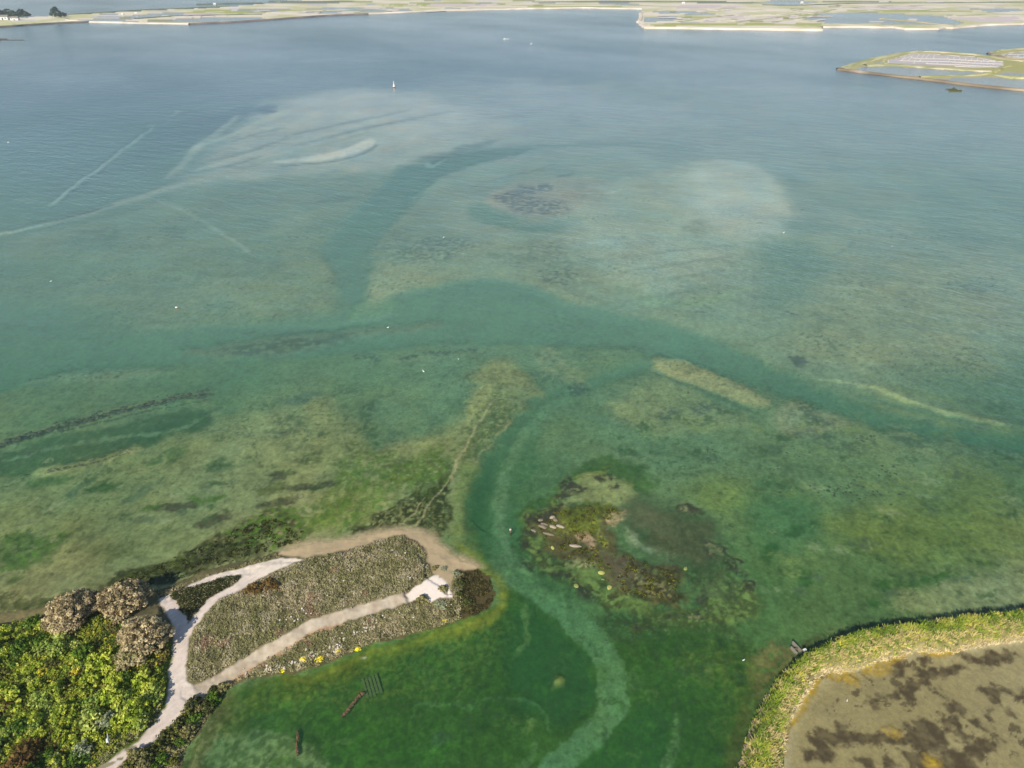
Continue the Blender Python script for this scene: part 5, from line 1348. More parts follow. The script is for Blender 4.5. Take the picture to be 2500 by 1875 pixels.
# individual bushes that can be told apart
V, F, Cc = crown(1.0, 1.0, 80, 16, 0.17, [(112, 108, 66), (94, 94, 56), (130, 122, 80)], 91, base=0.0, flat=-0.1, cl_r=0.24)
OLIVE = (mesh_from('foliage', V, F, M_LEAF, Cc), MOULDS[0][1])
V, F, Cc = crown(1.0, 1.0, 70, 16, 0.17, [(66, 72, 34), (52, 58, 28), (82, 84, 44)], 92, base=0.0, flat=-0.1, cl_r=0.26)
DARKB = (mesh_from('foliage', V, F, M_LEAF, Cc), MOULDS[1][1])
V, F, Cc = crown(1.0, 1.0, 70, 16, 0.18, [(206, 190, 44), (188, 176, 40), (214, 204, 72)], 93, base=0.0, flat=-0.1, cl_r=0.26)
YELB = (mesh_from('foliage', V, F, M_LEAF, Cc), MOULDS[2][1])
V, F, Cc = crown(1.0, 1.0, 70, 14, 0.16, [(132, 138, 108), (118, 122, 94)], 94, base=0.0, flat=-0.1, cl_r=0.26)
GREYB = (mesh_from('foliage', V, F, M_LEAF, Cc), MOULDS[3][1])
V, F, Cc = crown(1.0, 1.0, 70, 16, 0.18, [(88, 70, 36), (74, 58, 30), (104, 84, 44)], 95, base=0.0, flat=-0.1, cl_r=0.26)
BROWNB = (mesh_from('foliage', V, F, M_LEAF, Cc), MOULDS[4][1])
for u, v, r, h, m, lb in [
        (1082, 1440, 0.8, 0.7, OLIVE, 'round olive bush standing alone on the white sand clearing'),
        (1031, 1466, 0.95, 0.8, OLIVE, 'round olive bush at the lower edge of the white sand clearing'),
        (1083, 1389, 0.5, 0.45, GREYB, 'small grey-green bush alone on the tan beach above the clearing'),
        (1113, 1402, 0.65, 0.5, GREYB, 'small grey-green bush at the right end of the tan beach'),
        (1061, 1388, 0.5, 0.5, OLIVE, 'small bush at the edge where the scrub meets the tan beach'),
        (622, 1440, 1.3, 1.0, BROWNB, 'round brownish bush where the sandy path narrows above the scrub'),
        (660, 1430, 1.2, 0.8, BROWNB, 'brownish low bush right of the round brownish bush'),
        (1122, 1452, 0.7, 0.6, DARKB, 'dark bush just right of the white sand clearing'),
        (1124, 1425, 0.9, 0.7, DARKB, 'dark bush at the right tip of the peninsula, above its twin'),
        (1140, 1472, 0.9, 0.6, DARKB, 'dark bush at the right tip of the peninsula, near the water'),
        (1075, 1478, 0.9, 0.7, GREYB, 'grey-green bush below the white sand clearing'),
        (741, 1610, 0.43, 0.36, YELB, 'yellow flowering bush, leftmost beside the white stones'),
        (780, 1611, 0.54, 0.42, YELB, 'largest yellow flowering bush on the lower shore'),
        (825, 1589, 0.43, 0.27, YELB, 'yellow flowering bush right of the largest one'),
        (874, 1585, 0.40, 0.33, YELB, 'yellow flowering bush furthest along the lower shore before the bend'),
        (1085, 1517, 0.36, 0.24, YELB, 'tiny yellow flowering bush below the tip of the peninsula'),
        (690, 1637, 0.36, 0.24, YELB, 'tiny yellow flowering bush at the left end of the white stones'),
        (60, 1858, 2.1, 1.9, BROWNB, 'dark brown spreading bush at the bottom of the thicket'),
        (205, 1838, 1.3, 1.2, GREYB, 'grey half-bare bush left of the white panel'),
        (140, 1862, 1.2, 0.9, GREYB, 'grey half-bare bush near the bottom edge of the thicket'),
        (265, 1765, 1.3, 1.3, GREYB, 'grey-green bush above the white panel'),
        (300, 1718, 1.5, 1.5, MOULDS[4], 'pale green domed bush in the right part of the thicket'),
        (345, 1765, 1.2, 1.1, MOULDS[9], 'pale green bush beside the lower sandy path')]:
    x, y, z = put(u, v)
    shrub(x, y, r, h, m, lb, None, 'bush', 'bush')
# bushes along the lower right of the sandy path
n_b = 0
for u, v in [(470, 1722), (490, 1735), (455, 1745), (476, 1760), (440, 1770), (458, 1790), (425, 1790), (440, 1815), (405, 1805), (415, 1835), (385, 1830), (395, 1855), (365, 1850), (350, 1870), (425, 1860), (520, 1712), (505, 1730), (335, 1850),
             (318, 1872), (375, 1880), (520, 1690), (545, 1682)]:
    x, y, z = put(u, v)
    r = random.uniform(0.75, 1.25)
    shrub(x, y, r, r * 0.9, (DARKB, OLIVE, MOULDS[3], MOULDS[1])[n_b % 4], 'dark olive bush in the strip between the sandy path and the near bay', 'bushes between path and bay', 'bush', 'bush')
    n_b += 1
# dry tan grass dome at the left edge
x, y = ground(4, 1735, 0.8)
rg = np.random.default_rng(5)
nb = 900
a = rg.uniform(0, 2 * np.pi, nb); el = rg.uniform(0.15, 1.45, nb)
d = np.stack([np.cos(a) * np.cos(el), np.sin(a) * np.cos(el), np.sin(el)], 1)
side = np.cross(d, [0, 0, 1]); side /= np.linalg.norm(side, axis=1)[:, None]
L_ = rg.uniform(1.4, 2.1, nb)[:, None]
b0 = d * 0.2; b1 = d * L_ * 0.7; b2 = d * L_ - np.array([0, 0, 0.25])
w_ = 0.05
Vt = np.stack([b0 - side * w_, b0 + side * w_, b1 + side * w_, b1 - side * w_, b2 + side * .01, b2 - side * .01], 1).reshape(-1, 3)
i0 = np.arange(nb) * 6
Ft = np.concatenate([np.stack([i0, i0 + 1, i0 + 2, i0 + 3], 1), np.stack([i0 + 3, i0 + 2, i0 + 4, i0 + 5], 1)])
ct = np.repeat(np.array([lin((196, 166, 104)), lin((176, 146, 84)), lin((208, 182, 124))])[rg.integers(0, 3, nb)], 6, 0)
tag(link('grass_clump', mesh_from('grass_clump', Vt, Ft, M_LEAF, ct), None, (x, y, zat(x, y))), 'dry tan domed clump of tall grass at the left edge of the thicket', 'grass')


# low growth nobody could count: leaf tufts over an area
def tufts(name, label, cat, pts_xy, size, leaf, per, cols_fn, seed, hgt=0.5, up=0.6, mat=M_LEAF):
    rng = np.random.default_rng(seed)
    n = len(pts_xy)
    zg = np.array([zat(a_, b_) for a_, b_ in pts_xy])
    base = np.column_stack([pts_xy, zg])
    sc = size * rng.uniform(0.55, 1.3, n)
    d = rng.normal(size=(n, per, 3)); d /= np.linalg.norm(d, axis=2)[:, :, None]; d[:, :, 2] = np.abs(d[:, :, 2])
    P = base[:, None, :] + d * sc[:, None, None] * rng.uniform(0.35, 1.0, (n, per, 1)) * np.array([1, 1, hgt])
    Nn = d * (1 - up) + np.array([0, 0, up]) + 0.45 * rng.normal(size=d.shape)
    lf = (leaf * rng.uniform(0.6, 1.35, (n, per)) * sc[:, None] / size).ravel()
    V, F = leaf_quads(P.reshape(-1, 3), Nn.reshape(-1, 3), lf, rng, 1.5)
    cc = cols_fn(pts_xy[:, 0], pts_xy[:, 1], rng)
    Cc = np.repeat(np.repeat(cc, per, 0) * rng.uniform(0.88, 1.1, (n * per, 1)), 4, 0)
    o = link(name, mesh_from(name, V, F, mat, Cc))
    return tag(o, label, cat, kind='stuff')


def scatter(pts, n, z, test, seed):
    P = gpts(pts, z)
    rng = np.random.default_rng(seed)
    lo, hi = P.min(0), P.max(0)
    q = rng.uniform(lo, hi, (n * 3, 2))
    q = q[sd_poly(P, q[:, 0], q[:, 1]) > 0]
    q = q[test(q)]
    return q[:n]


regg = REG.reshape(NR, NC)


def clear_of(q, r, bad=(2, 7, 6)):
    ok = np.ones(len(q), bool)
    for dx, dy in ((r, 0), (-r, 0), (0, r), (0, -r)):
        ok &= ~np.isin(regat(q + np.array([dx, dy])), bad)
    return ok



def regat(q):
    i = np.clip(np.searchsorted(rows_y, q[:, 1]), 0, NR - 1)
    t = q[:, 0] / np.maximum(q[:, 1] * CP + CAM_H * SP, 78.0)
    j = np.clip(np.searchsorted(tt, t), 0, NC - 1)
    return regg[i, j]


def cols_scrub(x, y, rng):
    n1 = fbm(x, y, 9.0, 3, 811); n2 = fbm(x, y, 2.2, 3, 812); n3 = fbm(x, y, 5.0, 2, 813)
    pal = np.array([lin(c) for c in [(140, 130, 100), (126, 120, 86), (110, 108, 70), (146, 138, 110), (98, 96, 64), (126, 106, 82)]])
    k = np.where(n1 + 0.6 * n2 > 0.35, 2, np.where(n1 + 0.5 * n2 < -0.35, 0, 1))
    k = np.where(n2 > 0.55, 4, k); k = np.where((n3 > 0.5) & (n2 < 0), 5, k); k = np.where((n2 < -0.5), 3, k)
    left = x < ground(560, 1500)[0]
    k = np.where(left & (k == 0), 2, k)
    return 2.0 * pal[k] * rng.uniform(0.82, 1.16, (len(x), 1))


PEN_AREA = [(380, 1440), (427, 1425), (650, 1352), (800, 1330), (960, 1298), (1040, 1310), (1150, 1375), (1205, 1420), (1200, 1490), (1080, 1528), (900, 1576), (700, 1645), (560, 1680), (530, 1710), (450, 1860), (200, 1990), (60, 1990), (420, 1700), (430, 1560)]
q = scatter(PEN_AREA, 11500, 0.8, lambda q: (regat(q) == 1) & clear_of(q, 0.38) & (q[:, 0] < ground(1128, 1450)[0]), 21)
dist = sd_poly(P_PEN, q[:, 0], q[:, 1])
q = q[dist > 0.4]
tufts('coastal_scrub', 'low olive and grey scrub covering the peninsula', 'scrub', q, 0.38, 0.135, 13, cols_scrub, 31, 0.9)
# dark scrub filling the wedge in the fork of the path
q = scatter(PATH_HOLE, 700, 1.2, lambda q: (regat(q) == 1) & clear_of(q, 0.4), 22)
tufts('wedge_scrub', 'dark green scrub filling the wedge in the fork of the path', 'scrub', q, 0.45, 0.16, 18,
      lambda x, y, r: np.array([lin((72, 76, 40)), lin((88, 90, 48)), lin((58, 64, 32))])[r.integers(0, 3, len(x))], 32, 1.0)
# undergrowth of the thicket
q = scatter([(-140, 1525), (0, 1528), (130, 1500), (220, 1500), (330, 1560), (416, 1580), (408, 1629), (404, 1673), (399, 1716), (370, 1758), (334, 1797), (284, 1837), (230, 1876), (150, 1940), (-140, 1960)], 5200, 0.8, lambda q: (regat(q) == 1) & clear_of(q, 0.5), 23)


def cols_under(x, y, rng):
    pal = np.array([lin(c) for c in [(66, 80, 26), (88, 98, 34), (110, 116, 42), (86, 80, 42), (146, 138, 48)]])
    n1 = fbm(x, y, 6.0, 3, 821)
    k = np.where(n1 > 0.3, 2, np.where(n1 > 0, 1, np.where(n1 > -0.35, 0, 3)))
    k = np.where(rng.uniform(0, 1, len(x)) < 0.10, 4, k)
    return 2.1 * pal[k] * rng.uniform(0.7, 1.3, (len(x), 1))


tufts('undergrowth', 'green undergrowth between the shrubs of the thicket', 'undergrowth', q, 0.55, 0.2, 14, cols_under, 33, 1.1)
# wet brown fringe scrub at the right tip
q = scatter([(1115, 1390), (1150, 1385), (1196, 1416), (1206, 1450), (1186, 1486), (1147, 1505), (1100, 1512), (1090, 1475), (1116, 1440)], 620, 0.2, lambda q: clear_of(q, 0.6) & (fbm(q[:, 0], q[:, 1], 2.5, 3, 833) > -0.25), 24)
tufts('tip_scrub', 'dark brown-green marsh plants on the right tip of the peninsula', 'scrub', q, 0.38, 0.15, 13,
      lambda x, y, r: np.array([lin((74, 70, 40)), lin((92, 86, 50)), lin((60, 58, 34)), lin((110, 104, 60))])[r.integers(0, 4, len(x))], 34, 0.5)
# salt-meadow weed standing out of the shallows on the upper shore and round the islet
q = scatter([(250, 1430), (450, 1350), (560, 1300), (660, 1262), (740, 1290), (730, 1322), (640, 1348), (540, 1376), (440, 1412), (380, 1428), (280, 1440)], 1500, 0.0, lambda q: fbm(q[:, 0], q[:, 1], 2.0, 3, 831) > 0.0, 25)
tufts('shore_weed', 'dark olive weed in the shallows along the upper shore', 'seaweed', q, 0.34, 0.15, 9,
      lambda x, y, r: np.array([lin((56, 62, 22)), lin((74, 82, 30)), lin((112, 114, 60)), lin((42, 48, 18))])[r.integers(0, 4, len(x))], 35, 0.45)
q = scatter(zi([(360, 600), (480, 490), (740, 430), (1060, 490), (900, 600), (940, 780), (1300, 920), (1520, 1000), (1540, 1200), (1300, 1230), (1100, 1170), (850, 980), (560, 860), (440, 760)]), 1500, 0.0, lambda q: fbm(q[:, 0], q[:, 1], 2.2, 3, 832) > 0.05, 26)
tufts('islet_weed', 'yellow-green and brown weed growing on the muddy islet', 'seaweed', q, 0.28, 0.13, 9,
      lambda x, y, r: np.array([lin((96, 104, 30)), lin((128, 134, 40)), lin((74, 72, 36)), lin((58, 60, 26)), lin((110, 100, 62))])[r.integers(0, 5, len(x))], 36, 0.45)

# tall grass on the embankment: leaning blades
q = scatter(BANK_OUT + BANK_IN, 8200, 0.9, lambda q: regat(q) == 4, 27)
rg = np.random.default_rng(28)
n = len(q)
per = 9
zg = np.array([zat(a_, b_) for a_, b_ in q])
n1 = fbm(q[:, 0], q[:, 1], 3.0, 3, 841); n2 = fbm(q[:, 0], q[:, 1], 1.0, 2, 842)
din = np.full(n, 1e9)
for i in range(len(PB_IN) - 1):
    dd_, _ = seg_dist(q[:, 0], q[:, 1], PB_IN[i], PB_IN[i + 1]); din = np.minimum(din, dd_)
pal = np.array([lin(c) for c in [(118, 132, 46), (150, 150, 66), (94, 112, 40), (166, 152, 100), (182, 166, 128), (178, 168, 74)]])
kk_ = np.where(n1 > 0.25, 1, np.where(n1 < -0.25, 2, 0)); kk_ = np.where(n2 > 0.45, 3, kk_); kk_ = np.where(n2 < -0.55, 5, kk_)
kk_ = np.where(din + 0.5 * n2 < 0.35, 4, np.where((din < 2.0) & (rg.uniform(0, 1, n) < .5), 3, kk_))
cc = 1.6 * pal[kk_] * rg.uniform(0.75, 1.2, (n, 1))
hh = np.where(din < 1.0, 0.35, 0.62) * rg.uniform(0.6, 1.3, n)
B0 = np.column_stack([q, zg - 0.05])[:, None, :] + rg.normal(size=(n, per, 3)) * np.array([.16, .16, 0.02])
dr = rg.normal(size=(n, per, 3)) * np.array([.7, .7, .15]) + np.array([0.55, 0.25, 0.8]); dr /= np.linalg.norm(dr, axis=2)[:, :, None]
T0 = B0 + dr * hh[:, None, None] * rg.uniform(.6, 1.2, (n, per, 1))
sd2 = np.cross(dr, np.array([0.0, -0.5, 1.0])); sd2 /= np.linalg.norm(sd2, axis=2)[:, :, None]
wd = 0.055
Vt = np.stack([B0 - sd2 * wd, B0 + sd2 * wd, T0 + sd2 * wd * .5, T0 - sd2 * wd * .5], 2).reshape(-1, 3)
Ft = np.arange(len(Vt)).reshape(-1, 4)
ct = np.repeat(np.repeat(cc, per, 0) * rg.uniform(.85, 1.15, (n * per, 1)), 4, 0)
tag(link('embankment_grass', mesh_from('embankment_grass', Vt, Ft, M_LEAF, ct)), 'tall yellow-green grass covering the curved embankment', 'grass', kind='stuff')
# ------------------------------------------------------------------ stones, rocks
def rock_mesh(name, seed, flat=0.6, sides=9, rings=5, mat=None, rough=0.22):
    rng = np.random.default_rng(seed)
    V = [(0, 0, flat)]; F4 = []
    for r in range(1, rings + 1):
        ph = math.pi * 0.62 * r / rings
        for k in range(sides):
            th = 2 * math.pi * k / sides
            V.append((math.sin(ph) * math.cos(th), math.sin(ph) * math.sin(th), math.cos(ph) * flat))
    V = np.array(V)
    dirn = rng.normal(size=(6, 3)); dirn /= np.linalg.norm(dirn, axis=1)[:, None]
    off = rng.uniform(0.55, 0.9, 6)
    for dv, o_ in zip(dirn, off):               # broken planes
        h = V @ dv - o_
        V = V - np.maximum(h, 0)[:, None] * dv * 0.85
    V = V * (1 + rough * rng.uniform(-.5, .5, (len(V), 1)))
    F = []
    for k in range(sides): F.append((0, 1 + k, 1 + (k + 1) % sides, 1 + (k + 1) % sides))
    for r in range(rings - 1):
        for k in range(sides):
            a = 1 + r * sides
            F.append((a + k, a + sides + k, a + sides + (k + 1) % sides, a + (k + 1) % sides))
    me = bpy.data.meshes.new(name)
    me.from_pydata([tuple(v) for v in V], [], [tuple(dict.fromkeys(f)) for f in F])
    if mat: me.materials.append(mat)
    return me


M_PALE = mat_plain('pale_stone', (212, 200, 182), 0.9, 5, 0.15)
M_ROCK = mat_plain('weathered_rock', (124, 114, 94), 0.9, 3, 0.7)
M_ROCKP = mat_plain('pale_boulder', (158, 146, 124), 0.9, 3, 0.5)
M_WET = mat_plain('weedy_wet_stone', (78, 80, 60), 0.8, 4, 0.4)
M_YST = mat_plain('yellow_lichen_stone', (178, 174, 96), 0.9, 5, 0.2)
M_EDGE = mat_plain('edging_stone', (138, 122, 98), 0.9, 4, 0.4)
PALE_ME = [rock_mesh('stone', 200 + k, 0.55, 7, 3, M_PALE) for k in range(5)]
WET_ME = [rock_mesh('stone', 230 + k, 0.6, 7, 3, M_WET, 0.4) for k in range(5)]
ROCK_ME = [rock_mesh('rock', 260 + k, 0.6, 11, 6, M_ROCK, 0.16) for k in range(4)]
ROCKP_ME = [rock_mesh('rock', 280 + k, 0.6, 11, 6, M_ROCKP, 0.16) for k in range(4)]
YST_ME = [rock_mesh('rock', 270 + k, 0.5, 9, 4, M_YST, 0.2) for k in range(3)]


def set_rock(me, name, u, v, sx, sy, sz, rot, label, cat, group=None, lift=0.0):
    x, y, z = put(u, v)
    o = link(name, me, None, (x, y, z + lift))
    o.scale = (sx, sy, sz); o.rotation_euler = (random.uniform(-.15, .15), random.uniform(-.15, .15), rot)
    return tag(o, label, cat, group)


rs = random.Random(3)
for u0, v0, u1, v1, n, sp_ in [(600, 1642, 700, 1628, 26, 6), (690, 1628, 760, 1604, 22, 7), (745, 1596, 830, 1588, 16, 9), (800, 1585, 840, 1570, 12, 7), (860, 1548, 920, 1530, 12, 7), (820, 1560, 870, 1545, 8, 7)]:
    for k in range(n):
        t = rs.random()
        s = rs.uniform(0.07, 0.19)
        set_rock(PALE_ME[k % 5], 'shore_stone', u0 + (u1 - u0) * t + rs.gauss(0, sp_), v0 + (v1 - v0) * t + rs.gauss(0, sp_ * .6), s * rs.uniform(.8, 1.8), s, s, rs.uniform(0, 3), 'pale stone in the scatter along the lower shore', 'stone', 'pale stones along the lower shore', 0.12)
for u, v in [(738, 1488), (748, 1500), (742, 1492), (712, 1508), (700, 1515), (720, 1518), (800, 1456), (840, 1420), (997, 1410), (1002, 1413), (684, 1516), (760, 1500), (728, 1514), (976, 1498), (985, 1510), (940, 1510), (935, 1505), (1068, 1478), (1080, 1482), (1090, 1480), (1102, 1478), (1010, 1510), (990, 1352)]:
    s = rs.uniform(0.10, 0.2)
    set_rock(PALE_ME[int(u) % 5], 'scrub_stone', u, v, s * 1.2, s, s, rs.uniform(0, 3), 'pale stone or blossom clump lying in the peninsula scrub', 'stone', 'pale stones in the scrub', 0.25)
# boulders of the islet
for k, (u, v, sx, sy, sz, r, lb) in enumerate([
        (1349, 1265, 0.62, 0.42, 0.75, 0.4, 'brightest pale boulder at the top of the islet rocks'),
        (1356, 1270, 0.5, 0.4, 0.5, -0.6, 'grey boulder leaning against the brightest pale boulder'),
        (1367, 1286, 0.95, 0.42, 0.5, -0.35, 'long pale slab at the right of the islet rocks'),
        (1350, 1287, 0.7, 0.4, 0.4, -0.5, 'tan slab in the middle of the islet rocks'),
        (1326, 1287, 1.0, 0.5, 0.5, -0.4, 'dark streaked slab at the left of the islet rocks'),
        (1328, 1280, 0.8, 0.3, 0.4, -0.4, 'narrow slab behind the dark streaked slab'),
        (1320, 1270, 0.6, 0.4, 0.35, 0.3, 'low brown rock above the dark streaked slab'),
        (1340, 1304, 1.3, 0.3, 0.25, -0.35, 'thin tan ledge below the islet rocks'),
        (1304, 1296, 0.7, 0.45, 0.35, -0.3, 'low brown rock at the left end of the islet rocks'),
        (1407, 1334, 1.25, 0.36, 0.4, -0.22, 'long pointed grey rock lying alone on brown mud')]):
    set_rock(ROCKP_ME[k % 4] if k in (0, 2, 3, 9) else ROCK_ME[k % 4], 'islet_rock', u, v, sx, sy, sz, r, lb, 'rock', 'rocks on the muddy islet', 0.05)
for k, (u, v, s, lb) in enumerate([(1469, 1400, .62, 'yellow-green rounded stone, leftmost of the lower islet'), (1487, 1436, .6, 'yellow-green oval stone near the lower edge of the islet'), (1407, 1432, .5, 'yellow-green stone in the shallows left of the lower islet'),
                                   (1472, 1416, .3, 'small yellow-green stone between two larger ones'), (1674, 1389, .45, 'pale round stone at the right end of the mud plume'), (1349, 1338, .4, 'pale round stone on the left of the islet')]):
    set_rock(YST_ME[k % 3], 'islet_stone', u, v, s * 1.1, s * .8, s * .6, k, lb, 'stone', 'yellow-green stones of the islet', 0.12)
# weed-covered stones lying under water
ns = 0
def wet(u, v, s, label, group, lift=0.0):
    global ns
    x, y, z = put(u, v)
    o = link('submerged_stone', WET_ME[ns % 5], None, (x, y, z + lift)); ns += 1
    o.scale = (s * .62 * rs.uniform(.8, 1.5), s * .62 * rs.uniform(.7, 1.2), s * .3); o.rotation_euler = (0, 0, rs.uniform(0, 6))
    tag(o, label, 'stone', group)
for u0, v0, ru, rv, n in [(2110, 1070, 50, 22, 12), (2170, 1150, 26, 22, 12), (2020, 1195, 40, 10, 16), (2050, 1205, 26, 10, 10), (2130, 1205, 55, 16, 18), (1890, 1145, 14, 8, 4), (1960, 1110, 30, 14, 8), (1910, 1200, 24, 20, 6), (1735, 1100, 16, 14, 8), (2090, 1180, 30, 20, 8)]:
    for k in range(n):
        wet(u0 + rs.gauss(0, ru * .6), v0 + rs.gauss(0, rv * .6), rs.uniform(.22, .55), 'dark weed-covered stone in the scatter under water right of the islet', 'dark stones under water right of the islet')
for k in range(110):
    t = rs.random()
    P0 = [(0, 1082), (140, 1041), (250, 1011), (360, 986), (430, 969), (508, 959)]
    f = t * 5; i = min(4, int(f)); f -= i
    wet(P0[i][0] * (1 - f) + P0[i + 1][0] * f + rs.gauss(0, 5), P0[i][1] * (1 - f) + P0[i + 1][1] * f + rs.gauss(0, 5), rs.uniform(.5, 1.2), 'dark weedy stone in the long sunken stone row at left', 'stones of the long sunken row')
for k in range(24):
    t = rs.random()
    wet(120 + 200 * t + rs.gauss(0, 3), 1152 - 48 * t + rs.gauss(0, 2.5), rs.uniform(.15, .35), 'small dark stone in the short sunken row below the long one', 'stones of the short sunken row')
for k in range(22):
    wet(rs.uniform(1600, 1780), rs.uniform(880, 960), rs.uniform(.2, .5), 'dark weedy stone on the pale sand spit right of the creek', 'stones on the pale sand spit')
for k in range(28):
    wet(rs.uniform(1450, 1800), rs.uniform(1470, 1580), rs.uniform(.15, .4), 'dark weedy stone in the shallows below the islet', 'stones below the islet')

# stones edging the water side of the embankment
EDGE_ME = [rock_mesh('stone', 290 + k, 0.7, 8, 3, M_EDGE, 0.3) for k in range(5)]
eb = catmull(np.array(BANK_OUT[4:-1], float), 24)
for k in range(150):
    f = rs.random() ** 0.8 * (len(eb) - 1); i = int(f)
    u, v = eb[i]
    if v > 1900 or rs.random() < (0.45 if v < 1640 else 0.0): continue
    x, y = ground(u + rs.gauss(5, 2.2), v + rs.gauss(3, 1.5), 0.3)
    o = link('edge_stone', EDGE_ME[k % 5], None, (x, y, max(zat(x, y), 0.0) + 0.1))
    s = rs.uniform(.16, .38)
    o.scale = (s * rs.uniform(.8, 1.4), s, s * .8); o.rotation_euler = (rs.uniform(-.3, .3), rs.uniform(-.3, .3), rs.uniform(0, 6))
    tag(o, 'grey-brown stone in the stone edging on the water side of the embankment', 'stone', 'stones edging the embankment')

# ------------------------------------------------------------------ small built things
def box(sx, sy, sz, c=(0, 0, 0), bev=0.0):
    v = np.array([[x, y, z] for x in (-.5, .5) for y in (-.5, .5) for z in (-.5, .5)]) * np.array([sx, sy, sz]) + np.array(c)
    f = np.array([[0, 1, 3, 2], [4, 6, 7, 5], [0, 4, 5, 1], [2, 3, 7, 6], [0, 2, 6, 4], [1, 5, 7, 3]])
    return v, f


def cyl(r0, r1, h, n=10, z0=0.0, c=(0, 0)):
    V = []; F = []
    for z, r in ((z0, r0), (z0 + h, r1)):
        for k in range(n):
            V.append((c[0] + r * math.cos(2 * math.pi * k / n), c[1] + r * math.sin(2 * math.pi * k / n), z))
    for k in range(n): F.append((k, (k + 1) % n, n + (k + 1) % n, n + k))
    V += [(c[0], c[1], z0), (c[0], c[1], z0 + h)]
    for k in range(n):
        F.append((2 * n, (k + 1) % n, k, k)); F.append((2 * n + 1, n + k, n + (k + 1) % n, n + (k + 1) % n))
    return np.array(V), np.array(F)


def pym(name, VF, mat):
    me = bpy.data.meshes.new(name)
    me.from_pydata([tuple(map(float, v)) for v in VF[0]], [], [tuple(int(i) for i in dict.fromkeys(map(int, f))) for f in VF[1]])
    me.materials.append(mat)
    return me


def part(name, VF, mat, parent, loc=(0, 0, 0), rot=(0, 0, 0)):
    o = link(name, pym(name, VF, mat), parent, loc)
    o.rotation_euler = rot
    return o


M_WHITE = mat_plain('white_paint', (232, 230, 222), 0.6, 6, 0.06)
M_RED = mat_plain('red_paint', (176, 62, 44), 0.6, 6, 0.1)
M_CONC = mat_plain('grey_concrete', (132, 126, 112), 0.9, 6, 0.25)
M_WOOD = mat_plain('grey_wood', (112, 100, 80), 0.9, 6, 0.3)
M_ROT = mat_plain('rotten_wood', (104, 80, 56), 0.95, 5, 0.35)
M_SLAT = mat_plain('weedy_plank', (98, 108, 58), 0.95, 2.5, 0.5)
M_ORANGE = mat_plain('orange_plastic', (214, 128, 70), 0.6, 6, 0.1)
M_DARK = mat_plain('dark_metal', (60, 58, 54), 0.7, 6, 0.2)
M_TILE = mat_plain('roof_tile', (150, 108, 88), 0.9, 6, 0.2)
# white notice panel and bench-like slab in the thicket
x, y, z = put(271, 1816)
t = empty('notice_board', (x, y, z)); t.rotation_euler = (0, 0, math.radians(-62))
part('panel', box(1.05, 0.05, 0.62, (0, 0, 1.25)), M_WHITE, t)
part('shelf', box(0.62, 0.42, 0.04, (0.02, -0.26, 0.92)), M_WHITE, t, rot=(math.radians(-8), 0, 0))
for s in (-.42, .42): part('post', box(0.08, 0.08, 1.0, (s, 0.07, 0.45)), M_WOOD, t)
tag(t, 'white notice board with a white shelf standing in the thicket by the path', 'sign')
# sluice on the embankment: two low walls into the water and a white notice on a post
x, y, z = put(1951, 1592)
t = empty('sluice', (x, y, 0.0))
ax_, ay_ = ground(1931, 1572); bx_, by_ = ground(1952, 1594)
ang = math.atan2(by_ - ay_, bx_ - ax_)
ln = math.hypot(bx_ - ax_, by_ - ay_)
t.location = ((ax_ + bx_) / 2, (ay_ + by_) / 2, 0); t.rotation_euler = (0, 0, ang)
part('wing_wall', box(ln * 1.05, 0.16, 0.9, (0, 0.30, 0.02)), M_CONC, t)
part('wing_wall', box(ln * 0.75, 0.16, 0.8, (0.3, -0.55, 0.0)), M_CONC, t)
part('gate', box(0.14, 0.7, 0.75, (ln * .12, -0.12, 0.05)), M_WOOD, t)
tag(t, 'small concrete sluice running from the embankment into the water', 'sluice')
x, y, z = put(1961, 1598)
t = empty('notice_sign', (x - 0.1, y + 0.3, z)); t.rotation_euler = (0, 0, math.radians(25))
part('post', box(0.08, 0.08, 1.3, (0, 0, 0.4)), M_WOOD, t)
part('panel', box(0.60, 0.34, 0.04, (0, 0, 1.08)), M_WHITE, t, rot=(math.radians(14), 0, 0))
tag(t, 'small white notice on a post at the sluice on the embankment', 'sign')
# sunken raft of planks with the rotten beam beside it
x, y, z = put(908, 1676)
t = empty('sunken_raft', (x, y, -0.34)); t.rotation_euler = (math.radians(3), math.radians(2), math.radians(-66))
for k in range(5):
    part('plank', box(3.3 - 0.25 * (k % 2), 0.36, 0.07, (0.1 * (k % 3), -1.0 + 0.5 * k, 0.0)), M_SLAT, t)
for s in (-1.2, 0.2, 1.3): part('crossbeam', box(0.16, 2.5, 0.12, (s, 0, -0.1)), M_WOOD, t)
tag(t, 'sunken weed-grown raft of planks in the near bay', 'raft')


def log(pts, r, label, seed):
    P = np.array([(*ground(u, v, 0.0), zz) for u, v, zz in pts])
    c0 = P.mean(0)
    Q = catmull(P, 5) - c0
    rng = np.random.default_rng(seed)
    V, F = tube(Q, r * rng.uniform(0.7, 1.3, len(Q)), 8)
    V = V + rng.normal(size=V.shape) * r * 0.22
    o = link('sunken_beam', mesh_from('sunken_beam', V, F, M_ROT, None, False), None, tuple(c0))
    return tag(o, label, 'beam', 'rotten beams in the near bay')


log([(886, 1690, -0.16), (872, 1704, -.08), (858, 1720, -.1), (846, 1738, -.1), (834, 1748, -.18)], 0.26, 'rotten brown beam lying beside the sunken raft', 1)
log([(725, 1782, -0.2), (727, 1800, -0.1), (724, 1822, -0.08), (728, 1842, -0.16)], 0.18, 'rotten brown beam upright in the bay below the peninsula, away from the raft', 2)
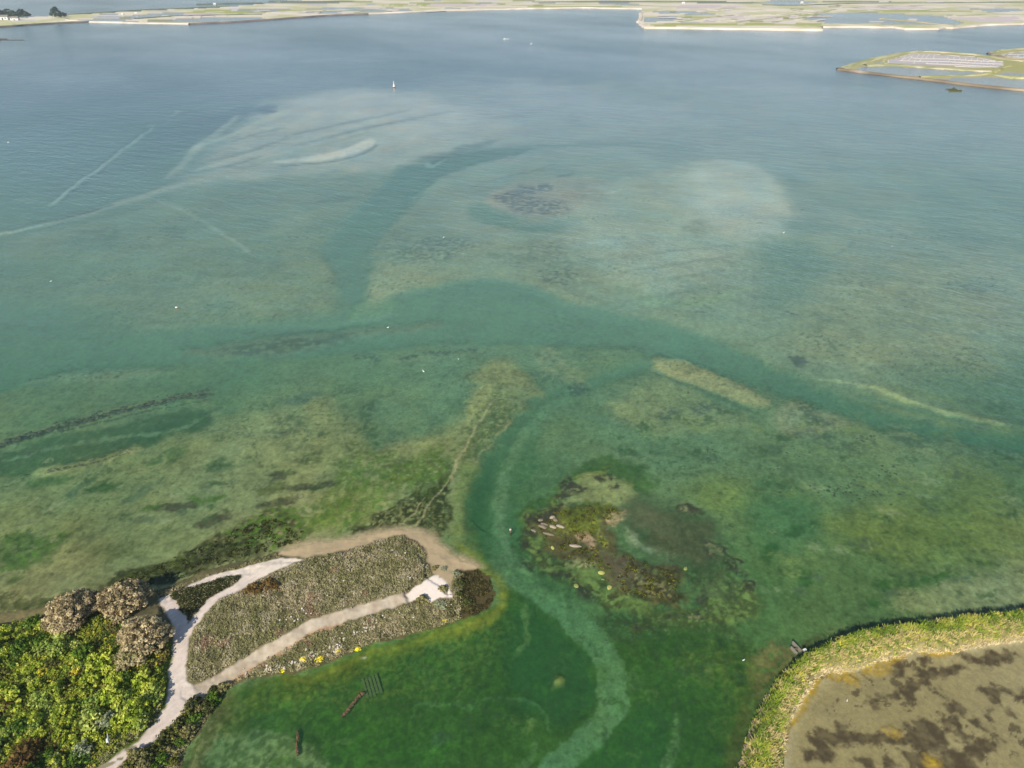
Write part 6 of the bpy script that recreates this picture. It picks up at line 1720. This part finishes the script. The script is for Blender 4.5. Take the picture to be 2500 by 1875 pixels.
# post in the creek
x, y = ground(1246, 1300)
t = empty('creek_post', (x, y, -0.8))
part('shaft', cyl(0.14, 0.12, 1.5, 8), M_WOOD, t); part('cap', cyl(0.22, 0.18, 0.10, 8, 1.5), M_PALE, t); part('weed_collar', cyl(0.24, 0.17, 0.4, 8, 0.45), M_WET, t)
tag(t, 'weathered post with a pale cap standing in the creek left of the islet', 'post')
# channel buoy
x, y = ground(962, 213)
t = empty('channel_buoy', (x, y, 0))
part('float', cyl(1.05, 0.95, 0.75, 14, -0.25), M_RED, t)
part('body', cyl(1.0, 0.42, 1.5, 14, 0.5), M_WHITE, t)
part('mast', cyl(0.36, 0.16, 2.0, 10, 2.0), M_WHITE, t)
part('lantern', cyl(0.3, 0.24, 0.45, 10, 4.0), M_WHITE, t)
tag(t, 'white conical channel buoy on the far sand bank', 'buoy')


# birds afloat
def bird(u, v, s, rot, label, group=None):
    x, y = ground(u, v)
    t = empty('seabird', (x, y, 0.0)); t.rotation_euler = (0, 0, rot); t.scale = (s * .78,) * 3
    n = 8; V = []; F = []
    prof = [(-0.30, 0.02, .05), (-0.2, .09, .06), (0, .13, .07), (.15, .11, .07), (.24, .04, .08)]
    for px, r, zc in prof:
        for k in range(n):
            a = 2 * math.pi * k / n
            V.append((px, r * math.cos(a), zc + r * .8 * math.sin(a)))
    for i in range(len(prof) - 1):
        for k in range(n): F.append((i * n + k, i * n + (k + 1) % n, (i + 1) * n + (k + 1) % n, (i + 1) * n + k))
    V += [(-.30, 0, .05), (.24, 0, .08)]
    for k in range(n):
        F.append((len(V) - 2, (k + 1) % n, k, k)); F.append((len(V) - 1, (len(prof) - 1) * n + k, (len(prof) - 1) * n + (k + 1) % n, (len(prof) - 1) * n + (k + 1) % n))
    part('body', (np.array(V), np.array(F)), M_WHITE, t)
    nv, nf = tube([(.17, 0, .10), (.24, 0, .22), (.27, 0, .30), (.34, 0, .31)], [.05, .035, .05, .02], 7)
    part('head', (nv, nf), M_WHITE, t)
    part('tail', box(.14, .08, .02, (-.34, 0, .07)), M_DARK, t)
    tag(t, label, 'bird', group)


bird(1034, 907, 1.5, 2.4, 'white bird afloat above the round green patch left of the spit')
bird(1083, 580, 1.7, 1.0, 'white bird afloat over the speckled weed of the middle bank')
bird(947, 800, 1.4, 0.3, 'white bird afloat at the right end of the weedy strip')
bird(1815, 1612, 0.9, 0.3, 'white bird afloat left of the sluice')
bird(2068, 1711, 0.8, 1.2, 'white bird afloat in the brown pond')
bird(1913, 568, 1.6, 0.2, 'white bird afloat right of the pale round bank')
bird(1119, 877, 1.0, 2.0, 'small white bird afloat near the head of the spit')
bird(2178, 602, 1.2, 1.0, 'tiny white bird afloat far right of the pale round bank')
bird(124, 687, 1.3, .4, 'tiny white bird afloat at the far left')
bird(20, 348, 2.2, .4, 'white bird afloat near the left edge below the far shore')
x, y = ground(431, 751)
t = empty('net_float', (x, y, 0)); t.scale = (1.2, 1.2, 1.2)
part('float', cyl(0.28, 0.36, 0.2, 10, -0.1), M_ORANGE, t); part('top', cyl(0.34, 0.12, 0.18, 10, 0.1), M_WHITE, t); part('stick', cyl(0.03, 0.03, 0.5, 6, 0.28), M_DARK, t)
tag(t, 'small white and orange float alone on the green water at left', 'float')


def hull(L, B, H):
    st = [(-.5, .38, .9), (-.3, .48, .8), (0, .5, .75), (.25, .4, .85), (.42, .2, 1.0), (.5, .02, 1.15)]
    V = []; F = []
    for px, b, z in st:
        V += [(px * L, -b * B, z * H), (px * L, -b * B * .75, 0), (px * L, 0, -.2 * H), (px * L, b * B * .75, 0), (px * L, b * B, z * H), (px * L, 0, z * H * .85)]
    for i in range(len(st) - 1):
        for k in range(6): F.append((i * 6 + k, i * 6 + (k + 1) % 6, (i + 1) * 6 + (k + 1) % 6, (i + 1) * 6 + k))
    F.append((0, 1, 2, 2)); F.append((0, 2, 5, 5)); F.append((2, 3, 4, 4)); F.append((2, 4, 5, 5))
    return np.array(V), np.array(F)


for u, v, L, rot, lb, cab in [(1236, 96, 7.5, 0.1, 'long low white boat afloat off the far shore', False), (1297, 108, 3.2, 0.4, 'small white boat afloat right of the longer far boat', True)]:
    x, y = ground(u, v)
    t = empty('small_boat', (x, y, 0)); t.rotation_euler = (0, 0, rot)
    part('hull', hull(L, L * .32, 0.7), M_WHITE, t)
    part('cabin', box(L * .22, L * .2, .7, (-L * .28 if not cab else 0, 0, .95)), M_WHITE, t)
    tag(t, lb, 'boat', 'boats off the far shore')

# ------------------------------------------------------------------ the far shore: dykes, salt pans, trees, houses
def dyke(name, pts, w, h, cols, label, cat='dyke', group=None, mat=None, z0=0.0, curve=False):
    P = gpts(pts)
    Q = catmull(P, 5) if curve else np.concatenate([np.linspace(P[i], P[i + 1], max(2, int(np.linalg.norm(P[i + 1] - P[i]) / 12)), endpoint=False) for i in range(len(P) - 1)] + [P[-1:]])
    T = np.gradient(Q, axis=0); T /= np.maximum(1e-6, np.linalg.norm(T, axis=1))[:, None]
    Nn = np.stack([-T[:, 1], T[:, 0]], 1)
    rng = np.random.default_rng(int(abs(pts[0][0])))
    prof = [(-1.0, -0.4), (-0.62, h * .75), (-0.3, h), (0.3, h), (0.62, h * .75), (1.0, -0.4)]
    V = np.stack([np.column_stack([Q + Nn * (w * a * .5) * (1 + .12 * rng.normal(size=(len(Q), 1))), z0 + np.full(len(Q), b) + .06 * rng.normal(size=len(Q))]) for a, b in prof], 1)
    n = len(Q); m = len(prof)
    V = V.reshape(-1, 3)
    F = [(i * m + k, i * m + k + 1, (i + 1) * m + k + 1, (i + 1) * m + k) for i in range(n - 1) for k in range(m - 1)]
    pal = np.array([lin(c) for c in cols])
    sel_ = (fbm(V[:, 0], V[:, 1], 18.0, 3, 77) * 1.2 + 1.0) * .5 * len(pal)
    cc = pal[np.clip(sel_.astype(int), 0, len(pal) - 1)] * rng.uniform(.85, 1.15, (len(V), 1))
    c0 = np.array([*Q.mean(0), 0.0])
    o = link(name, mesh_from(name, V - c0, np.array(F), mat or M_SOIL, cc), None, tuple(c0))
    return tag(o, label, cat, group)


GR = [(170, 168, 116), (186, 180, 136), (150, 152, 102), (198, 188, 154)]
ST = [(160, 144, 120), (142, 126, 104), (178, 164, 140)]
PL = [(228, 214, 194), (212, 198, 174)]
DK = [(112, 120, 88), (98, 106, 80), (128, 130, 98)]
GD = 'dykes of the far salt marsh'
dyke('stone_dyke', [(1562, 56), (1576, 69), (1750, 71.5), (1900, 73.5), (2007, 75)], 9, 2.2, PL, 'straight pale dyke along the front of the far salt works', 'dyke', GD)
dyke('stone_dyke', [(1576, 69), (1561, 55), (1566, 40), (1563, 34), (1572, 31)], 8, 2.2, PL, 'pale crooked dyke closing the left side of the far salt works', 'dyke', GD)
dyke('stone_dyke', [(1553, 55), (1566, 55)], 7, 2.0, PL, 'short pale spur sticking out at the corner of the far salt works', 'dyke', GD)
dyke('stone_dyke', [(2007, 67), (2100, 67), (2182, 68), (2210, 72), (2287, 72), (2300, 68), (2324, 69.5), (2408, 62), (2500, 59), (2640, 56)], 8, 1.8, PL, 'pale winding dyke along the far shore at right', 'dyke', GD)
dyke('stone_dyke', [(-200, 68), (0, 66), (113, 58.5), (180, 55), (226, 53.5)], 9, 1.6, [(110, 104, 88), (94, 90, 78)], 'dark stony shore at the left end of the far marsh', 'dyke', GD)
dyke('sand_dyke', [(165, 51), (226, 54), (339, 57), (463, 59)], 9, 1.4, PL, 'bright sand shore at the left of the far marsh', 'dyke', GD)
dyke('stone_dyke', [(463, 59), (565, 55), (640, 50), (700, 45.5), (802, 38.5), (898, 34.5)], 8, 1.8, [(132, 120, 110), (116, 106, 98)], 'dark stone dyke in the middle left of the far shore', 'dyke', GD)
dyke('stone_dyke', [(898, 34.5), (1045, 27.5), (1150, 25), (1250, 22.5), (1420, 19.5), (1568, 22.5)], 12, 1.8, PL, 'pale dyke along the middle of the far shore', 'dyke', GD)
for k, (p, w, c, lb) in enumerate([
        ([(1576, 60), (1700, 58), (1830, 58), (1960, 62), (2007, 66)], 12, GR, 'green bank inside the front dyke of the far salt works'),
        ([(1660, 54), (1740, 42), (1790, 38)], 14, GR, 'green bank slanting up from the front of the far salt works'),
        ([(1800, 55), (1870, 47), (1930, 38), (1985, 31), (2040, 24)], 14, GR, 'long green bank slanting beside the pinkish pans'),
        ([(1890, 55), (1955, 45), (2010, 32), (2100, 29)], 14, GR, 'green bank along the left of the large far pool'),
        ([(2010, 58), (2100, 60), (2180, 64), (2260, 66)], 10, GR, 'green bank below the large far pool'),
        ([(2150, 46), (2210, 51), (2280, 58), (2330, 63)], 9, [(190, 178, 140), (170, 160, 110)], 'pale bank running out into the large far pool'),
        ([(600, 33), (700, 28), (840, 24), (960, 23)], 12, GR, 'green bank between the middle far pools'),
        ([(330, 47), (420, 41), (520, 38), (640, 36)], 12, DK, 'dark green bank between the left far pools'),
        ([(170, 36.5), (283, 29.5), (360, 25), (452, 21), (560, 16.5)], 12, DK, 'dark green bank along the back of the left far marsh'),
        ([(480, 11), (560, 9), (640, 8)], 14, DK, 'dark strip of land beyond the left far marsh'),
        ([(1250, 15), (1400, 12), (1550, 14), (1700, 20), (1860, 24)], 14, GR, 'green bank behind the middle of the far shore'),
        ([(1300, 6), (1500, 4.5), (1700, 6), (1860, 8.5)], 18, DK, 'dark line of growth behind the far marsh'),
        ([(1860, 13), (1950, 14), (2100, 9), (2300, 8), (2500, 6)], 16, DK, 'dark growth right of the small round far pool'),
        ([(660, 3.5), (760, 5), (860, 4)], 18, DK, 'dark growth at the very back left of the far marsh'),
        ([(2060, 20), (2200, 14), (2400, 13), (2500, 15)], 12, GR, 'green bank at the back right of the far marsh'),
        ([(2340, 40), (2420, 36), (2500, 37)], 12, GR, 'green bank right of the large far pool')]):
    dyke('grass_dyke', p, w, 1.0 if c is not DK else 1.6, c, lb, 'dyke', GD, curve=True)
GI = 'dykes of the nearer salt pan island'
dyke('stone_dyke', [(2047, 170), (2100, 177), (2154, 183), (2267, 196), (2380, 210), (2500, 222), (2660, 238)], 5.5, 1.5, [(148, 132, 108), (126, 112, 92), (168, 152, 128)], 'brown stone dyke along the front of the nearer salt pan island', 'dyke', GI)
for p, w, c, lb in [
        ([(2052, 169), (2100, 155), (2165, 138.5), (2239, 127.5), (2324, 130.5), (2403, 137.5), (2470, 148), (2560, 154)], 11, GR, 'green dyke round the back of the nearer salt pan island'),
        ([(2112, 161), (2180, 160), (2260, 166), (2340, 171), (2420, 176)], 10, GR, 'green dyke between the salt pans and the long pool'),
        ([(2245, 190), (2320, 187), (2380, 186), (2420, 180), (2440, 172), (2470, 163), (2540, 158)], 5, [(150, 148, 86), (186, 178, 120)], 'narrow green dyke with a track curving across the island'),
        ([(2160, 146), (2158, 155), (2180, 160)], 5, GR, 'short green dyke left of the salt pans'),
        ([(2420, 183), (2460, 190), (2500, 192), (2600, 196)], 6, GR, 'green dyke at the right of the long pool'),
        ([(2417, 131.5), (2442, 125), (2500, 120.5), (2640, 115)], 8, GR, 'green dyke round the back of the second pan island at right'),
        ([(2417, 131.5), (2440, 138), (2470, 143), (2560, 148)], 5, ST, 'dark edge of the second pan island facing the channel')]:
    dyke('grass_dyke', p, w, 1.3, c, lb, 'dyke', GI, curve=True)

# salt pans of the nearer island: clay ridges between shallow basins
M_CLAY = mat_plain('pale_clay', (216, 204, 186), 0.95, 0.3, 0.08)
M_BASIN = mat_plain('pan_brine', (188, 180, 174), 0.8, 0.1, 0.1, 0.3)


def ridge(a, b, parent, c0, w=1.1, h=0.32):
    A = np.array(ground(*a)); B = np.array(ground(*b))
    d = B - A; L = np.linalg.norm(d); d /= L; n_ = np.array([-d[1], d[0]]) * w * .5
    A = A - c0; B = B - c0
    V = [(*(A - n_), 0), (*(A + n_), 0), (*(B + n_), 0), (*(B - n_), 0), (*(A - n_ * .6), h), (*(A + n_ * .6), h), (*(B + n_ * .6), h), (*(B - n_ * .6), h)]
    F = [(4, 5, 6, 7), (0, 4, 7, 3), (1, 2, 6, 5), (0, 1, 5, 4), (3, 7, 6, 2)]
    link('clay_ridge', pym('clay_ridge', (np.array(V), np.array([f if len(f) == 4 else f for f in F])), M_CLAY), parent)


def zr(x, y):
    return (2040 + x / 4.809, 100 + y / 4.809)


c0 = np.array(ground(2310, 150))
t = empty('salt_pans', (c0[0], c0[1], 0.10))
RID = [((620, 215), (780, 185)), ((780, 185), (890, 155)), ((890, 155), (1150, 155)), ((1150, 155), (1420, 180)), ((1420, 180), (1640, 190)), ((1640, 190), (1810, 230)), ((1810, 230), (1990, 245)),
       ((620, 215), (615, 262)), ((755, 235), (900, 175)), ((755, 235), (1000, 240)), ((820, 190), (780, 215)), ((910, 165), (860, 225)), ((980, 160), (925, 235)), ((1040, 160), (990, 235)), ((1100, 160), (1060, 200)), ((1160, 165), (1150, 205)),
       ((1000, 212), (1320, 215)), ((880, 200), (1010, 212)), ((1320, 190), (1310, 215)), ((1310, 215), (1640, 235)), ((1640, 235), (1990, 250)), ((1390, 195), (1380, 220)), ((1460, 200), (1450, 225)), ((1530, 200), (1520, 228)), ((1600, 205), (1590, 230)),
       ((1670, 205), (1660, 235)), ((1740, 212), (1735, 238)), ((900, 240), (1300, 245)), ((930, 240), (920, 265)), ((1080, 242), (1065, 270)), ((1200, 244), (1185, 275)), ((1300, 245), (1600, 262)), ((1600, 262), (1960, 275)), ((1340, 222), (1320, 250)),
       ((1400, 228), (1385, 255)), ((1480, 232), (1465, 262)), ((1560, 238), (1545, 265)), ((1640, 240), (1620, 265)), ((1710, 245), (1700, 270)), ((1790, 248), (1780, 275)), ((1860, 252), (1850, 280)), ((1060, 270), (1400, 280)), ((1400, 280), (1900, 310)),
       ((1410, 270), (1395, 300)), ((1490, 275), (1475, 305)), ((1570, 280), (1555, 308)), ((1660, 285), (1645, 312)), ((1740, 285), (1725, 315)), ((1820, 290), (1800, 318)), ((1400, 300), (1900, 322)), ((1960, 275), (1990, 250)), ((1960, 275), (1970, 315)), ((1900, 322), (1970, 315))]
for a, b in RID: ridge(zr(*a), zr(*b), t, c0)
bp_ = gpts([zr(*p) for p in [(618, 222), (780, 190), (890, 160), (1150, 160), (1420, 185), (1640, 195), (1810, 234), (1985, 250), (1955, 315), (1800, 318), (1400, 300), (1060, 275), (620, 262)]]) - c0
link('basin', pym('basin', (np.column_stack([bp_, np.full(len(bp_), 0.06)]), [list(range(len(bp_)))[::-1]]), M_BASIN), t)
tag(t, 'grid of shallow salt pans with pale clay ridges on the nearer island', 'salt pans')
c1 = np.array(ground(2490, 133))
t = empty('salt_pans', (c1[0], c1[1], 0.10))
for a, b in [((1935, 155), (2120, 135)), ((2120, 135), (2300, 125)), ((1935, 155), (1990, 185)), ((1990, 185), (2300, 200)), ((2010, 148), (1960, 170)), ((2080, 142), (2030, 165)), ((2020, 165), (2300, 155)), ((2130, 190), (2150, 160))]:
    ridge(zr(*a), zr(*b), t, c1)
tag(t, 'small group of salt pans on the second island at the right edge', 'salt pans')
# pale ridges in the far works
c2 = np.array(ground(1800, 50))
t = empty('salt_pans', (c2[0], c2[1], 0.45))
for k in range(46):
    u = rs.uniform(1600, 2000); v = rs.uniform(22, 56)
    L = rs.uniform(14, 60); sl = rs.choice([-0.02, -0.02, -.16, .03])
    ridge((u, v), (u + L, v + sl * L), t, c2, rs.uniform(5, 14), 0.5)
tag(t, 'pale streaked ridges of the far salt works behind the straight dyke', 'salt pans')
c2 = np.array(ground(600, 40))
t = empty('salt_pans', (c2[0], c2[1], 0.45))
for k in range(40):
    u = rs.uniform(320, 1200); v = 44 - (u - 320) * .026 + rs.uniform(-9, 4)
    L = rs.uniform(14, 50)
    ridge((u, v), (u + L, v - rs.uniform(0, .05) * L), t, c2, rs.uniform(6, 18), 0.5)
tag(t, 'pale ridges of the salt pans along the left half of the far shore', 'salt pans')
c2 = np.array(ground(2250, 30))
t = empty('salt_pans', (c2[0], c2[1], 0.45))
for k in range(40):
    u = rs.uniform(2020, 2500); v = rs.uniform(10, 52)
    if 1980 < u < 2350 and 30 < v < 60: v = rs.uniform(10, 28)
    L = rs.uniform(14, 50)
    ridge((u, v), (u + L, v + rs.uniform(-.06, .08) * L), t, c2, rs.uniform(6, 18), 0.5)
tag(t, 'pale ridges of the salt pans at the right of the far shore', 'salt pans')

# dark trees of the far left point
TREE_COL = [(52, 66, 48), (44, 56, 42), (62, 76, 54)]
for k, (u, v, rx, rz, lb) in enumerate([(18, 42, 13, 9, 'dark cypress wood at the left edge of the far shore'), (34, 43, 9, 7, 'dark tree right of the wood at the far left edge'), (54, 42, 9, 8.5, 'dark tree second from the far left house'), (66, 42, 5, 5, 'small dark tree at the right of the far left trees'),
                                        (138, 40, 8, 11, 'tall dark tree standing alone on the far shore'), (150, 43, 8, 5, 'low dark bush at the foot of the lone far tree'), (6, 42, 9, 7, 'dark tree behind the white house on the far left')]):
    x, y = ground(u, v)
    tr = empty('cypress_tree', (x, y, 0.4))
    V, F, Cc = crown(rx, rz, 70, 12, 2.0, TREE_COL, 300 + k, base=1.5, flat=-0.1, cl_r=2.0)
    link('crown', mesh_from('crown', V, F, M_LEAF, Cc), tr)
    V, F = tube([(0, 0, -.5), (.2, 0, 3), (0.3, .2, rz * .8)], [.6, .45, .2], 7)
    link('trunk', mesh_from('trunk', V, F, M_BARK, None, True), tr)
    tag(tr, lb, 'tree', 'dark trees of the far left point')


def house(u, v, L, B, H, rot, label, roof=M_CONC):
    x, y = ground(u, v)
    t = empty('house', (x, y, 0.4)); t.rotation_euler = (0, 0, rot)
    part('wall', box(L, B, H, (0, 0, H / 2)), M_WHITE, t)
    V = [(-L * .53, -B * .56, H), (L * .53, -B * .56, H), (L * .53, B * .56, H), (-L * .53, B * .56, H), (-L * .53, 0, H * 1.6), (L * .53, 0, H * 1.6)]
    F = [(0, 1, 5, 4), (3, 4, 5, 2), (0, 4, 3, 3), (1, 2, 5, 5), (0, 3, 2, 1)]
    part('roof', (np.array(V), F), roof, t)
    part('door', box(L * .12, .12, H * .7, (0, -B / 2, H * .35)), M_DARK, t)
    for s in (-.28, .28): part('window', box(L * .12, .12, H * .35, (s * L, -B / 2, H * .6)), M_DARK, t)
    tag(t, label, 'house', 'houses of the far shore')


house(10, 49, 16, 7, 4.5, 0.1, 'long white house among dark trees on the far left shore')
house(38, 50, 12, 6, 3.5, 0.05, 'low white house right of the long far left house')
house(165, 50, 4.8, 3.5, 1.8, 0.2, 'tiny white hut on the far shore right of the lone tree')
house(333, 35, 4.8, 3.5, 1.8, 0.2, 'tiny white hut between the left far pools', M_WHITE)
house(300, 37, 3.6, 3.5, 1.8, 0.0, 'tiny white hut left of another hut by the left far pools', M_WHITE)
house(525, 12, 5.4, 4.2, 2.1, 0.0, 'tiny white hut on the dark strip beyond the left far marsh', M_WHITE)
house(1668, 10, 5.4, 4.2, 2.4, 0.0, 'tiny white hut behind the middle of the far marsh', M_WHITE)
house(1957, 9, 5.4, 4.2, 2.4, 0.0, 'tiny white hut at the small round far pool', M_WHITE)

# ------------------------------------------------------------------ the air over the lagoon
HV, HF = box(30600, 14600, 130, (0, 7050, 55))
o = link('haze', mesh_from('haze', HV, HF))
mh, n, l = new_mat('sea_haze')
out = n.new('ShaderNodeOutputMaterial')
pv = n.new('ShaderNodeVolumePrincipled')
pv.inputs['Color'].default_value = (0.86, 0.92, 1.0, 1)
pv.inputs['Density'].default_value = 0.00013
pv.inputs['Anisotropy'].default_value = 0.2
l.new(pv.outputs[0], out.inputs['Volume'])
o.data.materials.append(mh)
tag(o, kind='stuff')
